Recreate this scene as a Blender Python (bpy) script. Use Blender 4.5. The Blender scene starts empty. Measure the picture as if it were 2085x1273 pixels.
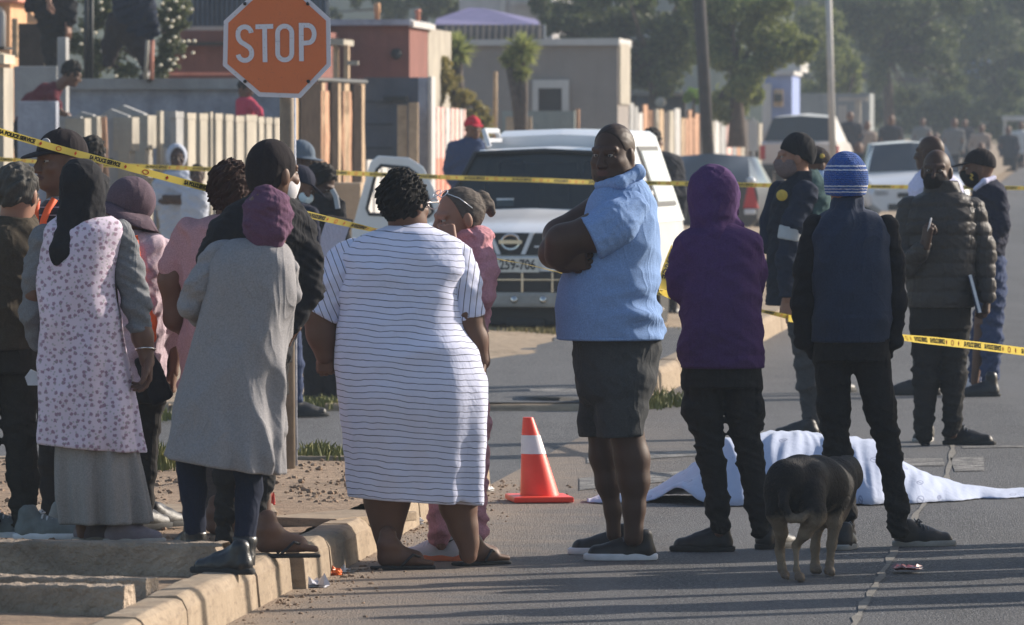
import bpy, bmesh, math, random
import numpy as np
from mathutils import Vector, Matrix
random.seed(7)
R = math.radians
scene = bpy.context.scene
COL = scene.collection
# ------------------------------------------------------------------ camera
F, CX, YH, H = 14430.0, 1042.5, 285.0, 1.78      # focal length in photo pixels, horizon, eye height
cam_d = bpy.data.cameras.new('camera')
cam = bpy.data.objects.new('camera', cam_d)
COL.objects.link(cam)
scene.camera = cam
cam_d.sensor_width = 36.0
cam_d.lens = F / 2085.0 * 36.0
cam_d.clip_start = 1.0
cam_d.clip_end = 2000.0
cam.location = (0, 0, H)
cam.rotation_euler = (R(90) - math.atan((636.5 - YH) / F), 0, 0)
cam_d.dof.use_dof = True
cam_d.dof.focus_distance = 31.0
cam_d.dof.aperture_fstop = 11.0
# ------------------------------------------------------------------ sky, sun, exposure
SUN_EL, SUN_AZ = R(24), R(61)        # azimuth measured from +Y towards +X: behind and to the right
SUN_VEC = Vector((math.sin(SUN_AZ) * math.cos(SUN_EL), math.cos(SUN_AZ) * math.cos(SUN_EL), math.sin(SUN_EL)))
world = bpy.data.worlds.new('World')
scene.world = world
world.use_nodes = True
wn = world.node_tree
for n in list(wn.nodes):
    wn.nodes.remove(n)
sky = wn.nodes.new('ShaderNodeTexSky')
sky.sky_type = 'NISHITA'
sky.sun_disc = False
sky.sun_elevation = SUN_EL
sky.sun_rotation = SUN_AZ
sky.dust_density = 1.5
bgn = wn.nodes.new('ShaderNodeBackground')
bgn.inputs['Strength'].default_value = 0.12
wo = wn.nodes.new('ShaderNodeOutputWorld')
wn.links.new(sky.outputs[0], bgn.inputs[0])
wn.links.new(bgn.outputs[0], wo.inputs[0])
sl = bpy.data.lights.new('sun', 'SUN')
sl.energy = 5.0
sl.angle = R(0.5)
sl.color = (1.0, 0.90, 0.78)
sun = bpy.data.objects.new('sun', sl)
COL.objects.link(sun)
sun.rotation_euler = (-SUN_VEC).to_track_quat('-Z', 'Y').to_euler()
sun.location = (20, 30, 30)
scene.view_settings.view_transform = 'Standard'
scene.view_settings.look = 'None'
scene.view_settings.exposure = 0.6
scene.cycles.use_denoising = True
scene.cycles.max_bounces = 6
scene.cycles.volume_bounces = 1

# ------------------------------------------------------------------ basic helpers
def W(px, py, Y):
    return np.array(((px - CX) * Y / F, Y, H - (py - YH) * Y / F))

def Yg(py, z=0.0):
    return (H - z) * F / (py - YH)

def XL(Y):                      # left kerb of the main road
    return -0.868 + 0.0885 * (Y - 28.04)
ROADANG = math.atan(0.0885)

def thing(name, label, cat, loc=(0, 0, 0), group=None, kind=None, rotz=0):
    o = bpy.data.objects.new(name, None)
    COL.objects.link(o)
    o.empty_display_size = 0.1
    o.location = tuple(float(v) for v in loc)
    o.rotation_euler = (0, 0, rotz)
    tag(o, label, cat, group, kind)
    return o

def tag(o, label=None, cat=None, group=None, kind=None):
    if label: o['label'] = label
    if cat: o['category'] = cat
    if group: o['group'] = group
    if kind: o['kind'] = kind
    return o

class MB:
    """mesh builder: vertices, faces, material indices"""
    def __init__(s):
        s.v = []; s.f = []; s.m = []; s.n = 0; s.uv = None
    def add(s, verts, faces, mi=0):
        verts = np.asarray(verts, float).reshape(-1, 3)
        s.v.append(verts)
        for fc in faces:
            s.f.append([int(i) + s.n for i in fc]); s.m.append(mi)
        s.n += len(verts)
        return s
    def addq(s, verts, quads, mi=0):
        verts = np.asarray(verts, float)
        s.v.append(verts)
        s.f += (np.asarray(quads, int) + s.n).tolist()
        if isinstance(mi, int): s.m += [mi] * len(quads)
        else: s.m += list(mi)
        s.n += len(verts)
        return s
    def box(s, x0, x1, y0, y1, z0, z1, mi=0, rot=0, piv=None):
        v = np.array([(x, y, z) for z in (z0, z1) for y in (y0, y1) for x in (x0, x1)], float)
        if rot:
            c, sn = math.cos(rot), math.sin(rot)
            p = np.array(piv if piv is not None else ((x0 + x1) / 2, (y0 + y1) / 2))
            d = v[:, :2] - p
            v[:, 0] = p[0] + d[:, 0] * c - d[:, 1] * sn
            v[:, 1] = p[1] + d[:, 0] * sn + d[:, 1] * c
        return s.add(v, [(0, 2, 3, 1), (4, 5, 7, 6), (0, 1, 5, 4), (2, 6, 7, 3), (0, 4, 6, 2), (1, 3, 7, 5)], mi)
    def tube(s, pts, r, seg=8, mi=0, caps=True):
        pts = [Vector(p) for p in pts]
        rs = r if hasattr(r, '__len__') else [r] * len(pts)
        V = []; Fc = []
        prev = None
        for i, p in enumerate(pts):
            t = (pts[min(i + 1, len(pts) - 1)] - pts[max(i - 1, 0)]).normalized()
            if prev is None:
                u = t.orthogonal().normalized()
            else:
                u = (prev - t * prev.dot(t))
                u = u.normalized() if u.length > 1e-6 else t.orthogonal().normalized()
            prev = u
            w = t.cross(u)
            for k in range(seg):
                a = 2 * math.pi * k / seg
                V.append(p + (u * math.cos(a) + w * math.sin(a)) * rs[i])
        for i in range(len(pts) - 1):
            for k in range(seg):
                a = i * seg + k; b = i * seg + (k + 1) % seg
                Fc.append((a, b, b + seg, a + seg))
        if caps:
            Fc.append(tuple(range(seg))[::-1])
            Fc.append(tuple(range((len(pts) - 1) * seg, len(pts) * seg)))
        return s.add(V, Fc, mi)
    def lathe(s, prof, c=(0, 0, 0), seg=24, mi=0, axis='z'):
        V = []; Fc = []
        n = len(prof)
        for r, z in prof:
            for k in range(seg):
                a = 2 * math.pi * k / seg
                if axis == 'z': V.append((c[0] + r * math.cos(a), c[1] + r * math.sin(a), c[2] + z))
                elif axis == 'x': V.append((c[0] + z, c[1] + r * math.cos(a), c[2] + r * math.sin(a)))
                else: V.append((c[0] + r * math.sin(a), c[1] + z, c[2] + r * math.cos(a)))
        for i in range(n - 1):
            for k in range(seg):
                a = i * seg + k; b = i * seg + (k + 1) % seg
                Fc.append((a, b, b + seg, a + seg))
        Fc.append(tuple(range(seg))[::-1])
        Fc.append(tuple(range((n - 1) * seg, n * seg)))
        return s.add(V, Fc, mi)
    def prism(s, poly, y0, y1, mi=0):
        """polygon in x,z extruded along y"""
        n = len(poly)
        V = [(x, y0, z) for x, z in poly] + [(x, y1, z) for x, z in poly]
        Fc = [tuple(range(n)), tuple(range(n, 2 * n))[::-1]]
        for i in range(n):
            j = (i + 1) % n
            Fc.append((i, i + n, j + n, j))
        return s.add(V, Fc, mi)
    def build(s, name, mats, parent=None, smooth=False, bevel=0, seg=2, autos=None):
        me = bpy.data.meshes.new(name)
        v = np.concatenate(s.v) if s.v else np.zeros((0, 3))
        nf = len(s.f)
        lens = np.fromiter((len(x) for x in s.f), int, nf)
        me.vertices.add(len(v)); me.vertices.foreach_set('co', v.astype(np.float32).ravel())
        loops = np.fromiter((i for x in s.f for i in x), np.int32, int(lens.sum()))
        me.loops.add(len(loops)); me.loops.foreach_set('vertex_index', loops)
        me.polygons.add(nf)
        st = np.concatenate(([0], np.cumsum(lens)[:-1])).astype(np.int32) if nf else np.zeros(0, np.int32)
        me.polygons.foreach_set('loop_start', st)
        me.polygons.foreach_set('material_index', np.array(s.m, np.int32))
        if not isinstance(mats, (list, tuple)): mats = [mats]
        for m in mats: me.materials.append(m)
        me.update(calc_edges=True); me.validate()
        if bevel:
            bm = bmesh.new(); bm.from_mesh(me)
            bmesh.ops.recalc_face_normals(bm, faces=bm.faces)
            ed = [e for e in bm.edges if len(e.link_faces) == 2 and e.calc_face_angle(0) > R(25)]
            bmesh.ops.bevel(bm, geom=ed, offset=bevel, segments=seg, affect='EDGES', profile=0.6, clamp_overlap=True)
            bm.to_mesh(me); bm.free()
        me.polygons.foreach_set('use_smooth', np.full(len(me.polygons), bool(smooth)))
        if smooth:
            if autos: me.set_sharp_from_angle(angle=R(autos))
        o = bpy.data.objects.new(name, me)
        COL.objects.link(o)
        if parent: o.parent = parent
        return o

# ------------------------------------------------------------------ materials
MATS = {}
class NT:
    def __init__(s, name):
        s.mat = bpy.data.materials.new(name); s.mat.use_nodes = True
        s.t = s.mat.node_tree; s.N = s.t.nodes
        s.b = s.N['Principled BSDF']
        s.tc = s.N.new('ShaderNodeTexCoord')
    def obj(s): return s.tc.outputs['Object']
    def l(s, a, b): s.t.links.new(a, b)
    def map(s, sc=(1, 1, 1), src=None, rot=(0, 0, 0), loc=(0, 0, 0)):
        m = s.N.new('ShaderNodeMapping'); m.inputs['Scale'].default_value = sc; m.inputs['Rotation'].default_value = rot
        m.inputs['Location'].default_value = loc
        s.l(src or s.obj(), m.inputs[0]); return m.outputs[0]
    def noise(s, sc, src=None, det=4, rough=.55, dist=0):
        n = s.N.new('ShaderNodeTexNoise'); n.inputs['Scale'].default_value = sc; n.inputs['Detail'].default_value = det
        n.inputs['Roughness'].default_value = rough; n.inputs['Distortion'].default_value = dist
        s.l(src or s.obj(), n.inputs['Vector']); return n.outputs['Fac']
    def voro(s, sc, src=None, feat='F1', rnd=1.0, out='Distance', dim='3D'):
        n = s.N.new('ShaderNodeTexVoronoi'); n.feature = feat; n.voronoi_dimensions = dim; n.inputs['Scale'].default_value = sc
        n.inputs['Randomness'].default_value = rnd
        s.l(src or s.obj(), n.inputs['Vector']); return n.outputs[out]
    def ramp(s, fac, stops, interp='LINEAR'):
        r = s.N.new('ShaderNodeValToRGB'); r.color_ramp.interpolation = interp
        e = r.color_ramp.elements
        while len(e) < len(stops): e.new(0.5)
        for i, (p, c) in enumerate(stops):
            e[i].position = p
            e[i].color = (c, c, c, 1) if not hasattr(c, '__len__') else (*c, 1)
        s.l(fac, r.inputs[0]); return r.outputs[0]
    def mix(s, fac, a, b, mode='MIX'):
        m = s.N.new('ShaderNodeMix'); m.data_type = 'RGBA'; m.blend_type = mode
        for k, v in ((0, fac), (6, a), (7, b)):
            if hasattr(v, 'links') or hasattr(v, 'is_linked'): s.l(v, m.inputs[k])
            elif hasattr(v, '__len__'): m.inputs[k].default_value = (*v, 1)
            else: m.inputs[k].default_value = v
        return m.outputs[2]
    def math(s, op, a, b=0.0, c=0.0):
        m = s.N.new('ShaderNodeMath'); m.operation = op
        for k, v in enumerate((a, b, c)):
            if hasattr(v, 'is_linked'): s.l(v, m.inputs[k])
            else: m.inputs[k].default_value = v
        return m.outputs[0]
    def sep(s, src=None):
        m = s.N.new('ShaderNodeSeparateXYZ'); s.l(src or s.obj(), m.inputs[0]); return m.outputs
    def dot(s, vec, src=None):
        m = s.N.new('ShaderNodeVectorMath'); m.operation = 'DOT_PRODUCT'; m.inputs[1].default_value = vec
        s.l(src or s.obj(), m.inputs[0]); return m.outputs['Value']
    def bump(s, h, strength=.3, dist=.01, prev=None):
        b = s.N.new('ShaderNodeBump'); b.inputs['Strength'].default_value = strength; b.inputs['Distance'].default_value = dist
        s.l(h, b.inputs['Height'])
        if prev: s.l(prev, b.inputs['Normal'])
        s.l(b.outputs[0], s.b.inputs['Normal']); return b.outputs[0]
    def base(s, c):
        if hasattr(c, 'is_linked'): s.l(c, s.b.inputs['Base Color'])
        else: s.b.inputs['Base Color'].default_value = (*c, 1)
    def set(s, rough=.8, metal=0, spec=.5, sheen=0):
        s.b.inputs['Roughness'].default_value = rough; s.b.inputs['Metallic'].default_value = metal
        s.b.inputs['Specular IOR Level'].default_value = spec
        if sheen:
            s.b.inputs['Sheen Weight'].default_value = sheen; s.b.inputs['Sheen Roughness'].default_value = .5

def vary(c, k): return tuple(min(1, max(0, x * k)) for x in c)

def M(name, col, rough=.75, var=.2, vs=6, bump=.15, bs=80, bd=.004, metal=0, spec=.4, sheen=0, col2=None):
    """generic surface: colour drifting by noise, fine bump"""
    if name in MATS: return MATS[name]
    t = NT(name)
    t.base(t.mix(t.ramp(t.noise(vs, det=6, rough=.65), [(.3, 0), (.7, 1)]), vary(col, 1 - var), col2 or vary(col, 1 + var)))
    t.set(rough, metal, spec, sheen)
    if bump: t.bump(t.noise(bs, det=3), bump, bd)
    MATS[name] = t.mat
    return t.mat

def cloth(name, col, var=.12, weave=170, wr=9, rough=.92, sheen=0, bump=.5, bd=.014):
    """fabric: soft wrinkles plus a fine weave"""
    if name in MATS: return MATS[name]
    t = NT(name)
    c = t.mix(t.noise(7, det=5), vary(col, 1 - var), vary(col, 1 + var))
    c = t.mix(t.ramp(t.noise(weave, det=3, rough=.7), [(.36, 0), (.64, 1)]), vary(col, .84), t.mix(.55, c, vary(col, 1.26)))
    t.base(c)
    t.set(rough, 0, .12, sheen)
    n1 = t.bump(t.noise(wr, det=3, rough=.5, dist=.6), bump, bd)
    cr = t.math('POWER', t.math('SUBTRACT', 1.0, t.math('MULTIPLY', t.math('ABSOLUTE', t.math('SUBTRACT', t.noise(4.0, t.map((1.7, 1.7, .62)), det=2, dist=1.0), .5)), 5)), 3.0)
    n1 = t.bump(cr, .30, .012, n1)
    t.bump(t.noise(weave, det=1), .25, .002, n1)
    MATS[name] = t.mat
    return t.mat
def skin(name, col):
    if name in MATS: return MATS[name]
    t = NT(name)
    c = t.mix(t.noise(14, det=5), vary(col, .8), vary(col, 1.2))
    t.base(c); t.set(.56, 0, .28)
    t.bump(t.noise(160, det=3), .12, .002)
    t.b.inputs['Subsurface Weight'].default_value = 0.0
    MATS[name] = t.mat
    return t.mat
def hairm(name, col, sc=(90, 90, 30)):
    if name in MATS: return MATS[name]
    t = NT(name)
    n = t.noise(1, t.map(sc), det=4)
    t.base(t.mix(n, vary(col, .5), vary(col, 1.6))); t.set(.75, 0, .14)
    t.bump(n, .7, .006)
    MATS[name] = t.mat
    return t.mat

# ------------------------------------------------------------------ signed-distance modelling of bodies and clothes
def smin(a, b, k):
    if k <= 0: return np.minimum(a, b)
    h = np.maximum(k - np.abs(a - b), 0) / k
    return np.minimum(a, b) - h * h * k * .25

def _edges():
    c = [(x, y, z) for x in (0, 1) for y in (0, 1) for z in (0, 1)]
    return [(a, b) for a in c for b in c if sum(abs(i - j) for i, j in zip(a, b)) == 1 and a < b]
EDG = _edges()

def surface_nets(f, org, h):
    s = f < 0
    nx, ny, nz = f.shape
    cs = np.zeros((nx - 1, ny - 1, nz - 1), np.int8)
    for a in (0, 1):
        for b in (0, 1):
            for c in (0, 1):
                cs += s[a:nx - 1 + a, b:ny - 1 + b, c:nz - 1 + c]
    act = np.argwhere((cs > 0) & (cs < 8))
    if len(act) == 0: return np.zeros((0, 3)), np.zeros((0, 4), int)
    idx = np.full(cs.shape, -1, np.int32)
    idx[act[:, 0], act[:, 1], act[:, 2]] = np.arange(len(act))
    pos = np.zeros((len(act), 3)); cnt = np.zeros(len(act))
    for a, b in EDG:
        fa = f[act[:, 0] + a[0], act[:, 1] + a[1], act[:, 2] + a[2]]
        fb = f[act[:, 0] + b[0], act[:, 1] + b[1], act[:, 2] + b[2]]
        m = (fa < 0) != (fb < 0)
        t = np.where(m, fa / np.where(m, fa - fb, 1), 0)
        for ax in range(3):
            pos[:, ax] += np.where(m, a[ax] + t * (b[ax] - a[ax]), 0)
        cnt += m
    pos = (pos / cnt[:, None] + act) * h + org
    Q = []
    for ax in range(3):
        o1, o2 = [(1, 2), (2, 0), (0, 1)][ax]
        sl0 = [slice(None)] * 3; sl1 = [slice(None)] * 3
        sl0[ax] = slice(0, -1); sl1[ax] = slice(1, None)
        A = s[tuple(sl0)]; B = s[tuple(sl1)]
        e = np.argwhere(A != B)
        ok = (e[:, o1] > 0) & (e[:, o2] > 0) & (e[:, o1] < f.shape[o1] - 1) & (e[:, o2] < f.shape[o2] - 1)
        e = e[ok]
        def g(d1, d2):
            q = e.copy(); q[:, o1] += d1; q[:, o2] += d2
            return idx[q[:, 0], q[:, 1], q[:, 2]]
        q = np.stack([g(-1, -1), g(0, -1), g(0, 0), g(-1, 0)], 1)
        fl = ~A[e[:, 0], e[:, 1], e[:, 2]]
        q[fl] = q[fl][:, ::-1]
        Q.append(q)
    return pos, np.concatenate(Q)

def pch(x, xs, ys):
    """smooth monotone-ish interpolation"""
    xs = np.asarray(xs, float); ys = np.asarray(ys, float)
    if len(xs) < 3: return np.interp(x, xs, ys)
    d = np.diff(ys) / np.diff(xs)
    m = np.zeros(len(xs)); m[0] = d[0]; m[-1] = d[-1]
    for i in range(1, len(xs) - 1):
        m[i] = 0 if d[i - 1] * d[i] <= 0 else 2 * d[i - 1] * d[i] / (d[i - 1] + d[i])
    x = np.clip(x, xs[0], xs[-1])
    i = np.clip(np.searchsorted(xs, x) - 1, 0, len(xs) - 2)
    hh = xs[i + 1] - xs[i]; t = (x - xs[i]) / hh
    return ((2 * t**3 - 3 * t**2 + 1) * ys[i] + (t**3 - 2 * t**2 + t) * hh * m[i] + (-2 * t**3 + 3 * t**2) * ys[i + 1] + (t**3 - t**2) * hh * m[i + 1])

class Sdf:
    def __init__(s, vox=.009, k=.03):
        s.vox = vox; s.k = k; s.p = []; s.disp = []
    def cap(s, a, b, ra, rb, fl=1.0, k=None, op='u'):
        a = np.asarray(a, float); b = np.asarray(b, float)
        lo = np.minimum(a, b) - max(ra, rb) * max(1, fl); hi = np.maximum(a, b) + max(ra, rb) * max(1, fl)
        sc = np.array((1, 1 / fl, 1))
        def fn(P):
            ba = (b - a) * sc; den = max(ba @ ba, 1e-12)
            q = (P - a) * sc
            t = np.clip((q @ ba) / den, 0, 1)
            return np.sqrt(((q - t[..., None] * ba) ** 2).sum(-1)) - (ra + t * (rb - ra))
        s.p.append((fn, lo, hi, s.k if k is None else k, op)); return s
    def chain(s, pts, fl=1.0, k=None, op='u'):
        for (a, ra), (b, rb) in zip(pts[:-1], pts[1:]): s.cap(a, b, ra, rb, fl, k, op)
        return s
    def ell(s, c, r, M3=None, k=None, op='u'):
        c = np.asarray(c, float); r = np.asarray(r, float)
        rm = r.max()
        M3 = np.eye(3) if M3 is None else np.asarray(M3, float)   # columns: local axes
        def fn(P):
            q = (P - c) @ M3
            k0 = np.sqrt(((q / r) ** 2).sum(-1)); k1 = np.sqrt(((q / (r * r)) ** 2).sum(-1))
            return k0 * (k0 - 1) / np.maximum(k1, 1e-6)
        s.p.append((fn, c - rm, c + rm, s.k if k is None else k, op)); return s
    def bx(s, c, r, M3=None, rd=.01, k=None, op='u'):
        c = np.asarray(c, float); r = np.asarray(r, float); rm = np.sqrt((r * r).sum())
        M3 = np.eye(3) if M3 is None else np.asarray(M3, float)
        def fn(P):
            q = np.abs((P - c) @ M3) - (r - rd)
            return np.sqrt((np.maximum(q, 0) ** 2).sum(-1)) + np.minimum(q.max(-1), 0) - rd
        s.p.append((fn, c - rm, c + rm, s.k if k is None else k, op)); return s
    def prof(s, rows, n=2.3, k=None, op='u'):
        """rows (z, x_left, x_right, y_centre, half_depth)"""
        rows = sorted(rows); Rr = np.array(rows, float)
        z0, z1 = Rr[0, 0], Rr[-1, 0]
        lo = np.array((Rr[:, 1].min(), (Rr[:, 3] - Rr[:, 4]).min(), z0)); hi = np.array((Rr[:, 2].max(), (Rr[:, 3] + Rr[:, 4]).max(), z1))
        def fn(P):
            z = P[..., 2]; zz = z[0, 0, :] if z.ndim == 3 else z
            c = [pch(zz, Rr[:, 0], Rr[:, i]) for i in range(1, 5)]
            xc = (c[0] + c[1]) / 2; hw = np.maximum((c[1] - c[0]) / 2, .004); hd = np.maximum(c[3], .004)
            rho = (np.abs((P[..., 0] - xc) / hw) ** n + np.abs((P[..., 1] - c[2]) / hd) ** n) ** (1 / n)
            d = (rho - 1) * np.minimum(hw, hd)
            return np.maximum(d, np.maximum(z0 - z, z - z1))
        s.p.append((fn, lo, hi, s.k if k is None else k, op)); return s
    def half(s, pt, nrm, k=.004):
        """cut away everything on the side nrm points to"""
        pt = np.asarray(pt, float); nrm = np.asarray(nrm, float); nrm = nrm / np.linalg.norm(nrm)
        s.p.append((lambda P: -((P - pt) @ nrm), None, None, k, 's')); return s
    def mesh(s):
        v = s.vox
        L = [p for p in s.p if p[1] is not None and p[4] == 'u']
        lo = np.min([p[1] for p in L], 0) - 3 * v - .012; hi = np.max([p[2] for p in L], 0) + 3 * v + .012
        n = np.ceil((hi - lo) / v).astype(int) + 1
        ax = [lo[i] + np.arange(n[i]) * v for i in range(3)]
        f = np.full(n, 1.0)
        for fn, l, h, k, op in s.p:
            if l is None: continue
            if l is None: sl = (slice(0, n[0]), slice(0, n[1]), slice(0, n[2]))
            else:
                mg = max(k, 0) + 3 * v + .012
                i0 = np.clip(np.floor((l - mg - lo) / v).astype(int), 0, n - 1); i1 = np.clip(np.ceil((h + mg - lo) / v).astype(int) + 1, 1, n)
                sl = tuple(slice(i0[i], i1[i]) for i in range(3))
            P = np.stack(np.meshgrid(ax[0][sl[0]], ax[1][sl[1]], ax[2][sl[2]], indexing='ij'), -1)
            if P.size == 0: continue
            d = fn(P)
            f[sl] = smin(f[sl], d, k) if op == 'u' else -smin(-f[sl], d, k)
        if s.disp:
            near = np.abs(f) < .05
            ii = np.nonzero(near)
            P = np.stack([ax[i][ii[i]] for i in range(3)], -1)
            dd = sum(fn(P) for fn in s.disp)
            f[ii] += dd
        P = None
        for fn, l, h, k, op in s.p:
            if l is not None: continue
            if P is None: P = np.stack(np.meshgrid(*ax, indexing='ij'), -1)
            f = -smin(-f, fn(P), k)
        return surface_nets(f, lo, v)

def fold(amp, fr, seed, ridge=True, warp=1.2, mask=None):
    rg = np.random.RandomState(seed)
    K = [(np.array(fr) * (0.6 + 0.9 * rg.rand(3)) * np.sign(rg.randn(3)), rg.rand() * 6.28, np.array(fr) * (.2 + .35 * rg.rand(3)), rg.rand() * 6.28) for _ in range(4)]
    def fn(P):
        o = 0
        for k1, p1, k2, p2 in K:
            w = np.sin(P @ k1 + p1 + warp * np.sin(P @ k2 + p2))
            o = o + ((np.abs(w) - .6) if ridge else w)
        o = o * amp / 4 * 2.4
        if mask is not None: o = o * mask(P)
        return o
    return fn

def rise(Y):
    """the street climbs gently beyond the parked pickup"""
    d = max(0.0, Y - 72); return .0085 * d * d / (d + 12) if Y < 300 else .0085 * 228 * 228 / 240
# ------------------------------------------------------------------ figures
def frame(yaw, pitch=0, roll=0):
    """columns right, forward, up; yaw 0 looks away from the camera, 90 to the right, 180 at the camera"""
    y, p, r = R(yaw), R(pitch), R(roll)
    f = np.array((math.sin(y), math.cos(y), 0.)); rt = np.array((math.cos(y), -math.sin(y), 0.)); up = np.array((0, 0, 1.))
    f, up = f * math.cos(p) - up * math.sin(p), up * math.cos(p) + f * math.sin(p)
    rt, up = rt * math.cos(r) + up * math.sin(r), up * math.cos(r) - rt * math.sin(r)
    return np.stack([rt, f, up], 1)

SK_DARK = skin('skin_dark', (.062, .034, .024))
SK_BROWN = skin('skin_brown', (.13, .068, .045))
SK_TAN = skin('skin_tan', (.27, .14, .095))
EYE_W = M('eye_white', (.30, .26, .23), .3, .05, bump=0)
EYE_D = M('eye_dark', (.01, .008, .007), .15, .05, bump=0)
LIP = skin('lip', (.085, .04, .036))
HAIR_B = hairm('hair_black', (.012, .011, .011))
HAIR_G = hairm('hair_greying', (.06, .057, .052))
HAIR_R = hairm('hair_reddish', (.03, .014, .011))
PEOPLE = 'people standing about behind and inside the police tape'

class Fig:
    def __init__(s, label, x0, yf, gz=0.0, Y=None, group=PEOPLE, skin=SK_BROWN, name='person', cat='person'):
        s.Y = Y if Y else Yg(yf, gz)
        s.gz = gz; s.s = F / s.Y; s.skin = skin
        s.loc = np.array(((x0 - CX) * s.Y / F, s.Y, gz))
        s.root = thing(name, label, cat, s.loc, group)
        s.bm = MB(); s.mats = [skin, EYE_W, EYE_D, LIP]
        s.core = Sdf(.0095, .035)
    def V(s, px, py, dy=0.0): return W(px, py, s.Y + dy) - s.loc
    def G(s, px, py):
        return W(px, py, Yg(py, s.gz)) - s.loc
    def seg(s, pts): return [(s.V(p[0], p[1], p[2]), p[3] / s.s) for p in pts]
    def rows(s, rs):
        o = []
        for py, xl, xr, yc, hd in rs:
            a = s.V(xl, py, yc); b = s.V(xr, py, yc)
            o.append((a[2], a[0], b[0], yc, hd))
        return o
    def limb(s, pts, fl=1.0, k=.74): s.core.chain([(p, r * k) for p, r in s.seg(pts)], fl); return s
    def torso(s, rs): s.core.prof(s.rows(rs)); return s
    # -------- head
    def head(s, px, py, dy=0, yaw=0, pitch=0, roll=0, sc=1.0, neck=None, nr=.058, fat=0.0, face=True, vox=.0042, jaw=1.0):
        """px,py: point midway between the ears; neck: (px,py,dy) of the neck base"""
        c = s.V(px, py, dy); M3 = frame(yaw, pitch, roll); s.hc, s.hM, s.hs = c, M3, sc
        L = lambda x, y, z: c + M3 @ (np.array((x, y, z)) * sc)
        S = Sdf(vox, .02)
        e = lambda p, r, k=.02, op='u': S.ell(L(*p), np.array(r) * sc, M3, k, op)
        e((0, -.012, .03), (.075, .096, .092)); e((0, .03, -.035), (.062 + fat, .068, .083))
        e((0, .066, -.088), (.032 * jaw + fat, .03, .026), .03)
        if fat: e((0, .03, -.075), (.06 + fat, .06, .045), .03)
        for x in (-1, 1):
            e((x * .079, -.006, -.006), (.011, .02, .032), .012)
            if face:
                e((x * .032, .098, .008), (.019, .014, .012), .014, 's')
                S.cap(L(x * .012, .090, .03), L(x * .05, .072, .03), .010 * sc, .008 * sc, 1, .02)
                S.cap(L(x * .018, .091, .017), L(x * .046, .083, .015), .0036 * sc, .0034 * sc, 1, .008); S.cap(L(x * .02, .089, -.002), L(x * .045, .081, 0), .0045 * sc, .0045 * sc, 1, .006)
                e((x * .045, .066, -.022), (.02, .022, .018), .02)
                e((x * .013, .103, -.034), (.011, .012, .009), .01)
        if face:
            S.cap(L(0, .094, .014), L(0, .116, -.028), .009 * sc, .014 * sc, 1, .012)
            e((0, .094, -.056), (.026, .012, .007), .006); e((0, .092, -.068), (.022, .012, .008), .006)
        nb = s.V(*neck) if neck else L(0, -.03, -.2)
        S.cap(L(0, -.015, -.05), nb, nr * sc, (nr + .008) * sc, 1, .03)
        v, q = S.mesh()
        loc = (v - c) @ M3 / sc
        ctr = loc[q].mean(1)
        mi = np.zeros(len(q), int)
        if face:
            mi[((ctr[:, 0] / .027) ** 2 + ((ctr[:, 2] + .062) / .013) ** 2 < 1) & (ctr[:, 1] > .088)] = 3
        s.bm.addq(v, q, mi)
        if face:
            for x in (-1, 1):
                for rr, cc, m in ((.0115, (x * .032, .0795, .007), 1), (.0062, (x * .032, .0858, .007), 2)):
                    E = MB(); E.lathe([(rr * sc * math.sin(a), -rr * sc * math.cos(a)) for a in np.linspace(.15, math.pi - .15, 7)], L(*cc), 10, m)
                    s.bm.add(np.concatenate(E.v), E.f, m)
        return L
    def HL(s, x, y, z): return s.hc + s.hM @ (np.array((x, y, z)) * s.hs)
    # -------- hand: five fingers, each bent on its own
    def hand(s, w, d, n, side=1, curl=35, L=.18, spread=.12, thumb=40):
        """w wrist point (local), d direction to the knuckles, n direction the palm faces; side +1: thumb along d x n"""
        w = np.asarray(w, float); d = np.asarray(d, float); d = d / np.linalg.norm(d)
        n = np.asarray(n, float); n = n - d * (n @ d); n = n / np.linalg.norm(n)
        u = np.cross(d, n) * side
        k = L / .18
        S = Sdf(.004, .012)
        for x in (-.028, -.01, .01, .028):
            S.cap(w + u * x * .6 * k - d * .02, w + d * .085 * k + u * x * k, .0155 * k, .0135 * k, 1, .014)
        for i, (x, ln) in enumerate(((.031, .070), (.011, .079), (-.010, .074), (-.029, .058))):
            p = w + d * .085 * k + u * x * k
            a = R(curl * (.55 + .13 * i)); tt = 0
            for j, fr in enumerate((.45, .32, .23)):
                tt += a * (1.0, 1.1, .8)[j]
                dd = (d * math.cos(tt) + n * math.sin(tt)) + u * (x * spread * 10)
                dd = dd / np.linalg.norm(dd)
                q = p + dd * ln * fr * k
                S.cap(p, q, (.0096, .0088, .0080)[j] * k, (.0089, .0081, .0070)[j] * k, 1, .004)
                p = q
        ta = R(thumb)
        p0 = w + d * .02 * k + u * .022 * k + n * .004
        d1 = d * math.cos(ta) + u * math.sin(ta) * .8 + n * math.sin(ta) * .5; d1 = d1 / np.linalg.norm(d1)
        p1 = p0 + d1 * .045 * k
        d2 = d1 * .75 + d * .5 + n * .25; d2 = d2 / np.linalg.norm(d2)
        p2 = p1 + d2 * .032 * k; p3 = p2 + (d2 + n * .3) / np.linalg.norm(d2 + n * .3) * .026 * k
        S.cap(p0, p1, .0155 * k, .0118 * k, 1, .014); S.cap(p1, p2, .0108 * k, .0098 * k, 1, .006); S.cap(p2, p3, .0098 * k, .008 * k, 1, .004)
        v, q = S.mesh(); s.bm.addq(v, q, 0)
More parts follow.
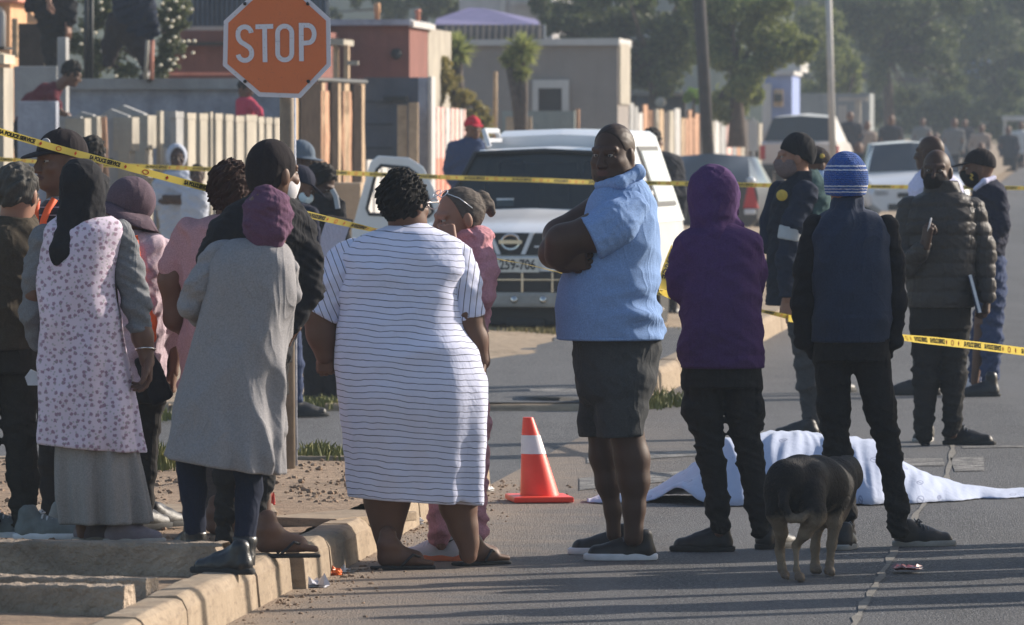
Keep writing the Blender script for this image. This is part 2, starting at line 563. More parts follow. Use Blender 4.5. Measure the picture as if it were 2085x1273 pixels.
    def foot(s, h, yaw, L=.24, z0=.012):
        """bare foot with toes; h heel point on the ground (local)"""
        u = np.array((math.sin(R(yaw)), math.cos(R(yaw)), 0)); w = np.array((u[1], -u[0], 0)); z = np.array((0, 0, 1.))
        S = Sdf(.0055, .03); k = L / .24
        h = h + z * z0
        S.cap(h + u * .035 * k + z * .03, h + u * .16 * k + z * .024, .032 * k, .036 * k, 1)
        S.cap(h + u * .05 * k + z * .075, h + u * .16 * k + z * .03, .036 * k, .026 * k, 1)
        S.cap(h + u * .045 * k + z * .05, h + u * .045 * k + z * .13, .034 * k, .036 * k, 1); S.ell(h + u * .05 * k + z * .09, np.array((.045, .045, .016)) * k)
        for x, l, r in ((.030, .232, .0125), (.013, .236, .010), (-.003, .228, .0095), (-.018, .216, .009), (-.031, .2, .0085)):
            S.cap(h + u * .165 * k + w * x * k + z * .02, h + u * (l - .01) * k + w * x * 1.1 * k + z * .012, r * 1.2 * k, r * k, 1, .006)
        S.half(h, -z, .002)
        v, q = S.mesh(); s.bm.addq(v, q, 0)
    # -------- clothing
    def add(s, name, S, mat, parent=None, smooth=True):
        v, q = S.mesh()
        b = MB(); b.addq(v, q)
        return b.build(name, mat, parent or s.root, smooth)
    def shoe(s, h, yaw, mu, ms, L=.285, top=.10, wd=1.0, sole=.024, toe=1.0, lace=None):
        u = np.array((math.sin(R(yaw)), math.cos(R(yaw)), 0)); w = np.array((u[1], -u[0], 0)); z = np.array((0, 0, 1.))
        k = L / .285; S = Sdf(.006, .03)
        S.cap(h + u * .042 * k + z * .035, h + u * .15 * k + z * .03, .036 * k * wd, .041 * k * wd)
        S.cap(h + u * .13 * k + z * .03, h + u * (.285 - .046) * k + z * (.014 + .012 * toe), .043 * k * wd, .036 * k * wd)
        S.cap(h + u * .046 * k + z * .045, h + u * .056 * k + z * max(top - .02, .06), .036 * k * wd, .040 * k * wd)
        S.cap(h + u * .085 * k + z * .068, h + u * .185 * k + z * .04, .032 * k, .027 * k)
        S.cap(h + u * .10 * k + z * .10, h + u * .175 * k + z * .068, .010 * k, .012 * k, 1, .012)
        S.disp.append(fold(.0016, (40, 40, 50), 17, True))
        S.half(h + z * .012, -z, .002)
        S.half(h + z * (top + .012), z, .004)
        v, q = S.mesh(); b = MB(); b.addq(v, q); o = b.build('shoe', mu, s.root, True)
        if lace:
            b = MB()
            for i in range(5):
                t_ = i / 4; c_ = h + u * (.115 + .075 * t_) * k + z * (.098 - .034 * t_)
                b.tube([c_ - w * .030 - z * .012, c_ - w * .014 + z * .003, c_ + w * .014 + z * .003, c_ + w * .030 - z * .012], .0042, 5)
            c_ = h + u * .105 * k + z * .108
            for sg in (-1, 1): b.tube([c_, c_ + w * sg * .025 + z * .012, c_ + w * sg * .035 + u * .012, c_], .0035, 5)
            b.build('laces', lace, o, True)
        out = []
        for t in np.linspace(0, 2 * math.pi, 28, endpoint=False):
            x = (1 - math.cos(t)) / 2 * .285 * k; sg = math.sin(t)
            wdt = (.043 + .008 * math.sin(min(1, max(0, (x / k - .08) / .2)) * math.pi)) * k * wd
            wv = wdt * abs(sg) ** .55 * (1 if sg > 0 else -1)
            out.append(h + u * (x - .004 + .008 * (x / .285)) + w * wv)
        n = len(out); b = MB()
        rs = [(1.0, .0), (1.03, .006), (1.03, sole * .8), (.98, sole)]
        c = np.mean(out, 0); V = []
        for sc, zz in rs:
            for p in out: V.append(c + (p - c) * sc + z * (zz + .0015))
        Fc = [tuple(range(n))[::-1], tuple(range(3 * n, 4 * n))]
        for i in range(3):
            for j in range(n):
                a = i * n + j; bb = i * n + (j + 1) % n
                Fc.append((a, bb, bb + n, a + n))
        b.add(V, Fc); b.build('sole', ms, o, True, autos=50)
        return o
    def slipper(s, h, yaw, ms, mst, L=.25):
        """flip-flop: sole and thong strap"""
        u = np.array((math.sin(R(yaw)), math.cos(R(yaw)), 0)); w = np.array((u[1], -u[0], 0)); z = np.array((0, 0, 1.))
        S = Sdf(.005, .02)
        S.bx(h + u * L * .47 + z * .007, (.042, L * .53, .0075), np.stack([w, u, z], 1), .007)
        o = s.add('flip_flop', S, ms)
        b = MB()
        for x in (-1, 1):
            b.tube([h + u * .19 + z * .05, h + u * .155 + w * x * .024 + z * .062, h + u * .10 + w * x * .044 + z * .015], .006, 6)
        b.build('strap', mst, o, True)
        return o
    def hat(s, name, S, mat): return s.add(name, S, mat)
    def hair(s, mat, r=(.083, .104, .1), c=(0, -.014, .032), amp=.006, fr=70, cut=((0, .045, .03), (0, 1, -.45)), low=-.06, name='hair', vox=.005, extra=None):
        S = Sdf(vox, .015); S.ell(s.HL(*c), np.array(r) * s.hs, s.hM)
        if extra: extra(S)
        if cut: S.half(s.HL(*cut[0]), s.hM @ np.array(cut[1]))
        S.half(s.HL(0, 0, low), s.hM @ np.array((0, .3, -1.)))
        if amp: S.disp.append(fold(amp, (fr, fr, fr), 5, False))
        return s.add(name, S, mat)
    def beanie(s, mat, r=(.088, .11, .118), c=(0, -.012, .03), low=.0, tilt=.25, amp=.0015, name='beanie', fr=(60, 60, 60)):
        S = Sdf(.0055, .015); S.ell(s.HL(*c), np.array(r) * s.hs, s.hM)
        S.half(s.HL(0, 0, low), s.hM @ np.array((0, tilt, -1.)))
        S.disp.append(fold(amp, fr, 3, False))
        return s.add(name, S, mat)
    def cap(s, mat, brim=None, low=.035, r=(.087, .108, .1), c=(0, -.012, .04), bl=.085, tilt=.1, name='cap', bw=.07, droop=.25):
        S = Sdf(.0055, .012); S.ell(s.HL(*c), np.array(r) * s.hs, s.hM)
        S.half(s.HL(0, 0, low), s.hM @ np.array((0, tilt, -1.)))
        S.ell(s.HL(0, .0, c[2] + r[2]), np.array((.009, .009, .006)) * s.hs, s.hM, .004)
        o = s.add(name, S, mat)
        if bl:
            B = Sdf(.005, .01)
            y0 = .06; fwd = np.array((0, 1, -droop)); fwd = fwd / np.linalg.norm(fwd)
            M2 = np.stack([s.hM[:, 0], s.hM @ fwd, s.hM @ np.array((0, droop, 1.)) / math.hypot(1, droop)], 1)
            B.ell(s.HL(0, y0 + .02, low + .012), np.array((bw, bl + .03, .0085)) * s.hs, M2)
            s.add('brim', B, brim or mat, o)
        return o
    def mask(s, mat, low=-.11, name='face_mask', k=1.0):
        S = Sdf(.0045, .02)
        S.ell(s.HL(0, .036, -.045), np.array((.066, .075, .075)) * s.hs * k, s.hM); S.ell(s.HL(0, .098, -.035), np.array((.026, .028, .03)) * s.hs, s.hM)
        S.half(s.HL(0, 0, -.008), s.hM @ np.array((0, 0., 1.)))
        S.half(s.HL(0, .01, 0), s.hM @ np.array((0, -1., .2)))
        S.half(s.HL(0, 0, low), s.hM @ np.array((0, .0, -1.)))
        return s.add(name, S, mat)
    def done(s):
        if s.core.p:
            v, q = s.core.mesh(); s.bm.addq(v, q, 0)
        s.body = s.bm.build('body', s.mats, s.root, True)
        return s
# ------------------------------------------------------------------ setting: ground, road, kerbs
def asphalt(name, col, dusty=True):
    t = NT(name)
    P = t.obj()
    c = t.mix(t.ramp(t.noise(.9, det=6, rough=.7), [(.32, 0), (.68, 1)]), vary(col, .78), vary(col, 1.25))
    c = t.mix(t.ramp(t.voro(62), [(.0, 1), (.22, 1), (.40, 0)]), c, vary(col, 2.9))
    c = t.mix(t.ramp(t.noise(50, det=4, rough=.8), [(.50, 0), (.60, 1)]), c, vary(col, .30))
    # tyre-polished and patched bands running along the road
    c = t.mix(t.ramp(t.noise(1.0, t.map((1.6, .10, 1), rot=(0, 0, ROADANG)), det=4), [(.42, 0), (.62, .55)]), c, vary(col, 1.5))
    if dusty:
        s = t.sep()
        d = t.math('SUBTRACT', s[0], t.math('MULTIPLY_ADD', s[1], .0885, -.868 - .0885 * 28.04))
        d = t.math('ADD', d, t.math('MULTIPLY_ADD', t.noise(2.3, det=6, rough=.7), 1.3, -.65))
        near = t.ramp(t.math('MULTIPLY', d, .5), [(.0, 1), (.18, .6), (.45, .10), (.7, 0)])
        fade = t.ramp(t.math('MULTIPLY_ADD', s[1], .05, -1.65), [(.1, 1), (.6, .18)])
        c = t.mix(t.math('MULTIPLY', near, fade), c, (.29, .22, .16))
    t.base(c); t.set(.82, 0, .35)
    n1 = t.bump(t.voro(110), .8, .010)
    t.bump(t.noise(60, det=5, rough=.7), .45, .008, n1)
    return t.mat
M_ROAD = asphalt('asphalt', (.078, .078, .081))
M_STREET = asphalt('asphalt_side', (.084, .084, .087), False)

def dirtmat(name, col, sc=1.0):
    t = NT(name)
    c = t.mix(t.ramp(t.noise(1.3 * sc, det=7, rough=.7), [(.3, 0), (.7, 1)]), vary(col, .72), vary(col, 1.22))
    c = t.mix(t.ramp(t.noise(19 * sc, det=5, rough=.7), [(.52, 0), (.66, 1)]), c, vary(col, .5))
    c = t.mix(t.ramp(t.voro(60 * sc), [(0, 1), (.12, 1), (.2, 0)]), c, vary(col, 1.45))
    t.base(c); t.set(.95, 0, .2)
    n1 = t.bump(t.noise(22 * sc, det=6, rough=.7), 1.0, .03)
    t.bump(t.noise(90, det=3), .6, .008, n1)
    return t.mat
M_DIRT = dirtmat('dirt', (.34, .245, .17))
M_SAND = dirtmat('sand', (.36, .28, .20), .5)
def kerbmat():
    t = NT('kerb_concrete')
    c = t.mix(t.ramp(t.noise(3, det=7, rough=.7), [(.3, 0), (.7, 1)]), (.235, .18, .125), (.36, .285, .205))
    c = t.mix(t.ramp(t.noise(1, t.map((9, 9, 45)), det=5), [(.5, 0), (.72, .7)]), c, (.17, .125, .09))
    c = t.mix(t.ramp(t.noise(140, det=2), [(.6, 0), (.7, .6)]), c, (.16, .13, .1))
    t.base(c); t.set(.9, 0, .25)
    n1 = t.bump(t.noise(14, det=6), .5, .02); t.bump(t.noise(150, det=3), .4, .005, n1)
    return t.mat
M_KERB = kerbmat()

def sheet(name, strips, mat, kind='structure'):
    """strips: list of rows of points (x,y,z) -> grid"""
    b = MB(); n = len(strips[0])
    V = [p for r in strips for p in r]
    Q = [(i * n + j, i * n + j + 1, (i + 1) * n + j + 1, (i + 1) * n + j) for i in range(len(strips) - 1) for j in range(n - 1)]
    b.add(V, Q)
    o = b.build(name, mat, None, True)
    o['kind'] = kind
    return o
def vnoise(x, y, seed=0):
    rg = np.random.RandomState(seed); o = 0
    for fr, am in ((1.1, 1), (2.7, .6), (6.1, .42), (13, .3), (29, .22)):
        for _ in range(3):
            a = rg.rand() * 6.28; p = rg.rand() * 6.28; q = rg.rand() * 6.28
            o = o + am / 3 * np.sin(fr * (x * math.cos(a) + y * math.sin(a)) + p + 1.3 * np.sin(fr * .6 * (y * math.cos(a) - x * math.sin(a)) + q))
    return o

sheet('ground', [[(x, y, -.05 + rise(y)) for x in (-140, -40, 0, 40, 140)] for y in (-20, 40, 72, 80, 90, 100, 120, 150, 200, 300, 700)], M_SAND)
sheet('road', [[(XL(y) + a * 9.4, y, rise(y)) for a in np.linspace(0, 1, 12)] for y in (4, 15, 26, 37, 47, 60, 72, 78, 84, 92, 100, 120, 160, 200, 300, 500)], M_ROAD)
sheet('side_street', [[(x, y, -.004) for x in (-40, -20, -8, -4, XL(y) + .02)] for y in (36.2, 40, 44, 47.2)], M_STREET)

def dirt_patch(name, y0, y1, ny, xl, xr, nx, zf, mat, amp, seed):
    rows = []
    for y in np.linspace(y0, y1, ny):
        xs = np.linspace(xl(y), xr(y), nx)
        zz = zf(xs, y) + amp * vnoise(xs, np.full(nx, y), seed)
        rows.append([(x, y, z) for x, z in zip(xs, zz)])
    return sheet(name, rows, mat)
dirt_patch('pavement', 18, 36.75, 280, lambda y: -5.2, lambda y: XL(y) - .17, 130, lambda x, y: .125 + 0 * x, M_DIRT, .011, 3)
FENCE_D = 6.3
def verge_z(x, y): return .10 + .2 * np.clip((XL(y) - .2 - x) / FENCE_D, 0, 1)
dirt_patch('verge', 46.75, 230, 380, lambda y: XL(y) - 16, lambda y: XL(y) - .17, 110, lambda x, y: .03 + (verge_z(x, y) - .03) * min(1, max(0, (y - 46.75) / 7)) + rise(y), M_SAND, .012, 4)
sheet('footpath', [[(XL(y) - 1.45 + a * 1.28 + .05 * math.sin(y * 2), y, .045 + .10 * min(1, max(0, (y - 46.7) / 6)) + .005 * math.sin(3 * y)) for a in np.linspace(0, 1, 5)] for y in np.linspace(46.7, 62, 24)], M_STREET)

def kerb_run(name, pts, h=.165, w=.16, jit=.006, z0=-.02):
    """kerb stones between consecutive points (x,y of the road-side foot); inner side to the left of travel"""
    b = MB(); rg = random.Random(5)
    for i, (p, q) in enumerate(zip(pts[:-1], pts[1:])):
        p = Vector(p); q = Vector(q); d = (q - p).normalized(); nl = Vector((-d.y, d.x))
        off = nl * rg.uniform(-jit, jit); hh = h + rg.uniform(-jit, jit)
        a = p + d * .006 + off; e = q - d * .006 + off + nl * rg.uniform(-jit, jit) * .6
        hh = hh + rise(p.y); sec = [(0, z0), (.012, hh - .045), (.03, hh - .012), (.05, hh), (w, hh), (w, z0)]
        V = []
        N = 5
        for t in range(N):
            c = a.lerp(e, t / (N - 1))
            for o, z in sec:
                V.append((c.x + nl.x * o + rg.uniform(-.002, .002), c.y + nl.y * o, z + (rg.uniform(-.004, .003) if z > 0 else 0)))
        k = len(sec)
        Fc = [(t * k + j, (t + 1) * k + j, (t + 1) * k + (j + 1) % k, t * k + (j + 1) % k) for t in range(N - 1) for j in range(k)]
        Fc += [tuple(range(k)), tuple(range((N - 1) * k, N * k))[::-1]]
        b.add(V, Fc)
    o = b.build(name, M_KERB, None, False, bevel=.008)
    o['kind'] = 'structure'
    return o
kerb_run('kerb', [(XL(y), y) for y in (20, 21, 22, 23, 24, 25, 26, 27, 28.02)])
kerb_run('kerb_beyond', [(XL(y) + .055, y) for y in (28.05, 28.95, 29.9, 30.7)], .16)
kerb_run('kerb_corner', [(XL(y) + .03, y) for y in (31.9, 32.8, 33.7, 34.6, 35.5, 36.3)] + [(-.2, 36.85), (-.45, 37.1)], .15)
kerb_run('kerb_side', [(x, 37.02) for x in np.arange(-.5, -6, -1.0)], .13)
kerb_run('kerb_far_side', [(x, 46.6) for x in np.arange(-7, .9, .95)], .045)
kerb_run('kerb_far', [(XL(46.7) - .12, 46.62), (XL(47.4) + .03, 47.3)] + [(XL(y) + .03, y) for y in np.arange(48.3, 100, 1.6)], .19)

def strip(name, pts, w, z, mat, jit=0.0):
    b = MB(); V = []; rg = random.Random(9)
    n = len(pts)
    for i, (x, y) in enumerate(pts):
        ww = w * (1 + rg.uniform(-jit, jit)) / 2
        V += [(x - ww, y, z), (x + ww, y, z)]
    b.add(V, [(2 * i, 2 * i + 1, 2 * i + 3, 2 * i + 2) for i in range(n - 1)])
    o = b.build(name, mat); o['kind'] = 'structure'; return o
def pxg(px, py, z=0): 
    p = W(px, py, Yg(py, z)); return (p[0], p[1])
M_PAINT = None
def paintmat():
    t = NT('worn_road_paint')
    c = t.mix(t.ramp(t.noise(7, det=8, rough=.8), [(.44, 0), (.62, 1)]), (.085, .083, .082), (.30, .285, .265))
    t.base(c); t.set(.85, 0, .3); t.bump(t.voro(80), .6, .01); return t.mat
M_PAINT = paintmat()
M_SEAM = M('road_seam', (.16, .148, .13), .9, .3, 9, .5, 60, .01)
seam = [pxg(*p) for p in ((1733, 1290), (1757, 1240), (1788, 1190), (1800, 1165), (1818, 1130), (1848, 1075), (1880, 1030), (1925, 985), (1936, 940), (1942, 900))]
sp = []
for (a, c) in zip(seam[:-1], seam[1:]):
    for t in np.linspace(0, 1, 6)[:-1]:
        sp.append((a[0] + (c[0] - a[0]) * t + random.uniform(-.006, .006), a[1] + (c[1] - a[1]) * t))
strip('road_seam', sp, .03, .004, M_SEAM, .5)
def mark(name, quad):
    b = MB(); b.add([(*pxg(*p), .004) for p in quad], [(0, 1, 2, 3)]); o = b.build(name, M_PAINT); o['kind'] = 'structure'
mark('road_marking', [(1842, 950), (1925, 950), (1920, 935), (1838, 935)])
mark('road_marking', [(1945, 962), (2005, 960), (2003, 931), (1935, 934)])
mark('road_marking', [(1195, 945), (1480, 925), (1480, 915), (1195, 932)])
mark('road_marking', [(1180, 1000), (1480, 970), (1480, 955), (1180, 975)])
mark('road_marking', [(1960, 914), (2085, 912), (2085, 908), (1960, 910)])
for q in ([(1080, 800), (1175, 802), (1175, 795), (1078, 794)],):
    b = MB(); b.add([(*pxg(*p, .10), .112) for p in q], [(0, 1, 2, 3)]); o = b.build('path_marking', M_PAINT); o['kind'] = 'structure'

# concrete posts lying at the kerb
M_CONC = M('rough_concrete', (.26, .205, .155), .95, .45, 4, 1.0, 30, .03)
def beam(label, pts, w, h, slant=0, z0=.115):
    """pts: front-bottom left and right px"""
    (xa, ya), (xb, yb) = pts
    A = W(xa, ya, Yg(ya, z0)); B = W(xb, yb, Yg(yb, z0))
    o = thing('concrete_post', label, 'concrete post', (A + B) / 2, 'concrete posts lying by the kerb')
    d = (B - A); Ln = np.linalg.norm(d); d /= Ln; n = np.array((-d[1], d[0], 0)); c = (A + B) / 2
    b = MB(); V = []; N = 24; rg = random.Random(len(label))
    for i in range(N + 1):
        t = i / N
        for k, (o1, zz) in enumerate(((0, -.02), (.004, h * .9), (.012, h), (w - .012, h), (w, h * .9), (w, -.02))):
            up = zz > 0
            sh = slant * (zz / h if up else 0) if i == N else 0
            jx = rg.uniform(-.006, .006) if i in (0, N) else 0
            V.append(A - c + d * (Ln * t - sh + jx) + n * (o1 + rg.uniform(-.003, .003)) + np.array((0, 0, zz + (rg.uniform(-.006, .004) if up else 0))))
    k = 6
    Fc = [(t * k + j, (t + 1) * k + j, (t + 1) * k + (j + 1) % k, t * k + (j + 1) % k) for t in range(N) for j in range(k)] + [tuple(range(k)), tuple(range(N * k, (N + 1) * k))[::-1]]
    b.add(V, Fc); b.build('beam', M_CONC, o, False, bevel=.006)
beam('longest concrete post with a slanted end, lying behind the other two', [(-160, 1172), (478, 1180)], .15, .135, .09)
beam('middle concrete post with a blunt end, lying in the dirt between two others', [(-160, 1228), (297, 1237)], .14, .10)
beam('nearest concrete post, shortest in view, at the bottom left corner', [(-160, 1255), (250, 1263)], .14, .115)

# ------------------------------------------------------------------ clods, pebbles, grass, litter
def clods(name, area, n, rr, mat, seed, label, z):
    rg = random.Random(seed); b = MB()
    for _ in range(n):
        x, y = area(rg); r = rr[0] + (rr[1] - rr[0]) * rg.random() ** 3
        V = []; 
        for zz, k in ((-.3, .8), (.3, 1), (.8, .5)):
            for a in range(6):
                t = a * math.pi / 3 + rg.uniform(-.3, .3); q = r * k * rg.uniform(.7, 1.2)
                V.append((x + q * math.cos(t), y + q * math.sin(t), z(x, y) + zz * r * rg.uniform(.7, 1.1)))
        Fc = [(i * 6 + j, i * 6 + (j + 1) % 6, (i + 1) * 6 + (j + 1) % 6, (i + 1) * 6 + j) for i in range(2) for j in range(6)] + [tuple(range(12, 18))]
        b.add(V, Fc)
    o = b.build(name, mat, None, False); tag(o, label, 'gravel', None, 'stuff'); return o
M_CLOD = M('clod', (.24, .165, .11), .95, .4, 12, .6, 60, .01)
def a1(rg):
    y = rg.uniform(28, 36.6); return rg.uniform(-3.4, XL(y) - .25), y
clods('pebbles', a1, 2600, (.004, .020), M_CLOD, 1, 'small clods and pebbles strewn over the bare dirt pavement', lambda x, y: .125)
def a2(rg):
    y = rg.uniform(26, 37); return XL(y) + abs(rg.gauss(0, .16)) + .02, y
clods('gravel', a2, 700, (.003, .012), M_CLOD, 2, 'loose grit lying in the gutter along the kerb', lambda x, y: .0)
def grass(name, spots, label, mat=None):
    rg = random.Random(3); b = MB()
    for px, py, z, wx, n, hgt in spots:
        c = W(px, py, Yg(py, z))
        for _ in range(n):
            x = c[0] + rg.gauss(0, wx); y = c[1] + rg.gauss(0, .12); h = hgt * rg.uniform(.25, 1.2) ** 1.3; a = rg.uniform(0, 6.28)
            l = rg.uniform(0, .7) * h; w = .004 + .004 * rg.random()
            ca, sa = math.cos(a), math.sin(a); lx, ly = l * math.cos(a * 3), l * math.sin(a * 3)
            b.add([(x - w * ca, y - w * sa, z - .02), (x + w * ca, y + w * sa, z - .02), (x + lx * .4 + w * ca, y + ly * .4 + w * sa, z + h * .6), (x + lx, y + ly, z + h), (x + lx * .4 - w * ca, y + ly * .4 - w * sa, z + h * .6)], [(0, 1, 2, 3, 4)])
    o = b.build(name, mat or M_GRASS); tag(o, label, 'grass', None, 'stuff')
M_GRASS = M('grass_blade', (.10, .15, .025), .6, .5, 5, 0, col2=(.24, .22, .06))
grass('grass', [(305, 955, .13, .06, 260, .11), (325, 948, .13, .03, 90, .12), (632, 925, .13, .04, 110, .06), (655, 926, .13, .02, 50, .08), (690, 928, .13, .05, 110, .05), (640, 826, .03, .05, 120, .06), (668, 824, .03, .09, 200, .055), (320, 850, .03, .06, 80, .05)],
      'short green weed tufts along the kerb of the side street')
grass('dry_grass', [(640, 672, .14, .35, 500, .16), (1060, 672, .14, .5, 1500, .08), (1120, 680, .14, .3, 500, .06)], 'dry yellow grass on the verge under the white pickup', M('dry_blade', (.22, .19, .06), .8, .4, 5, 0, col2=(.40, .32, .14)))
grass('weed', [(1345, 828, .0, .08, 160, .12), (1325, 832, .0, .05, 90, .09), (1395, 815, 0, .05, 60, .06)], 'low green weed growing in the gutter by the far kerb')

def crumple(name, label, px, py, z, size, col, cat='litter', seed=1, rough=.4):
    rg = np.random.RandomState(seed); c = W(px, py, Yg(py, z)); n = 7; b = MB(); V = []
    for i in range(n):
        for j in range(n):
            V.append(((i / (n - 1) - .5) * size[0] + rg.randn() * size[0] * .05, (j / (n - 1) - .5) * size[1] + rg.randn() * size[1] * .05, .008 + abs(rg.randn()) * size[2] * .5 * (1 if 0 < i < n - 1 and 0 < j < n - 1 else .3)))
    V = np.array(V)
    b.add(V, [(i * n + j, (i + 1) * n + j, (i + 1) * n + j + 1, i * n + j + 1) for i in range(n - 1) for j in range(n - 1)])
    b.add(V * (1, 1, .55) - (0, 0, .004), [(i * n + j, i * n + j + 1, (i + 1) * n + j + 1, (i + 1) * n + j) for i in range(n - 1) for j in range(n - 1)])
    o = b.build(name, M('litter_' + name + str(seed), col, rough, .3, 20, .2)); o.location = tuple(c); tag(o, label, cat)
    return o
crumple('packet', 'green crumpled packet standing in the gutter by the kerb', 712, 1148, 0, (.03, .05, .06), (.05, .45, .22), seed=2)
crumple('wrapper', 'orange sweet wrapper in the gutter by the kerb', 684, 1172, 0, (.05, .06, .03), (.7, .16, .03), seed=3)
crumple('plastic_bag', 'clear grey plastic scrap at the foot of the kerb end', 640, 1196, 0, (.12, .14, .05), (.5, .5, .55), seed=4, rough=.25)
crumple('plastic_scrap', 'small white plastic scrap beside the orange wrapper', 700, 1165, 0, (.05, .06, .02), (.7, .68, .66), seed=5)
crumple('paper_scrap', 'white paper scrap on the far dirt verge', 668, 772, .1, (.07, .1, .04), (.75, .75, .75), seed=6)
crumple('red_scrap', 'dark red flattened scrap on the tarmac right of the dog', 1850, 1160, .015, (.12, .16, .015), (.16, .02, .03), seed=7)
crumple('plastic_cup', 'small red plastic bit on the dirt behind the grey cardigan', 553, 1030, .13, (.03, .04, .05), (.65, .05, .03), seed=8)
crumple('foil_scrap', 'grey foil scrap in the gutter behind the striped dress', 843, 1068, 0, (.08, .1, .05), (.45, .45, .47), seed=9, rough=.3)
crumple('flat_litter', 'white flattened wrapper in the gutter near the cone', 990, 1000, .0, (.07, .12, .02), (.6, .58, .55), seed=10)
b = MB()
c = W(705, 1060, Yg(1060, .13))
b.box(c[0] - .2, c[0] + .16, c[1] - .5, c[1] + .2, .125, .165, rot=-.5)
tag(b.build('paving_slab', M_KERB, None, False, .006), 'broken flat paving slab lying on the dirt behind the kerb', 'slab')
b = MB(); c = W(330, 1045, Yg(1045, .13)); b.box(c[0] - .6, c[0] + .5, c[1] - .4, c[1] + .3, .12, .155, rot=.06)
tag(b.build('paving_slab', M_KERB, None, False, .006), 'long paving slab in the dirt beside the grey skirt', 'slab')
# ------------------------------------------------------------------ fences, walls, houses (all square to the road)
RD = np.array((.0885, 1.0)) / math.hypot(1, .0885); RE = np.array((RD[1], -RD[0]))
def zpx(py, Y): return H - (py - YH) * Y / F
def rb(mb, pxl, pxr, Y, depth, ytop, zbot=.1, ybot=None, mi=0, slope=0.0):
    """block square to the road: front face spans pxl..pxr at distance Y, runs back `depth` m"""
    A = np.array(((pxl - CX) * Y / F, Y)); w = (pxr - pxl) * Y / F / RE[0]
    z1 = zpx(ytop, Y); z0 = zbot if ybot is None else zpx(ybot, Y)
    V = []
    for z in (z0, z1):
        for dd in (0, depth):
            for ww in (0, w):
                p = A + RE * ww + RD * dd
                V.append((p[0], p[1], z + (slope * ww / w if z == z1 else 0)))
    mb.add(V, [(0, 2, 3, 1), (4, 5, 7, 6), (0, 1, 5, 4), (2, 6, 7, 3), (0, 4, 6, 2), (1, 3, 7, 5)], mi)
    return mb
def fy(px, D=FENCE_D):
    """distance at which the fence line (D metres left of the kerb) shows at photo column px"""
    k = (px - CX) / F
    return (-.868 - .0885 * 28.04 - D) / (k - .0885)
def fpt(px, D=FENCE_D):
    Y = fy(px, D); return np.array(((px - CX) * Y / F, Y))
def fslab(mb, pa, pb, ytop, zbot=.15, th=.05, mi=0, wob=0, D=FENCE_D, seed=0):
    """upright slab standing in the fence line between photo columns pa and pb"""
    A = fpt(pa, D); B = fpt(pb, D); z1 = zpx(ytop, A[1]); rg = random.Random(seed); N = 8
    V = []
    for i in range(N + 1):
        z = zbot + (z1 - zbot) * i / N
        for P, sg in ((A, -1), (B, 1)):
            for t in (0, -th):
                q = P + RD * (rg.uniform(-wob, wob)) + RE * t
                V.append((q[0], q[1], z))
    Fc = []
    for i in range(N):
        a = i * 4; c = a + 4
        Fc += [(a, a + 2, c + 2, c), (a + 2, a + 3, c + 3, c + 2), (a + 3, a + 1, c + 1, c + 3), (a + 1, a, c, c + 1)]
    Fc += [(0, 1, 3, 2), (N * 4, N * 4 + 2, N * 4 + 3, N * 4 + 1)]
    mb.add(V, Fc, mi)
def top(o, label, cat, group=None): return tag(o, label, cat, group)

def wall(name, col, var=.2, vs=1.5, rough=.9, bump=.5, streak=.4):
    t = NT(name)
    c = t.mix(t.ramp(t.noise(vs, det=7, rough=.7), [(.3, 0), (.7, 1)]), vary(col, 1 - var), vary(col, 1 + var))
    c = t.mix(t.ramp(t.noise(1, t.map((5, 5, .5)), det=5), [(.45, 0), (.8, streak)]), c, vary(col, .45))
    t.base(c); t.set(rough, 0, .25); t.bump(t.noise(30, det=5), bump, .02); MATS[name] = t.mat; return t.mat
M_CREAM = wall('painted_concrete_cream', (.34, .31, .26))
M_WHITE = wall('painted_white', (.46, .45, .44), .1, streak=.2)
M_GREYW = wall('grey_concrete_wall', (.30, .30, .30))
M_BLUEW = wall('blue_grey_wall', (.30, .32, .38), .35, 3)
M_DARKW = wall('dark_blue_shed', (.085, .095, .12), .2)
M_BROWN = wall('maroon_plaster', (.20, .085, .07), .15)
M_TAUPE = wall('taupe_plaster', (.24, .215, .20), .1, streak=.15)
M_ORANGE = wall('orange_plaster', (.62, .36, .20), .1)
M_TAN = wall('sandy_plaster', (.40, .30, .21), .2)
M_WOODL = wall('weathered_timber', (.40, .29, .19), .3, 6, streak=.5)
M_WOODR = wall('rusty_sheet', (.42, .24, .15), .35, 8, streak=.6)
M_WOODD = wall('dark_timber', (.055, .045, .04), .3, 6)
M_SHEETD = M('shade_dark_sheet', (.030, .024, .021), 1.0, .4, 6, .4, 30, .02, spec=0)  # colour darkened to stand for shade on the camera-facing fence sheets
M_PINK = wall('pink_sheet', (.62, .42, .38), .2, 4)
M_CORAL = wall('coral_paint', (.60, .26, .19), .2, 4)
M_TEAL = wall('dark_corrugated', (.08, .10, .13), .25, 3)
M_PURPLE = wall('purple_roof', (.17, .16, .30), .12, 2)
M_BLUEH = wall('blue_house_paint', (.24, .30, .52), .12, 2)
M_DGLASS = M('window_glass', (.02, .025, .03), .12, .2, 3, 0, spec=.6)
M_IRON = M('dark_iron', (.02, .022, .024), .6, .2, 9, .2)

# cream pillar at the left edge
b = MB(); rb(b, -26, 8, 60, .52, 138, .1); o = b.build('wall', M_CREAM); top(o, 'cream painted wall end with a tiled coping at the left edge', 'wall')
b = MB(); rb(b, -40, 9, 59.8, .6, 100, ybot=130, slope=-.05); b.build('coping', M('coping_stone', (.5, .44, .34), .9, .3, 5, .4), o)
b = MB(); rb(b, -40, 9.5, 59.9, .45, 95, ybot=100.5); b.build('roof_tile', M_WOODD, o)
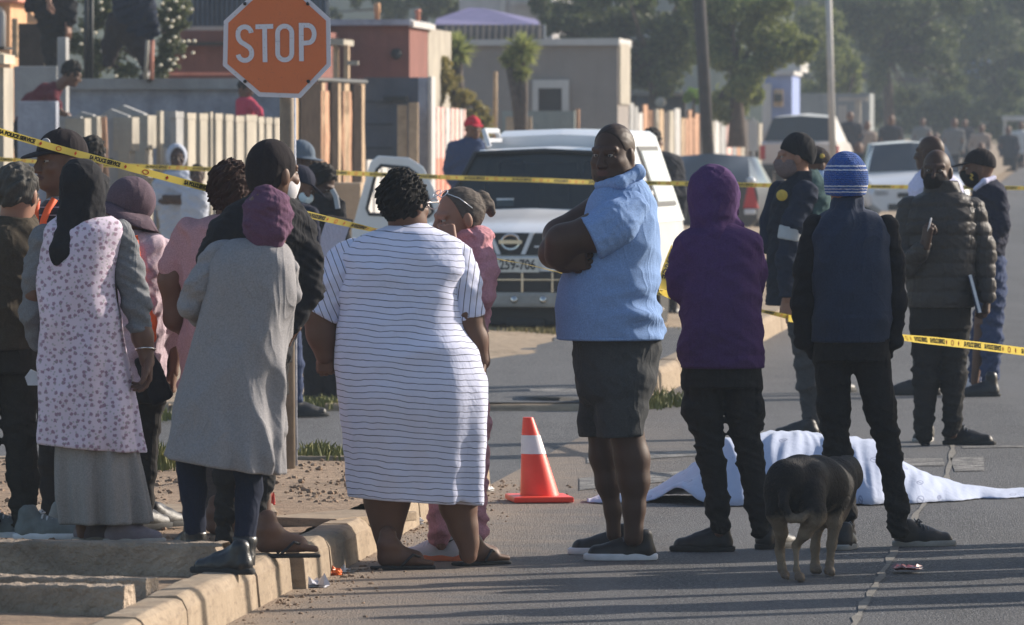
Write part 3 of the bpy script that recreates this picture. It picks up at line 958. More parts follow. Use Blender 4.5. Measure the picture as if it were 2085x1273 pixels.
# grey stepped yard walls
def blockwall(label, pxl, pxr, Y, dep, yt, m, zb=.12, pan=None):
    b = MB(); rb(b, pxl, pxr, Y, dep, yt, zb); o = b.build('wall', m, None, False, .012)
    top(o, label, 'wall', 'grey precast yard walls beside the pale palisade'); return o
blockwall('dark grey-blue wall block under the leaning person in the maroon shirt', 36, 115, 72, .2, 206, M_BLUEW)
blockwall('tall grey gate pillar with a lit white edge behind the leaning person', 117, 135, 78, .24, 76, M_GREYW)
blockwall('low grey wall left of the tall gate pillar', 28, 117, 79, .3, 135, M_GREYW)
def gabled(label, pxl, pxr, Y, dep, ytl, ytr, m=None):
    """precast panel with a sloped top and a stepped pillar at its road end"""
    o = thing('precast_wall', label, 'wall', (*fpt(pxl)[:1], Y, .1), 'grey precast yard walls beside the pale palisade')
    off = np.array(o.location)
    b = MB(); A = np.array(((pxl - CX) * Y / F, Y)); w = (pxr - pxl) * Y / F; z0 = 0.0
    zl, zr = zpx(ytl, Y), zpx(ytr, Y); zm = max(zl, zr) + .02
    pr = [(0, .1), (w, .1), (w, zr), (w * .35, zl), (0, zl - .06)]
    V = []
    for d in (0, dep * .5):
        for x, z in pr:
            p = A + RE * x + RD * d; V.append((p[0] - off[0], p[1] - off[1], z - off[2]))
    n = 5; b.add(V, [tuple(range(n)), tuple(range(n, 2 * n))[::-1]] + [(i, i + n, (i + 1) % n + n, (i + 1) % n) for i in range(n)])
    for zc in (.55, 1.05, 1.5):
        pass
    b.build('panel', m or M_GREYW, o)
    b = MB()
    for z0, z1, g in ((.1, zr - .36, 0), (zr - .36, zr - .015, .05)):
        V = []
        for z in (z0, z1):
            for d in (-.03, dep + g * 2):
                for x in (w - .10 - g, w + .015 + g * .6):
                    p = A + RE * x + RD * d; V.append((p[0] - off[0], p[1] - off[1], z - off[2]))
        b.add(V, [(0, 2, 3, 1), (4, 5, 7, 6), (0, 1, 5, 4), (2, 6, 7, 3), (0, 4, 6, 2), (1, 3, 7, 5)])
    b.build('pillar', M_CREAM, o)
    b = MB()
    for zz in (.62, 1.12, 1.58):
        p0 = A + RD * -.008; V = []
        for z in (zz - .012, zz + .012):
            for x in (0, w - .16):
                p = p0 + RE * x; V.append((p[0] - off[0], p[1] - off[1], z - off[2]))
        b.add(V, [(0, 1, 3, 2)])
    b.build('panel_joint', M_DARKW, o)
gabled('grey precast wall panel nearest the leaning person', 122, 165, 70.5, .3, 236, 238)
gabled('grey precast wall panel left of the upright brown poles', 150, 190, 71.6, .42, 228, 234)
gabled('wide grey precast wall panel with brown poles leaning on it', 205, 262, 72.6, .38, 222, 236)
gabled('tallest grey precast wall panel with a stepped cream pillar', 225, 294, 74.0, .6, 214, 232)
b = MB(); rb(b, 318, 327, 74.6, .25, 226, .12); top(b.build('fence_post', M_CREAM), 'slim cream post between the precast wall and the palisade', 'post')
b = MB(); rb(b, 331, 358, 75.2, .12, 226, .12); top(b.build('wall', M_GREYW), 'narrow grey shaded panel left of the pale palisade', 'wall')
for i, (x0, x1, dx) in enumerate(((203, 208, 26), (209, 213, 18), (214, 219, 13))):
    b = MB(); Y = 71.9 - i * .12
    a = W(x0, 238, Y); c = W(x0 + dx, 375, Y - .25)
    b.tube([c + np.array((.0, 0, -1.0)), a], .017, 8); top(b.build('wooden_pole', M_WOODR, None, True), ('outermost', 'middle', 'innermost')[i] + ' of three brown poles leaning on the precast wall', 'pole', 'brown poles leaning on the precast wall')
# blue-grey boundary wall across the back
b = MB(); rb(b, 90, 610, 84, .25, 182, .2); o = b.build('wall', M_BLUEW); top(o, 'long mottled blue-grey wall behind the palisade', 'wall')
b = MB(); rb(b, 88, 612, 83.9, .45, 160, ybot=182.2); b.build('wall_beam', M_GREYW, o)
# orange house far left
b = MB(); rb(b, -60, 22, 92, 2.5, -40, .2); o = b.build('house', M_ORANGE); top(o, 'orange plastered house with an arched white window at the far left', 'house')
b = MB(); Y = 91.9
pts = [W(8 * 1 - 9 * 1, 104, Y)]
arc = [W(-6 + 13 * math.sin(a), 34 - 18 * math.cos(a), Y) for a in np.linspace(0, 1.57, 7)]
b.tube([W(-6 + 13 * math.sin(a), 34 - 18 * math.cos(a), Y) for a in np.linspace(-1.57, 1.57, 13)] + [W(7, 100, Y)], .03, 6); b.build('window_frame', M_WHITE, o, True)
b = MB(); rb(b, -19, 6, 91.95, .04, 20, ybot=101); b.build('pane', M('sky_pane', (.25, .27, .36), .2, .1, 4, 0), o)
b = MB(); rb(b, -60, 38, 91.8, 2.9, -2, ybot=4); b.build('eave', M_CORAL, o)
# stoep gate: dark panels between turned timber posts
o = thing('timber_gate', 'dark timber gate with turned tan posts behind the low grey wall', 'gate', W(64, 135, 82))
off = np.array(o.location)
def loc(b):
    for v in b.v: v -= off
    return b
b = MB(); rb(b, 38, 96, 82.3, .04, 48, ybot=136); loc(b).build('panel', M_WOODD, o)
b = MB(); rb(b, 100, 118, 82.3, .04, 20, ybot=136); loc(b).build('panel', M_WOODD, o)
for xx, y0, y1 in ((31, 38, 118), (97, 64, 137)):
    b = MB(); zs = np.linspace(zpx(y1, 82), zpx(y0, 82), 14); c = W(xx, y1, 82)
    b.lathe([((.03 + .012 * abs(math.sin(i * 1.1))), z - c[2]) for i, z in enumerate(zs)], c - off, 12); b.build('post', M_WOODL, o, True)
b = MB(); Y = 86; V = [W(55, 47, Y), W(82, 47, Y), W(57, 20, Y), W(55, 24, Y)]; V = V + [v + np.array((0, .2, 0)) for v in V]
b.add(V, [(0, 1, 2, 3), (4, 7, 6, 5), (0, 4, 5, 1), (1, 5, 6, 2), (2, 6, 7, 3), (3, 7, 4, 0)]); top(b.build('gable', M_ORANGE), 'small orange gable showing between dark clothes over the timber gate', 'gable')
# trellis poles and leaning white pole
for i, (xx, r) in enumerate(((176, .03), (186, .026))):
    b = MB(); b.tube([W(xx, 160, 83.2), W(xx + 1, -30, 83.2)], r, 8); top(b.build('trellis_pole', M_IRON, None, True), ('left' if i == 0 else 'right') + ' one of two dark upright poles in the flowering shrub', 'pole', 'dark poles in the flowering shrub')
b = MB(); b.tube([W(296, 162, 82.7), W(301, 82, 82.7)], .021, 8); top(b.build('pole', M_CREAM, None, True), 'short cream pole leaning on the blue-grey wall under the dark trousers', 'pole')
b = MB(); b.tube([W(309, 162, 82.8), W(311, 82, 82.8)], .022, 8); top(b.build('pole', M_CORAL, None, True), 'coral painted pole beside the short cream pole', 'pole')
# low brown house and dark corrugated roof left of the sign
b = MB(); rb(b, 330, 640, 96, 4, 62, .2); o = b.build('house', M_BROWN); top(o, 'low brown house between the flowering shrub and the stop sign', 'house')
b = MB(); rb(b, 318, 640, 95.7, .3, 86, ybot=93); b.build('eave', M_IRON, o)
b = MB(); rb(b, 325, 640, 95.4, .3, 54, ybot=62); b.build('roof_edge', M_GREYW, o)
b = MB(); rb(b, 325, 640, 95.5, .2, 148, ybot=153); b.build('sill', M_CORAL, o)
b = MB()
for i in range(34):
    x0 = 330 + i * 10; rb(b, x0, x0 + 5.5, 99, .08, -40, ybot=57); rb(b, x0 + 5.5, x0 + 10, 99.05, .05, -40, ybot=57)
top(b.build('corrugated_shed', M_TEAL), 'dark blue corrugated shed rising behind the low brown house', 'shed')

# pale palisade in the fence line
pal = thing('palisade_fence', 'pale concrete palisade fence catching the sun, left of the stop sign post', 'fence', (*fpt(450), .1))
off = np.array(pal.location)
for i, (a, c, yt, k) in enumerate(((358, 375, 227, 1), (382, 400, 230, 0), (407, 424, 231, 0), (429, 434, 228, 0), (439, 454, 231, 0), (460, 476, 233, 0), (481, 498, 236, 0), (502, 524, 234, 0), (527, 539, 238, 0), (542, 555, 239, 0), (559, 575, 240, 0), (579, 592, 242, 0))):
    a += 1.2; c -= 1.2; b = MB(); fslab(b, a, c, yt + 13.5, seed=i, th=.06); fslab(b, a - 1, c + 1, yt, zbot=zpx(yt + 13, fy(a)), th=.075, seed=i)
    loc(b).build('slat', M_GREYW if k else M_CREAM, pal)
b = MB(); fslab(b, 358, 600, 300, zbot=1.5, th=.03); loc(b)
for v in b.v: v -= np.array((*(RE * .09), 0))
b.build('rail', M_GREYW, pal)
# brown sheet-and-timber fence right of the sign post
off = np.array((*fpt(670), .1))
bf = thing('timber_fence', 'tall fence of shade-dark sheets and rough rusty boards right of the stop sign', 'fence', off)
for i, (a, c, yt, m) in enumerate(((603, 608, 178, M_WOODL), (652, 671, 185, M_WOODR), (656, 662, 163, M_WOODL), (687, 694, 166, M_WOODL), (700, 716, 186, M_WOODR), (702, 712, 167, M_WOODL), (735, 743, 170, M_WOODL))):
    b = MB(); fslab(b, a, c, yt, wob=.05, seed=i + 20, th=.05); loc(b).build('board', m, bf)
for i, (a, c, yt) in enumerate(((609, 651, 166), (672, 686, 168), (717, 734, 172))):
    b = MB(); fslab(b, a, c, yt, th=-.05, seed=i); loc(b)
    for v in b.v: v -= np.array((*(RE * .03), 0))
    b.build('sheet', M_SHEETD, bf)
b = MB(); b.tube([(*(fpt(605)), zpx(161, fy(605))), (*(fpt(745)), zpx(167, fy(745)))], .03, 6); loc(b).build('rail', M_IRON, bf, True)
b = MB(); rb(b, 655, 735, 76, .5, 372, .1); top(b.build('wall', M_TAN, None, False, .02), 'low sandy plastered wall behind the open pickup door', 'wall')
# little porch with a cream canopy
o = thing('porch', 'small timber porch with a cream canopy beside the stop sign', 'porch', W(690, 165, 92)); off = np.array(o.location)
b = MB(); rb(b, 640, 700, 92, 1.2, 74, ybot=92, slope=-.04); loc(b).build('canopy', M_CREAM, o)
for xx in (678, 700):
    b = MB(); rb(b, xx, xx + 9, 92.1, .2, 92, ybot=165); loc(b).build('post', M_WOODL, o)
b = MB(); rb(b, 706, 729, 91.9, .1, 124, ybot=133); loc(b).build('beam', M_CREAM, o)
# grey shed with boards leaning
b = MB(); rb(b, 742, 862, 92.5, 1.6, 158, .15); o = b.build('shed', M_DARKW); top(o, 'dark blue-grey shed wall under the maroon house', 'shed')
for yy in (206, 252, 300):
    b = MB(); rb(b, 745, 800, 92.4, .03, yy, ybot=yy + 3); b.build('panel_joint', M_IRON, o)
b = MB(); rb(b, 780, 828, 92.3, .3, 196, ybot=204); b.build('lintel', M_IRON, o)
for i, (x0, x1, yt) in enumerate(((803, 828, 214), (832, 851, 209))):
    b = MB(); rb(b, x0 + 6 * (1 - i), x1, 91.6 - .1 * i, .08, yt, .15); top(b.build('board', M_WOODL), ('left' if i == 0 else 'right') + ' tan board standing against the dark shed wall', 'board', 'boards against the shed')
b = MB(); rb(b, 852, 871, 91.8, .5, 158, .15); top(b.build('gate_post', M_BLUEW), 'tall grey gate post with a lit white edge beside the pink fence', 'post')
b = MB(); rb(b, 872, 879, 91.7, .5, 156, .15); top(b.build('gate_post', M_WHITE), 'narrow white post against the pink fence', 'post')
off = np.array((*fpt(810), .1)); lf = thing('low_palisade', 'low cream palisade seen through the open pickup door window', 'fence', off)
for i, x_ in enumerate(np.arange(748, 868, 15)):
    b = MB(); fslab(b, x_, x_ + 11.5, 326, th=.05, seed=i); loc(b).build('slat', M_WHITE, lf)
# maroon house
b = MB(); rb(b, 560, 834, 99, 2.55, 48, .2); o = b.build('house', M_BROWN); top(o, 'maroon plastered house with a white parapet above the shed', 'house')
b = MB(); rb(b, 556, 836, 98.8, .3, 40, ybot=52); b.build('parapet', M_BLUEW, o)
b = MB(); rb(b, 832, 842, 98.7, 3.1, 40, ybot=55, slope=-.03); b.build('parapet', M_WHITE, o)
b = MB(); b.lathe([(.0, -.06), (.07, -.05), (.08, 0), (.05, .03)], W(807, 110, 98.82), 12, axis='y'); b.build('vent', M_IRON, o, True)
b = MB(); rb(b, 870, 872, 101.5, 3.4, 58, .2); top(b.build('wall', M_CREAM), 'cream side wall just behind the maroon house', 'wall')
for i, (xx, y0, y1, m) in enumerate(((768, 9, 42, M_ORANGE), (851, 22, 40, M_CORAL))):
    b = MB(); c = W(xx, y1, 100); b.lathe([(.035, -.02), (.035, .1), (.045, .11), (.045, zpx(y0, 100) - zpx(y1, 100)), (.03, zpx(y0, 100) - zpx(y1, 100) + .02)], c, 12)
    top(b.build('chimney_pot', m, None, True), ('taller orange' if i == 0 else 'shorter coral') + ' chimney pot on the maroon house', 'chimney', 'chimney pots')
# pink and coral sheets
off = np.array((*fpt(910), .1)); pf = thing('pink_fence', 'faded pink and coral sheet fence left of the navy-shirted bystander', 'fence', off)
for i, (a, c) in enumerate(((881, 889), (890, 898), (899, 907), (908, 918), (919, 927), (928, 936), (937, 944), (945, 950))):
    b = MB(); fslab(b, a, c - 1.5, 217 + i * .8, th=.05, seed=i, zbot=zpx(322, fy(a)), wob=.03); loc(b).build('sheet', M_PINK if i % 3 else M_WHITE, pf)
    b = MB(); fslab(b, a, c - 1.5, 322.6, th=.055, seed=i); loc(b).build('sheet', M_CORAL, pf)
# taupe house
b = MB(); rb(b, 900, 1257, 118, 2.6, 92, .2); o = b.build('house', M_TAUPE); top(o, 'taupe flat-roofed house with a white framed window', 'house')
b = MB(); rb(b, 896, 1260, 117.9, 2.9, 82, ybot=93, slope=.03); b.build('coping', M_WHITE, o)
b = MB(); rb(b, 1258.5, 1263, 117.85, 2.3, 88, ybot=212); b.build('pilaster', M_CREAM, o)
wf = MB()
for q in ((1084, 1158, 163, 180), (1084, 1096, 180, 226), (1144, 1158, 180, 226), (1084, 1158, 226, 232)): rb(wf, q[0], q[1], 117.92 - (q[0] - 900) * 118 / F * .0888, .12, q[2], ybot=q[3])
wfo = wf.build('window_frame', M_WHITE, o)
b = MB(); rb(b, 1095, 1145, 117.95 - 195 * 118 / F * .0888, .06, 179, ybot=227); b.build('pane', M_DGLASS, wfo)
b = MB(); rb(b, 1022, 1170, 112, .15, 226, .2); top(b.build('wall', wall('green_grey_wall', (.23, .26, .25))), 'low grey-green yard wall in front of the taupe house', 'wall')
b = MB(); rb(b, 1030, 1082, 111, .08, 238, .2); top(b.build('board', M_TAN), 'square tan board leaning on the grey-green wall', 'board')
b = MB(); rb(b, 1172, 1179, 111.5, .12, 222, .2); top(b.build('fence_post', M_WOODR), 'thin reddish post at the end of the grey-green wall', 'post')
b = MB(); b.tube([W(1008, 290, 104), W(1009, 146, 104)], .03, 8); top(b.build('pole', M_WOODL, None, True), 'thin tan pole between the yellow shrub and the yucca', 'pole')
# roof with a striped fascia, pale building beyond
b = MB(); Y = 130
V = [W(885, 50, Y), W(1105, 55, Y), W(1092, 40, Y + 3), W(985, 17, Y + 4), W(955, 16, Y + 4), W(890, 38, Y + 3)]
b.add(V + [v + np.array((0, 1.5, -.3)) for v in V], [tuple(range(6)), tuple(range(6, 12))[::-1]] + [(i, i + 6, (i + 1) % 6 + 6, (i + 1) % 6) for i in range(6)])
o = b.build('house_roof', M_PURPLE); top(o, 'purple-blue roof with a striped fascia behind the taupe house', 'roof')
b = MB()
for i in range(16):
    x0 = 905 + i * 12.6; rb(b, x0, x0 + 6.5, 129.8, .06, 50, ybot=96)
b.build('fascia_slat', M_TAUPE, o)
b = MB(); rb(b, 893, 1108, 130.1, .3, 51, .2); b.build('wall', M_TEAL, o)
b = MB(); rb(b, 935, 1125, 165, 6, -40, 2); o = b.build('building', wall('pale_far_wall', (.42, .41, .42), .1)); top(o, 'pale tall building in the haze behind the purple roof', 'building')
b = MB(); rb(b, 1018, 1030, 164.8, .2, -40, 2); b.build('pilaster', M_WHITE, o)
b = MB(); rb(b, 1040, 1128, 164.5, .3, 2, ybot=9, slope=-.3); b.build('gutter', M_WHITE, o)
# fence slats, carport and huts in the middle distance
off = np.array((*fpt(1420), .1)); fs = thing('slat_fence', 'long rough fence of mixed pale and rusty boards receding past the dark pole', 'fence', off)
rg = random.Random(12); x = 1283.0; i = 0
while x < 1560:
    w = rg.uniform(7, 13); yt = 216 + (x - 1285) * .12 + rg.choice((0, 0, 4, 12, -6))
    m = rg.choice((M_CREAM, M_WOODL, M_WOODR, M_WHITE, M_PINK, M_GREYW, M_WOODD, M_WOODL))
    b = MB(); fslab(b, x, x + w * .8, yt, th=.05, wob=.06, seed=i); loc(b).build('slat', m, fs); x += w; i += 1
b = MB(); fslab(b, 1281, 1562, 240, zbot=.3, th=.02); loc(b)
for v in b.v: v -= np.array((*(RE * .07), 0))
b.build('backing', M_WOODD, fs)
b = MB(); rb(b, 1275, 1400, 150, 5, 184, ybot=194, slope=-.05); o = b.build('carport', M_GREYW); top(o, 'low grey carport roof beyond the taupe house', 'carport')
for xx in (1290, 1345, 1390):
    b = MB(); rb(b, xx, xx + 5, 150.5, .1, 194, .2); b.build('post', M_WOODD, o)
b = MB(); rb(b, 1278, 1396, 154, .1, 194, .2); b.build('wall', M_DARKW, o)
b = MB(); b.lathe([(.02, -.03), (.10, -.025), (.115, 0), (.09, .03), (.03, .04)], W(1345, 209, 148), 14, axis='y'); top(b.build('basin', M_CREAM, None, True), 'round cream basin hanging under the carport roof', 'basin')
b = MB(); rb(b, 1552, 1612, 176, 4, 152, .2); o = b.build('house', M_BLUEH); top(o, 'small blue house with white roof edge left of the lamp post', 'house')
b = MB(); rb(b, 1545, 1616, 175.8, 4.5, 145, ybot=153); b.build('roof', M_WHITE, o)
b = MB(); rb(b, 1575, 1630, 180, 4, 122, ybot=146); b.build('roof', M_WHITE, o)
wfo = None
b = MB(); rb(b, 1574, 1594, 175.7, .1, 182, ybot=218); wfo = b.build('window', M_WOODL, o)
b = MB(); rb(b, 1576, 1592, 175.6, .1, 192, ybot=207); b.build('pane', M_DGLASS, wfo)
b = MB(); rb(b, 1552, 1570, 175.7, .1, 170, .3); b.build('door', M_WHITE, o)
b = MB(); rb(b, 1612, 1770, 185, 3, 190, .2); top(b.build('wall', wall('hazy_grey_wall', (.22, .235, .24))), 'long grey wall beyond the parked white pickup', 'wall')
b = MB(); rb(b, 1706, 1722, 178, .3, 215, .2); rb(b, 1706, 1765, 178, .3, 198, ybot=206); rb(b, 1740, 1752, 178.1, .3, 206, .2)
top(b.build('gateway', M_CREAM), 'pale timber gateway frame right of the lamp post', 'gate')
b = MB(); rb(b, 1968, 2015, 262, .3, 118, ybot=160); top(b.build('billboard', wall('dim_blue_board', (.16, .24, .42))), 'small blue board hanging in the trees at the far right', 'board')
b = MB(); rb(b, 2012, 2044, 256, .3, 64, ybot=79); top(b.build('roof', M_WHITE), 'small white roof edge showing through the far trees', 'roof')
b = MB(); rb(b, 2040, 2110, 205, 4, 236, ybot=246); rb(b, 2042, 2050, 205.2, .2, 246, .1); o = b.build('bus_shelter', M_WHITE); top(o, 'pale bus shelter roof and post at the far right edge', 'shelter')
# poles
b = MB(); b.tube([W(1444, 350, 128), W(1432, 140, 128), W(1420, -60, 128)], .115, 12); top(b.build('utility_pole', M('dark_pole', (.035, .03, .03), .9, .3, 6, .4), None, True), 'dark timber utility pole in front of the big tree', 'pole')
b = MB(); b.tube([W(1696, 330, 150), W(1690, 120, 150), W(1685, -60, 150)], [.075, .07, .065], 12); top(b.build('lamp_post', M('galvanised', (.42, .40, .38), .6, .15, 4, .1), None, True), 'slim pale grey lamp post rising behind the parked white pickup', 'lamp post')
b = MB(); rb(b, 1524, 1542, 120, .05, 246, ybot=308); o = b.build('street_sign', M_WHITE); top(o, 'narrow white sign plate on a post left of the far white pickup', 'sign')
b = MB(); b.tube([W(1533, 470, 120.1), W(1533, 240, 120.1)], .025, 8); b.build('post', M_GREYW, o, True)

# ------------------------------------------------------------------ hills, trees
t = NT('far_hill'); c = t.mix(t.ramp(t.noise(.08, det=8, rough=.75), [(.35, 0), (.65, 1)]), (.03, .04, .035), (.09, .10, .07)); t.base(c); t.set(1, 0, 0); M_HILL = t.mat
b = MB(); V = []; nx = 60
for j, (yy, zz) in enumerate(((300, 0), (330, 6), (370, 12), (420, 15))):
    for i in range(nx):
        x = -40 + i * 2.2
        V.append((x, yy + 8 * math.sin(i * .5), zz * (1 + .12 * math.sin(i * .9) + .08 * math.sin(i * 2.3)) - (0 if j else 1)))
b.add(V, [(j * nx + i, j * nx + i + 1, (j + 1) * nx + i + 1, (j + 1) * nx + i) for j in range(3) for i in range(nx - 1)])
o = b.build('hills', M_HILL, None, True); o['kind'] = 'structure'

def leafmat(name, c1, c2):
    if name in MATS: return MATS[name]
    t = NT(name)
    geo = t.N.new('ShaderNodeNewGeometry')
    c = t.mix(geo.outputs['Random Per Island'], c1, c2)
    t.base(c); t.set(.55, 0, .35)
    tr = t.N.new('ShaderNodeBsdfTranslucent'); t.l(c, tr.inputs[0])
    mx = t.N.new('ShaderNodeMixShader'); mx.inputs[0].default_value = .38
    out = t.N['Material Output']; t.l(t.b.outputs[0], mx.inputs[1]); t.l(tr.outputs[0], mx.inputs[2]); t.l(mx.outputs[0], out.inputs[0])
    MATS[name] = t.mat; return t.mat
L_DARK = leafmat('leaf_dark', (.03, .048, .018), (.13, .155, .055))
L_MID = leafmat('leaf_mid', (.07, .095, .026), (.25, .28, .085))
L_YEL = leafmat('leaf_yellow', (.16, .15, .04), (.36, .30, .10))
L_SHRUB = leafmat('leaf_shrub', (.05, .07, .03), (.17, .18, .08))
M_BARK = M('bark', (.07, .05, .04), .95, .4, 8, .9, 30, .03)

def leaves(cl, n, sz, seed, squash=.8):
    """cl: clumps (centre, radius); small bent leaf quads spread through each clump's volume, denser outside"""
    rg = np.random.RandomState(seed); b = MB()
    tot = sum(r ** 2 for _, r in cl); A = []; Nn = []
    for c, r in cl:
        k = max(8, int(n * r * r / tot))
        d = rg.randn(k, 3); d /= np.linalg.norm(d, axis=1)[:, None]
        lob = 1 + .28 * np.sin(d @ rg.randn(3) * 4 + rg.rand() * 6) + .2 * np.sin(d @ rg.randn(3) * 7 + rg.rand() * 6)
        rr = r * (rg.rand(k) ** .45) * lob
        A.append(c + d * rr[:, None] * (1, 1, squash)); Nn.append(d)
    P = np.concatenate(A); D = np.concatenate(Nn); k = len(P)
    nrm = D * .6 + rg.randn(k, 3) * .7 + (0, 0, .3); nrm /= np.linalg.norm(nrm, axis=1)[:, None]
    u = np.cross(nrm, rg.randn(k, 3)); u /= np.linalg.norm(u, axis=1)[:, None]; v = np.cross(nrm, u)
    s = (sz * (.6 + .8 * rg.rand(k)))[:, None]
    V = np.stack([P - u * s * .5, P + v * s * .22 + nrm * s * .06, P + u * s * .5 - nrm * s * .1, P - v * s * .22 + nrm * s * .06], 1).reshape(-1, 3)
    b.addq(V, np.arange(4 * k).reshape(-1, 4)); return b

def tree(name, label, cat, base, trunk, blobs, Y, n, sz, mat, seed, group=None, bark=M_BARK, r0=.2, spread=1.0):
    """blobs: photo (px,py,r_px) lobes; spread: depth of the crown"""
    rg = random.Random(seed); bz = W(base[0], base[1], Y); o = thing(name, label, cat, bz, group)
    cl = []
    for px, py, r in blobs:
        rad = r * Y / F
        for _ in range(5):
            a = rg.uniform(0, 6.28); q = rg.uniform(.2, .75) * rad
            p = W(px, py, Y) + np.array((q * math.cos(a), rg.uniform(-1, 1) * spread * rad, q * math.sin(a) * .9)) - bz
            cl.append((p, rad * rg.uniform(.38, .62)))
    leaves(cl, n, sz, seed).build('crown', mat, o)
    b = MB(); tp = [W(px, py, Y) - bz for px, py in trunk]
    b.tube(tp, np.linspace(r0, r0 * .45, len(tp)), 9)
    for c, r in cl[::3]:
        m = tp[-1] * .6 + c * .4 + np.array((0, 0, -.1)); b.tube([tp[len(tp) // 2], tp[-1], m, c], [r0 * .4, r0 * .34, r0 * .2, r0 * .06], 6)
    b.build('trunk', bark, o, True)
    return o
tree('tree', 'big dark-crowned tree standing behind the taupe house', 'tree', (1330, 300), [(1330, 300), (1335, 200), (1325, 120)],
     [(1180, 30, 70), (1260, 10, 90), (1330, 60, 90), (1230, 70, 60), (1310, 120, 60), (1150, 50, 45), (1390, 30, 80), (1370, 130, 55), (1110, 25, 38), (1240, 130, 50), (1290, 155, 42), (1195, 100, 45), (1345, 165, 38)], 150, 34000, .13, L_DARK, 1, 'trees along the road', spread=1.6)
tree('tree', 'sunlit olive tree behind the dark leaning utility pole', 'tree', (1500, 300), [(1500, 300), (1500, 220), (1495, 140)],
     [(1450, 20, 60), (1520, 30, 70), (1580, 70, 65), (1470, 100, 60), (1540, 130, 55), (1490, 180, 50), (1610, 100, 45), (1560, 10, 60), (1530, 205, 40), (1470, 220, 40), (1640, 90, 25)], 142, 26000, .12, L_MID, 2, 'trees along the road', spread=1.2)
tree('tree', 'round green tree beside the lamp post over the grey wall', 'tree', (1720, 280), [(1720, 280), (1720, 200)],
     [(1700, 110, 50), (1735, 130, 40), (1720, 160, 35), (1660, 60, 60), (1680, 170, 40), (1650, 185, 30)], 200, 9000, .15, L_MID, 3, 'trees along the road')
tree('tree', 'tall hazy tree with a bare trunk in the middle of the far street', 'tree', (1812, 290), [(1812, 300), (1808, 180), (1800, 90)],
     [(1800, 30, 90), (1870, 60, 80), (1900, 20, 90), (1760, 60, 60), (1850, 130, 55), (1790, 150, 40), (1900, 130, 60), (1740, 10, 70), (1930, 160, 40), (1850, 190, 30)], 215, 24000, .16, L_DARK, 4, 'trees along the road', spread=1.3)
tree('tree', 'hazy rounded tree at the far right edge of the street', 'tree', (2040, 290), [(2040, 290), (2040, 200)],
     [(1990, 40, 80), (2060, 60, 80), (2040, 130, 60), (1990, 170, 45), (2060, 190, 45), (1960, 110, 50), (2100, 120, 60), (2020, 205, 30), (1975, 0, 70), (2080, 0, 70)], 250, 20000, .18, L_DARK, 5, 'trees along the road', spread=1.3)
tree('tree', 'broad dark tree in the haze behind the lamp post', 'tree', (1690, 280), [(1690, 280), (1690, 150)],
     [(1640, 30, 70), (1700, 60, 80), (1760, 120, 70), (1680, 130, 60), (1610, 170, 50), (1720, 200, 50), (1650, 0, 80), (1790, 220, 40), (1840, 170, 60), (1900, 90, 80), (1960, 180, 60), (2030, 80, 80), (2080, 170, 60), (1580, 90, 60), (1530, 190, 50), (1780, 30, 80), (1950, 10, 80)], 275, 34000, .2, L_DARK, 6, 'trees along the road', spread=1.3)
tree('shrub', 'row of low hazy bushes behind the far group of people', 'shrub', (1930, 300), [(1930, 320), (1930, 260)],
     [(1780, 245, 40), (1830, 225, 45), (1880, 215, 45), (1930, 225, 45), (1980, 220, 45), (2030, 225, 40), (2080, 220, 45), (1850, 265, 35), (1910, 262, 35), (1965, 265, 35), (2020, 262, 32), (1800, 190, 40), (1950, 190, 40), (2060, 180, 40)], 232, 16000, .17, L_DARK, 21, spread=1.0, r0=.08)
tree('tree', 'dark feathery tree on the skyline left of the purple roof', 'tree', (850, 60), [(850, 80), (860, 40), (870, 0)],
     [(830, 5, 50), (890, 0, 45), (780, 5, 22), (920, 8, 40), (720, 0, 18), (680, 30, 16)], 180, 9000, .16, L_DARK, 7, 'trees along the road')
tree('shrub', 'tall shrub full of small white blossoms behind the blue-grey wall', 'shrub', (240, 300), [(250, 300), (240, 150), (235, 90)],
     [(190, 40, 42), (165, 100, 40), (215, 120, 35), (260, 150, 28), (350, 30, 45), (335, 90, 40), (365, 60, 30), (180, 150, 25), (325, 140, 26), (200, 0, 40), (280, 60, 40), (250, 20, 45), (345, 120, 22)], 85.5, 12000, .07, L_SHRUB, 8, spread=.5, r0=.06)
rg = random.Random(4); blo = MB()
for px, py in [(330, 8), (358, 3), (364, 36), (352, 43), (348, 55), (318, 31), (356, 76), (345, 84), (373, 85), (384, 84), (396, 84), (345, 122), (360, 121), (374, 116), (354, 130), (346, 143), (393, 108), (327, 133), (182, 18), (182, 55), (194, 67), (208, 104), (208, 20), (205, 5), (166, 62), (222, 136), (236, 155), (165, 90), (278, 120), (285, 130), (345, 20), (372, 15), (390, 20), (340, 40)]:
    blo.lathe([(.004, -.02), (.022, -.01), (.026, .0), (.016, .015), (.003, .02)], W(px, py, 84.6 + rg.uniform(-.1, .2)), 7)
sh = [o for o in bpy.data.objects if o.name.startswith('shrub')][0]
for v in blo.v: v -= np.array(sh.location)
bo = blo.build('blossoms', M('blossom', (.75, .68, .52), .6, .1, 3, 0), sh, True); bo['kind'] = 'stuff'
tree('shrub', 'bushy yellow-green shrub in front of the yucca', 'shrub', (935, 300), [(935, 300), (930, 220), (920, 160)],
     [(900, 130, 25), (910, 170, 32), (940, 200, 30), (970, 230, 28), (950, 250, 26), (985, 265, 20), (895, 200, 20), (925, 225, 28), (990, 240, 16)], 103.5, 9000, .07, L_YEL, 9, spread=.8, r0=.05)
tree('shrub', 'small bright green bush beside the leaning utility pole', 'shrub', (1412, 230), [(1412, 240), (1412, 200)], [(1412, 190, 16), (1402, 200, 10), (1424, 205, 12)], 140, 1800, .09, leafmat('leaf_bright', (.10, .20, .03), (.22, .34, .06)), 10, r0=.04)
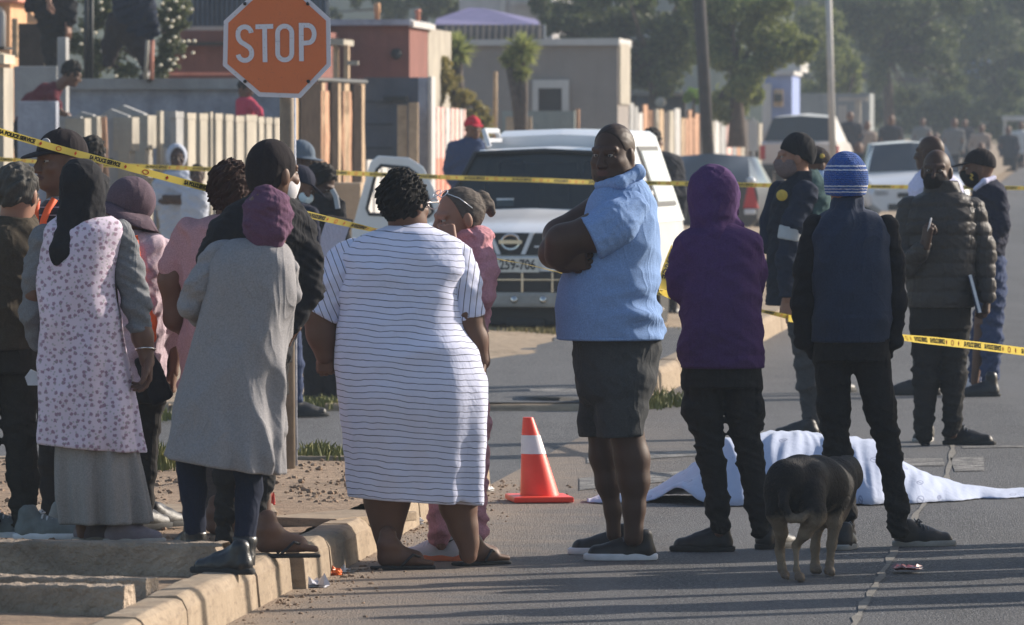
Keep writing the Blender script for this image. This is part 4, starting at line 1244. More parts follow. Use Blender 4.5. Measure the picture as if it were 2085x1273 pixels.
def yucca(label, heads, base, Y, mat, seed):
    rg = random.Random(seed); bz = W(*base, Y); o = thing('yucca', label, 'yucca', bz, 'yuccas before the taupe house')
    b = MB(); tr = MB()
    for px, py, rp in heads:
        c = W(px, py, Y) - bz; L0 = rp * Y / F
        tr.tube([np.array((0, 0, -.3)), c * .5 + np.array((.02, 0, 0)), c], [.075, .07, .06], 8)
        for _ in range(260):
            a = rg.uniform(0, 6.28); e = rg.uniform(-.9, 1.5); d = np.array((math.cos(a) * math.cos(e), math.sin(a) * math.cos(e), math.sin(e)))
            L = L0 * rg.uniform(.75, 1.2) * (1 if e > 0 else .8); w = np.cross(d, (0, 0, 1.)); w = w / (np.linalg.norm(w) + 1e-6) * .022
            dr = np.array((0, 0, -.12 * L))
            b.add([c - w * .6, c + w * .6, c + d * L * .5 + w, c + d * L + dr, c + d * L * .5 - w], [(0, 1, 2, 3, 4)])
    b.build('leaves', mat, o); tr.build('trunk', M('yucca_bark', (.09, .07, .06), .95, .4, 14, 1, 30, .03), o, True)
yucca('spiky yucca behind the yellow-green shrub', [(932, 105, 46), (915, 125, 30)], (935, 290), 108, leafmat('leaf_yucca', (.16, .20, .05), (.42, .44, .16)), 1)
yucca('taller spiky yucca with a shaggy trunk beside the white framed window', [(1064, 105, 46), (1035, 125, 25), (1062, 150, 28)], (1062, 290), 108, leafmat('leaf_yucca', (.16, .20, .05), (.42, .44, .16)), 2)
# ------------------------------------------------------------------ vehicles
def paint(name, col, rough=.28, metal=.0):
    if name in MATS: return MATS[name]
    t = NT(name); c = t.mix(t.ramp(t.noise(2.5, det=6), [(.35, 0), (.75, 1)]), col, vary(col, .86)); t.base(c)
    t.set(rough, metal, .5); t.b.inputs['Coat Weight'].default_value = .5; t.b.inputs['Coat Roughness'].default_value = .12
    t.l(t.math('MULTIPLY_ADD', t.noise(6, det=4), .18, rough - .06), t.b.inputs['Roughness'])
    MATS[name] = t.mat; return t.mat
P_WHITE = paint('white_car_paint', (.70, .71, .73))
P_CREAMC = paint('off_white_car_paint', (.58, .54, .52), .4)
P_BLACK = paint('black_car_paint', (.008, .009, .012), .45)
TYRE = M('tyre_rubber', (.022, .021, .02), .85, .3, 12, .4, 60, .006)
RIM = M('alloy_rim', (.45, .45, .46), .3, .1, 9, 0, metal=.8)
CHROME = M('chrome', (.62, .60, .56), .16, .08, 9, 0, metal=1)
TRIM = M('black_trim', (.018, .018, .02), .55, .2, 9, .1)
SKID = M('grey_bumper_plastic', (.30, .295, .28), .6, .25, 5, .15)
LAMP_R = M('tail_lamp_red', (.45, .015, .02), .2, .15, 30, 0)
LAMP_W = M('headlamp_glass', (.55, .57, .6), .12, .2, 30, 0)
SEATM = M('dark_seat', (.03, .03, .034), .9, .2, 9, .2)
def glassmat():
    t = NT('car_glass'); t.base((.02, .028, .03)); t.set(.06, 0, .6)
    tr = t.N.new('ShaderNodeBsdfTransparent'); tr.inputs[0].default_value = (.42, .5, .5, 1)
    mx = t.N.new('ShaderNodeMixShader'); mx.inputs[0].default_value = .5
    t.l(tr.outputs[0], mx.inputs[1]); t.l(t.b.outputs[0], mx.inputs[2]); t.l(mx.outputs[0], t.N['Material Output'].inputs[0]); return t.mat
CGLASS = glassmat()
LAB = bpy.data.curves
def text_mesh(txt, size, bold=0.0, xs=1.0):
    """flat text -> (verts n x 2, faces), centred"""
    cu = bpy.data.curves.new('t', 'FONT'); cu.body = txt; cu.size = size; cu.align_x = 'CENTER'; cu.align_y = 'CENTER'; cu.offset = bold; cu.resolution_u = 3
    ob = bpy.data.objects.new('t', cu); COL.objects.link(ob)
    dg = bpy.context.evaluated_depsgraph_get(); me = bpy.data.meshes.new_from_object(ob.evaluated_get(dg))
    v = np.array([(p.co.x * xs, p.co.y) for p in me.vertices]); f = [tuple(p.vertices) for p in me.polygons]
    bpy.data.objects.remove(ob); bpy.data.meshes.remove(me); bpy.data.curves.remove(cu)
    return v, f
def put_text(mb, txt, size, c, xa, ya, bold=0, xs=1.0, mi=0):
    v, f = text_mesh(txt, size, bold, xs); xa = np.array(xa, float); ya = np.array(ya, float)
    return mb.add(np.array(c, float) + v[:, :1] * xa + v[:, 1:] * ya, f, mi)

def loft(stations, glass=()):
    """stations: (y, [(hw,z) ... bottom to top centre]); returns body MB, glass MB; glass: set of (station, ring index) cells"""
    b = MB(); g = MB(); V = []; K = len(stations[0][1])
    for y, ring in stations:
        R2 = [(-hw, y, z) for hw, z in ring] + [(hw, y, z) for hw, z in ring[::-1]]
        V += R2
    n = 2 * K; fb = []; fg = []
    for i in range(len(stations) - 1):
        for j in range(n - 1):
            jj = min(j, n - 2 - j)
            (fg if (i, jj) in glass else fb).append((i * n + j, (i + 1) * n + j, (i + 1) * n + j + 1, i * n + j + 1))
    fb.append(tuple(range(n))); fb.append(tuple(range((len(stations) - 1) * n, len(stations) * n))[::-1])
    b.add(V, fb)
    if fg:
        us = sorted({i for q in fg for i in q}); mp = {a: i for i, a in enumerate(us)}; g.add([V[i] for i in us], [[mp[i] for i in q] for q in fg])
    return b, g
def wheel(parent, x, y, r, w, side, name='wheel'):
    o = bpy.data.objects.new(name, None); 
    b = MB(); b.lathe([(r * .60, -w / 2), (r * .93, -w / 2), (r, -w / 2 + .03), (r, w / 2 - .03), (r * .93, w / 2), (r * .60, w / 2)], (x, y, r), 28, axis='x')
    bpy.data.objects.remove(o)
    ty = b.build(name, TYRE, parent, True, autos=40)
    b = MB(); b.lathe([(r * .61, -w * .3), (r * .60, w * .42), (r * .5, w * .40), (r * .2, w * .30), (r * .12, w * .44), (.01, w * .45)] if side > 0 else [(.01, -w * .45), (r * .12, -w * .44), (r * .2, -w * .30), (r * .5, -w * .4), (r * .60, -w * .42), (r * .61, w * .3)], (x, y, r), 24, axis='x')
    for k in range(6):
        a = k * math.pi / 3
        b.tube([(x + side * w * .36, y + .12 * r * math.cos(a), r + .12 * r * math.sin(a)), (x + side * w * .42, y + .56 * r * math.cos(a), r + .56 * r * math.sin(a))], .022, 6)
    b.build('rim', RIM, ty, True, autos=40)
def quad(mb, pts, th=(0, 0, 0), mi=0):
    p = np.array(pts, float); q = p + np.array(th); n = len(p)
    return mb.add(np.concatenate([p, q]), [tuple(range(n)), tuple(range(n, 2 * n))[::-1]] + [(i, i + n, (i + 1) % n + n, (i + 1) % n) for i in range(n)], mi)

# --- white double-use pickup with canopy, nose towards us, driver's door open
NY = 60.6; NX = (1041 - CX) * NY / F
tk = thing('pickup_truck', 'white pickup with a canopy and open door, parked nose first beyond the striped dress', 'pickup', (NX, NY, .06), rotz=-R(8.5))
z0 = -.06
body, _ = loft([(.02, [(.70, .50), (.80, .56), (.82, .74), (.80, .86), (.60, .92), (0, .93)]),
                (.10, [(.74, .42), (.84, .52), (.86, .78), (.83, .92), (.62, .955), (0, .965)]),
                (.55, [(.74, .38), (.87, .52), (.885, .80), (.85, .98), (.64, 1.015), (0, 1.03)]),
                (1.25, [(.74, .36), (.87, .52), (.885, .82), (.85, 1.03), (.70, 1.10), (0, 1.125)]),
                (1.40, [(.74, .36), (.86, .50), (.87, .82), (.845, 1.04), (.72, 1.06), (0, 1.07)]),
                (3.0, [(.74, .36), (.86, .50), (.87, .82), (.85, 1.0), (.74, 1.02), (0, 1.02)]),
                (5.0, [(.74, .42), (.86, .50), (.87, .82), (.85, 1.0), (.74, 1.02), (0, 1.02)])])
body.build('body', P_WHITE, tk, True, autos=28)
cab, gl = loft([(1.22, [(.80, 1.06), (.78, 1.09), (.74, 1.10), (0, 1.125)]),
                (1.95, [(.82, 1.06), (.78, 1.10), (.61, 1.59), (0, 1.615)]),
                (2.15, [(.82, 1.06), (.78, 1.10), (.60, 1.63), (0, 1.655)]),
                (2.95, [(.82, 1.06), (.78, 1.10), (.60, 1.64), (0, 1.665)])], {(0, 2)})
cab.build('cab', P_WHITE, tk, True, autos=28)
gl.build('windscreen', CGLASS, tk, True)
b = MB()
b.tube([(-.77, 1.20, 1.10), (-.615, 1.93, 1.60), (0, 1.95, 1.625), (.615, 1.93, 1.60), (.77, 1.20, 1.10)], .022, 6); b.build('windscreen_seal', TRIM, tk, True)
b = MB(); b.box(-.74, .74, 1.35, 1.75, .98, 1.075); b.box(-.72, .72, 2.85, 2.9, .9, 1.2); b.build('dashboard', TRIM, tk, False, .02)
for x in (-.38, .38):
    S = Sdf(.02, .05); S.bx((x, 2.55, 1.08), (.24, .10, .32), None, .06); S.bx((x, 2.6, 1.45), (.12, .05, .09), None, .04)
    v, q = S.mesh(); bb = MB(); bb.addq(v, q); bb.build('seat', SEATM, tk, True)
b = MB(); b.box(-.30, .18, 2.78, 2.80, 1.18, 1.52); b.build('rear_window', M('daylit_rear_panel', (.16, .2, .21), .4, .2, 9, 0), tk)  # opaque panel, pale colour stands for daylight through the rear window
b = MB(); b.box(-.33, -.18, 1.335, 1.345, 1.14, 1.21); b.build('licence_disc', M('paper_slip', (.45, .5, .55), .8, .1, 9, 0), tk)
can, _ = loft([(2.98, [(.86, .98), (.845, 1.02), (.615, 1.70), (.55, 1.745), (0, 1.77)]),
               (3.2, [(.865, .98), (.85, 1.02), (.60, 1.755), (.54, 1.80), (0, 1.82)]),
               (5.02, [(.865, .98), (.85, 1.02), (.60, 1.755), (.54, 1.80), (0, 1.82)])])
can.build('canopy', P_WHITE, tk, True, autos=28)
for sd in (-1, 1):
    b = MB()
    def cp(y, z, o): 
        x = .85 + (.60 - .85) * (z - 1.02) / (1.755 - 1.02); return (sd * (x + o), y, z)
    f = MB(); quad(f, [cp(3.35, 1.12, .004), cp(4.75, 1.12, .004), cp(4.75, 1.66, .004), cp(3.35, 1.66, .004)][::sd], (sd * .012, 0, .003)); fo = f.build('canopy_window', TRIM, tk)
    quad(b, [cp(3.43, 1.16, .02), cp(4.67, 1.16, .02), cp(4.67, 1.62, .02), cp(3.43, 1.62, .02)][::sd], (sd * .006, 0, .002)); b.build('pane', M('canopy_pane', (.5, .53, .56), .1, .1, 3, 0), fo)
    b = MB(); b.box(sd * .55 - .03, sd * .55 + .03, 2.2, 2.95, 1.70, 1.735); b.tube([(sd * .52, 2.15, 1.66), (sd * .57, 2.2, 1.80), (sd * .57, 2.95, 1.80), (sd * .56, 3.0, 1.72)], .025, 8); b.build('roof_rail', P_WHITE, tk, True, autos=40)
# nose
b = MB(); b.box(-.80, .80, -.012, .1, .735, .925); b.build('grille', TRIM, tk, False, .015)
b = MB()
for sd in (-1, 1):
    quad(b, [(sd * .165, -.03, .93), (sd * .205, -.03, .93), (sd * .125, -.03, .74), (sd * .085, -.03, .74)][::sd], (0, .04, 0))
    b.box(sd * .40 - .2, sd * .40 + .2, -.022, .0, .80, .815)
b.build('grille_bar', P_WHITE, tk, False, .006)
b = MB(); n = 26
ring = [(.075 * math.cos(a), .062 * math.sin(a)) for a in np.linspace(0, 2 * math.pi, n, endpoint=False)]
b.tube([(x, -.04, .848 + z) for x, z in ring + ring[:1]], .012, 8, caps=False); b.box(-.10, .10, -.052, -.03, .832, .864); b.build('badge', CHROME, tk, True, autos=40)
for sd in (-1, 1):
    b = MB(); quad(b, [(sd * .42, -.03, .90), (sd * .80, .02, .90), (sd * .82, .04, .76), (sd * .46, -.03, .76)][::sd], (0, .05, 0)); b.build('headlight', LAMP_W, tk, False, .012)
b = MB(); b.box(-.86, .86, -.14, .16, .46, .725); b.box(-.84, -.36, -.16, .1, .56, .72); bu = b.build('bumper', P_WHITE, tk, False, .03)
b = MB(); b.box(-.50, .50, -.152, -.12, .42, .60); b.build('air_intake', TRIM, bu, False, .015)
b = MB(); b.box(-.5, .5, -.175, -.155, .522, .534); 
for x in (-.38, -.12, .12, .38): b.box(x - .009, x + .009, -.172, -.154, .42, .59)
b.build('intake_bar', CHROME, bu)
b = MB(); b.box(-.82, .82, -.17, .1, .29, .425); sk = b.build('skid_plate', SKID, bu, False, .035)
b = MB()
for x in (-.62, -.2, .05, .3, .62): b.lathe([(.0, -.012), (.028, -.01), (.034, 0), (.03, .01)], (x, -.172, .36), 12, axis='y')
b.build('bolt', CHROME, sk, True)
b = MB(); b.box(-.72, .72, .0, .9, .14, .33); b.box(-.05, .3, -.02, .1, .12, .2); b.build('undertray', TRIM, tk, False, .03)
b = MB(); b.box(-.265, .265, -.168, -.156, .59, .715); pl = b.build('number_plate', M('plate_white', (.60, .60, .56), .5, .1, 9, 0), bu, False, .004)
b = MB(); put_text(b, 'CA 259-706', .118, (0, -.1705, .652), (1, 0, 0), (0, 0, 1), .003, .80); b.build('plate_lettering', M('plate_ink', (.02, .02, .025), .6, .1, 9, 0), pl)
for x, sd in ((-.73, -1), (.73, 1)):
    wheel(tk, x, .82, .345, .23, sd); wheel(tk, x, 3.75, .345, .23, sd)
for sd in (1,):
    b = MB(); b.box(.86, 1.02, 1.52, 1.62, 1.08, 1.28); b.build('wing_mirror', P_WHITE, tk, False, .03)
# open door: hinged at the driver's side, swung half open
def dpt(px, py, o=0.0):
    u = (893 - px) / 232.0; Y = NY + 1.2 + u * .85
    p = W(px, py, Y + o) - np.array(tk.location); c, s_ = math.cos(R(8.5)), math.sin(R(8.5))
    return np.array((p[0] * c - p[1] * s_, p[0] * s_ + p[1] * c, p[2]))
outer = [(718, 610), (716, 470), (735, 400), (754, 330), (770, 317), (832, 321), (862, 340), (884, 385), (908, 450), (908, 610)]
inner = [(752, 436), (747, 425), (757, 385), (768, 345), (776, 337), (830, 342), (850, 356), (868, 392), (882, 432), (872, 441)]
b = MB(); V = []
for o in (0, .06):
    V += [dpt(*p, o) for p in outer] + [dpt(*p, o) for p in inner]
n = 10; Fc = []
for i in range(n):
    j = (i + 1) % n
    Fc += [(i, j, n + j, n + i), (2 * n + i, 3 * n + i, 3 * n + j, 2 * n + j), (i, 2 * n + i, 2 * n + j, j), (n + i, n + j, 3 * n + j, 3 * n + i)]
b.add(V, Fc); dr = b.build('door', P_WHITE, tk, False, .012)
b = MB(); b.tube([dpt(*p, -.002) for p in inner + inner[:1]], .016, 6, caps=False); b.build('window_seal', TRIM, dr, True)
b = MB(); b.tube([dpt(800, 340, .03), dpt(806, 438, .03)], .012, 6); b.build('window_bar', TRIM, dr, True)

# --- other parked vehicles further up the road
def small_car(name, label, cat, px, Y, stations, cab, glass, matp, rot, wheels, z=.05):
    o = thing(name, label, cat, ((px - CX) * Y / F, Y, z), 'vehicles parked further up the road', rotz=rot)
    b, _ = loft(stations); b.build('body', matp, o, True, autos=30)
    b, g = loft(cab, glass); b.build('cab', matp, o, True, autos=30)
    if g.f: g.build('windscreen', M_DGLASS, o, True)
    for x, y, sd in wheels: wheel(o, x, y, .31, .2, sd)
    return o
hb = [(0, [(.60, .35), (.74, .45), (.78, .60), (.70, .70), (0, .73)]), (.15, [(.66, .28), (.80, .42), (.82, .68), (.76, .78), (0, .83)]),
      (.9, [(.68, .25), (.83, .42), (.84, .74), (.80, .90), (0, .96)]), (1.3, [(.68, .25), (.83, .42), (.84, .80), (.80, .95), (0, .98)]), (3.9, [(.66, .3), (.80, .45), (.82, .8), (.78, .95), (0, .97)])]
hc = [(1.0, [(.80, .90), (.76, .93), (.74, .95), (0, .98)]), (1.75, [(.80, .90), (.77, .95), (.58, 1.40), (0, 1.44)]), (3.0, [(.80, .90), (.77, .95), (.57, 1.42), (0, 1.47)]), (3.8, [(.78, .90), (.75, .95), (.68, 1.0), (0, 1.05)])]
o = small_car('hatchback', 'white hatchback facing us in the road behind the man in the grey puffer jacket', 'car', 1872, 113, hb, hc, {(0, 2), (1, 1)}, P_WHITE, R(2), [(-.72, .75, -1), (.72, .75, 1), (-.72, 3.2, -1), (.72, 3.2, 1)], .30)
for sd in (-1, 1):
    b = MB(); b.box(sd * .6 - .14, sd * .6 + .14, .0, .12, .56, .70); b.build('headlight', LAMP_W, o, False, .03)
b = MB(); b.box(-.5, .5, -.02, .1, .36, .46); b.box(-.35, .35, -.02, .1, .56, .64); b.build('grille', TRIM, o, False, .02)
b = MB(); b.lathe([(.001, -.03), (.05, -.03), (.055, -.015), (.05, 0)], (0, 0, .67), 14, axis='y'); b.build('badge', CHROME, o, True)
for sd in (-1, 1):
    b = MB(); b.box(sd * .82, sd * .98, 1.25, 1.35, .92, 1.04); b.build('wing_mirror', P_WHITE, o, False, .03)
pk = [(0, [(.66, .42), (.80, .5), (.82, .72), (.80, .95), (0, .96)]), (.1, [(.68, .4), (.82, .5), (.84, .75), (.82, 1.0), (0, 1.0)]), (2.2, [(.68, .35), (.84, .45), (.86, .75), (.83, 1.02), (0, 1.04)]), (4.8, [(.64, .35), (.80, .5), (.82, .72), (.74, .95), (0, 1.0)])]
pc = [(.25, [(.82, .95), (.80, 1.0), (.78, 1.01), (0, 1.02)]), (.42, [(.82, .95), (.80, 1.0), (.60, 1.52), (0, 1.56)]), (2.4, [(.82, .95), (.80, 1.0), (.60, 1.56), (0, 1.62)]), (3.2, [(.82, .95), (.8, .98), (.76, 1.0), (0, 1.04)])]
o = small_car('pickup_truck', 'off-white bakkie seen from behind, parked beside the slim lamp post', 'pickup', 1627, 152, pk, pc, {(0, 2)}, P_CREAMC, -R(7), [(-.74, .9, -1), (.74, .9, 1), (-.74, 3.9, -1), (.74, 3.9, 1)], .74)
for sd in (-1, 1):
    b = MB(); b.box(sd * .79 - .06, sd * .79 + .06, -.02, .12, .62, .92); b.build('tail_light', LAMP_R, o, False, .02)
b = MB(); b.box(-.8, .8, -.12, .05, .38, .52); b.build('bumper', TRIM, o, False, .03)
b = MB(); b.box(-.25, .25, -.01, .02, .62, .72); b.build('number_plate', P_WHITE, o)
b = MB(); quad(b, [(.86, .5, .55), (.875, 4.4, .55), (.875, 4.4, .6), (.86, .5, .6)], (.01, 0, 0)); b.build('side_moulding', TRIM, o)
o = small_car('saloon_car', 'black car seen from behind between the white pickup and the purple hoodie', 'car', 1437, 110, hb[::-1] and [(3.9 - y, r) for y, r in hb[::-1]], [(3.9 - y, r) for y, r in hc[::-1]], {(0, 2), (1, 1)}, P_BLACK, -R(8), [(-.72, .75, -1), (.72, .75, 1), (-.72, 3.2, -1), (.72, 3.2, 1)], .10)
b = MB(); b.prism([(.58, .62), (.82, .62), (.74, .98), (.66, .98)], -.03, .14); b.build('tail_light', LAMP_R, o, False, .02)
b = MB(); b.prism([(-.82, .62), (-.58, .62), (-.66, .98), (-.74, .98)], -.03, .14); b.build('tail_light', LAMP_R, o, False, .02)
b = MB(); b.box(.6, .78, -.04, .1, .52, .61); b.build('reversing_light', LAMP_W, o, False, .02)
b = MB(); b.lathe([(.002, 0), (.06, .01), (.075, .05), (.06, .09), (.002, .1)], (.70, .02, 1.0), 12); b.build('rear_lamp', LAMP_W, o, True)

# ------------------------------------------------------------------ stop sign
SY = Yg(952, .13)
stop = thing('stop_sign', 'worn orange STOP sign on a pole at the street corner', 'stop sign', W(587, 952, SY))
so = np.array(stop.location)
b = MB(); pc = W(584, 200, SY) - so; b.tube([(0, .0, -.3), W(584, 200, SY) - so, W(580, 10, SY) - so], .036, 16); b.build('pole', M('sign_pole', (.20, .165, .13), .55, .35, 5, .2, 40), stop, True)
b = MB(); b.tube([W(598, 330, SY + .35) - so + np.array((0, 0, -1.6)), W(595, 180, SY + .35) - so], .020, 12)
gp = b
octp = [(508, 3), (623, 0), (673, 44), (674, 134), (612, 199), (527, 197), (454, 134), (456, 43)]
octp = [(515, -12), (616, -14), (673, 38), (674, 134), (612, 200), (527, 197), (454, 134), (456, 43)]
b = MB(); n = 8; c8 = np.mean([W(*p, SY - .06) for p in octp], 0)
def ring8(k, dy): return [c8 + (W(*p, SY - .06) - c8) * k + np.array((0, dy, 0)) - so for p in octp]
V = ring8(1, 0) + ring8(1, .006) + ring8(.918, 0)
b.add(V[:8] + V[8:16], [tuple(range(8, 16))] + [(i, (i + 1) % 8, (i + 1) % 8 + 8, i + 8) for i in range(8)] + [tuple(range(8))[::-1]])
t = NT('sign_border'); c = t.mix(t.ramp(t.noise(95, det=4), [(.66, 0), (.70, .8)]), (.58, .58, .64), (.12, .08, .07)); t.base(c); t.set(.5, 0, .4)
pb = b.build('plate', t.mat, stop)
t = NT('sign_face'); c = t.mix(t.noise(6, det=6), (.55, .14, .045), (.64, .175, .055)); c = t.mix(t.ramp(t.noise(120, det=3), [(.62, 0), (.7, .5)]), c, (.3, .1, .05))
t.base(c); t.set(.55, 0, .4); M_SIGN = t.mat
b = MB(); V = ring8(.915, -.003); b.add(V + ring8(.915, 0), [tuple(range(8))[::-1]] + [(i, i + 8, (i + 1) % 8 + 8, (i + 1) % 8) for i in range(8)]); b.build('sign_face', M_SIGN, stop)
# lettering: strokes traced as centre lines
SW = 9.6
NST = [0]
def stroke(mb, pts, w=SW, Y=None):
    NST[0] += 1; Yq = SY - .0655 - .0004 * NST[0]
    P = [np.array(p, float) for p in pts]; P = [P[0]] + [q for p, q in zip(P[:-1], P[1:]) if np.linalg.norm(q - p) > .6]; P = np.array(P); V = []
    for i in range(len(P)):
        d1 = P[i] - P[i - 1] if i else P[1] - P[0]; d2 = P[i + 1] - P[i] if i < len(P) - 1 else d1
        d1 = d1 / np.linalg.norm(d1); d2 = d2 / np.linalg.norm(d2); t = d1 + d2; t /= np.linalg.norm(t)
        nn = np.array((-t[1], t[0])); k = w / 2 / max(.6, (t @ d1))
        V += [W(*(P[i] + nn * k), Yq) - so, W(*(P[i] - nn * k), Yq) - so]
    mb.add(V, [(2 * i, 2 * i + 1, 2 * i + 3, 2 * i + 2) for i in range(len(P) - 1)])
def arc(cx, cy, rx, ry, a0, a1, n=10): return [(cx + rx * math.cos(R(a)), cy + ry * math.sin(R(a))) for a in np.linspace(a0, a1, n)]
b = MB()
stroke(b, arc(498.5, 68.5, 13.5, 13.5, -5, -180, 12) + [(485, 74), (486.5, 80), (491, 86), (500, 91.5), (508, 97), (512, 103)] + arc(499, 109.5, 14, 14, 0, 172, 12))
stroke(b, [(520.5, 55), (556.5, 54)]); stroke(b, [(539, 57), (540, 127)])
stroke(b, [(565.5, 85)] + arc(580, 68, 14.5, 14.5, 180, 360, 12) + [(594.5, 85), (594.5, 105)] + arc(580, 108, 14.5, 14.5, 0, 180, 12) + [(565.5, 107), (565.5, 84)])
stroke(b, [(614, 125), (613.5, 47)]); stroke(b, [(614, 52), (628, 52)] + arc(628, 70, 12, 17.5, -85, 85, 12) + [(614, 88.5)])
t = NT('sign_white'); c = t.mix(t.ramp(t.noise(90, det=4), [(.6, 0), (.66, .6)]), (.60, .61, .67), (.3, .2, .17)); t.base(c); t.set(.5, 0, .4)
b.build('lettering', t.mat, stop)
for px, py in ((499, 8), (627, 8), (499, 166), (628, 166)):
    bb = MB(); bb.lathe([(.004, -.012), (.008, -.011), (.009, -.004), (.009, 0)], W(px, py, SY - .0635) - so, 10, axis='y'); bb.build('bolt', TRIM, stop, True)
gpo = thing('grey_post', 'thin grey post standing just behind the stop sign pole', 'post', W(598, 930, SY + .35))
for v in gp.v: v += so - np.array(gpo.location)
gp.build('post_tube', M_BLUEW, gpo, True)

# ------------------------------------------------------------------ traffic cone
CYc = Yg(1022)
cone = thing('traffic_cone', 'orange traffic cone with a white band standing on the tarmac beside the dark-shorted man', 'traffic cone', W(1098, 1022, CYc))
ORANGE = M('cone_orange', (.88, .06, .028), .42, .1, 6, .1, 90, .003)
sc_ = CYc / F
b = MB(); b.box(-61 * sc_, 61 * sc_, -.26 * .75, .26 * .75, .004, .032, rot=.12); b.build('base', ORANGE, cone, False, .008)
def cr(py): return np.interp(py, (848, 884, 922, 1012), (10.5, 18.5, 25, 41)) * sc_
def cz(py): return (1020 - py) * sc_
lean = lambda py: np.interp(py, (848, 1012), (-23, 2)) * sc_
def conepart(y0, y1, g, name, m, mi=1):
    b = MB(); V = []; seg = 32; ys = np.linspace(y1, y0, 6); 
    for y in ys:
        for k in range(seg):
            a = 2 * math.pi * k / seg; V.append((lean(y) + (cr(y) + g) * math.cos(a), (cr(y) + g) * math.sin(a), cz(y)))
    Fc = [(i * seg + k, i * seg + (k + 1) % seg, (i + 1) * seg + (k + 1) % seg, (i + 1) * seg + k) for i in range(5) for k in range(seg)]
    Fc += [tuple(range(5 * seg, 6 * seg))]
    b.add(V, Fc); b.build(name, m, cone, True, autos=40)
conepart(848, 1013, 0, 'body', ORANGE); conepart(884, 922, .002, 'reflective_band', M('cone_band', (.72, .66, .68), .35, .08, 9, .05))
# ------------------------------------------------------------------ people: cloth
def striped(name, col, line, vec, period, duty, warp=.006, tilt=0):
    t = NT(name)
    v = t.math('ADD', t.dot(vec), t.math('MULTIPLY', t.noise(5, det=3), warp * 2))
    fr = t.math('FRACT', t.math('DIVIDE', v, period))
    m = t.ramp(fr, [(0, 1), (duty, 1), (duty + .05, 0)])
    c = t.mix(t.noise(7, det=4), vary(col, .93), vary(col, 1.05))
    t.base(t.mix(m, c, line)); t.set(.9, 0, .2, .2)
    n1 = t.bump(t.noise(7, det=3, dist=.7), .45, .02); t.bump(t.noise(380, det=1), .2, .002, n1); return t.mat
STR_W = (.62, .64, .80); STR_L = (.075, .075, .10)
M_STRIPE = striped('striped_jersey', STR_W, STR_L, (.07, 0, 1), .0256, .09, .020)
M_STRIPE_L = striped('striped_sleeve', STR_W, STR_L, (.80, 0, .33), .0225, .10, .005)
M_STRIPE_R = striped('striped_sleeve', STR_W, STR_L, (.87, 0, -.10), .0225, .10, .005)
def floral():
    t = NT('floral_cotton'); P = t.map((1, .12, 1), rot=(R(90), 0, 0))
    d = t.voro(33, P, rnd=.8, dim='2D'); n = t.noise(110, det=3)
    m = t.ramp(t.math('ADD', d, t.math('MULTIPLY_ADD', n, .55, -.275)), [(.19, 1), (.30, 0)])
    d2 = t.voro(44, t.map((1, .12, 1), rot=(R(90), 0, 0), loc=(.013, .02, .1)), rnd=1, dim='2D')
    m2 = t.ramp(t.math('ADD', d2, t.math('MULTIPLY_ADD', n, .5, -.25)), [(.12, 1), (.22, 0)])
    c = t.mix(m, t.mix(t.noise(6), (.56, .47, .58), (.66, .57, .66)), (.30, .20, .27)); c = t.mix(t.math('MULTIPLY', m2, .6), c, (.27, .29, .27))
    t.base(c); t.set(.88, 0, .2, .2); n1 = t.bump(t.noise(8, det=3, dist=.6), .4, .02); t.bump(t.noise(380, det=1), .2, .002, n1); return t.mat
M_FLORAL = floral()
C_GREY = cloth('grey_knit', (.235, .23, .24)); C_GREYD = cloth('grey_sleeve', (.16, .165, .175)); C_SKIRT = cloth('grey_skirt', (.25, .235, .225), bump=.2)
C_BLACK = cloth('black_cloth', (.018, .018, .021)); C_BLACK2 = cloth('black_trousers', (.022, .021, .021), wr=14, bump=.6); C_NAVY = cloth('navy_cloth', (.018, .024, .042)); C_LEG = cloth('navy_leggings', (.014, .018, .034), bump=.15)
C_OLIVE = cloth('olive_jacket', (.058, .047, .034)); C_OLIVET = cloth('dark_olive_trousers', (.026, .024, .021), wr=13, bump=.6)
C_PURPLE = cloth('purple_fleece', (.066, .030, .098)); C_WRAP = cloth('plum_head_wrap', (.105, .052, .092), wr=22, bump=.6)
C_PINK = cloth('dusty_pink_top', (.42, .24, .25)); C_PALEP = cloth('pale_pink_top', (.45, .36, .41)); C_HOODP = cloth('pink_tracksuit', (.52, .25, .28), wr=16, bump=.6)
C_BLUE = cloth('blue_polo', (.19, .29, .50), wr=7, bump=.3); C_SHORT = cloth('charcoal_shorts', (.050, .052, .054), wr=10, bump=.4)
C_GREEN = cloth('bottle_green_fleece', (.030, .052, .054)); C_FLEECE = None; C_VEST = cloth('navy_quilted_vest', (.030, .040, .068), sheen=.05); C_PUFF = cloth('grey_puffer', (.048, .044, .043), rough=.5, sheen=0)
C_LAV = cloth('lavender_shirt', (.55, .55, .72)); C_POLB = cloth('police_blue', (.045, .060, .115)); C_POLJ = cloth('police_navy', (.022, .024, .040))
C_GREYT = cloth('grey_trousers', (.055, .056, .06)); C_MAROON = cloth('maroon_shirt', (.10, .018, .028)); C_RED = cloth('red_shirt', (.42, .05, .09)); C_WHITEB = cloth('white_hoodie', (.40, .43, .50))
C_HAT = cloth('mauve_grey_hat', (.105, .075, .095)); C_CAP = cloth('black_cap', (.022, .018, .020)); C_REDCAP = cloth('red_cap', (.45, .03, .05)); C_SHIRTN = cloth('navy_tee', (.035, .055, .12)); C_BLUEG = cloth('blue_grey_hat', (.11, .14, .18))
C_ORVEST = M('orange_hi_vis', (.95, .12, .02), .6, .1, 9, .1); C_SURG = M('surgical_mask', (.55, .68, .75), .8, .08, 30, .2); C_BLMASK = cloth('black_mask', (.016, .015, .016))
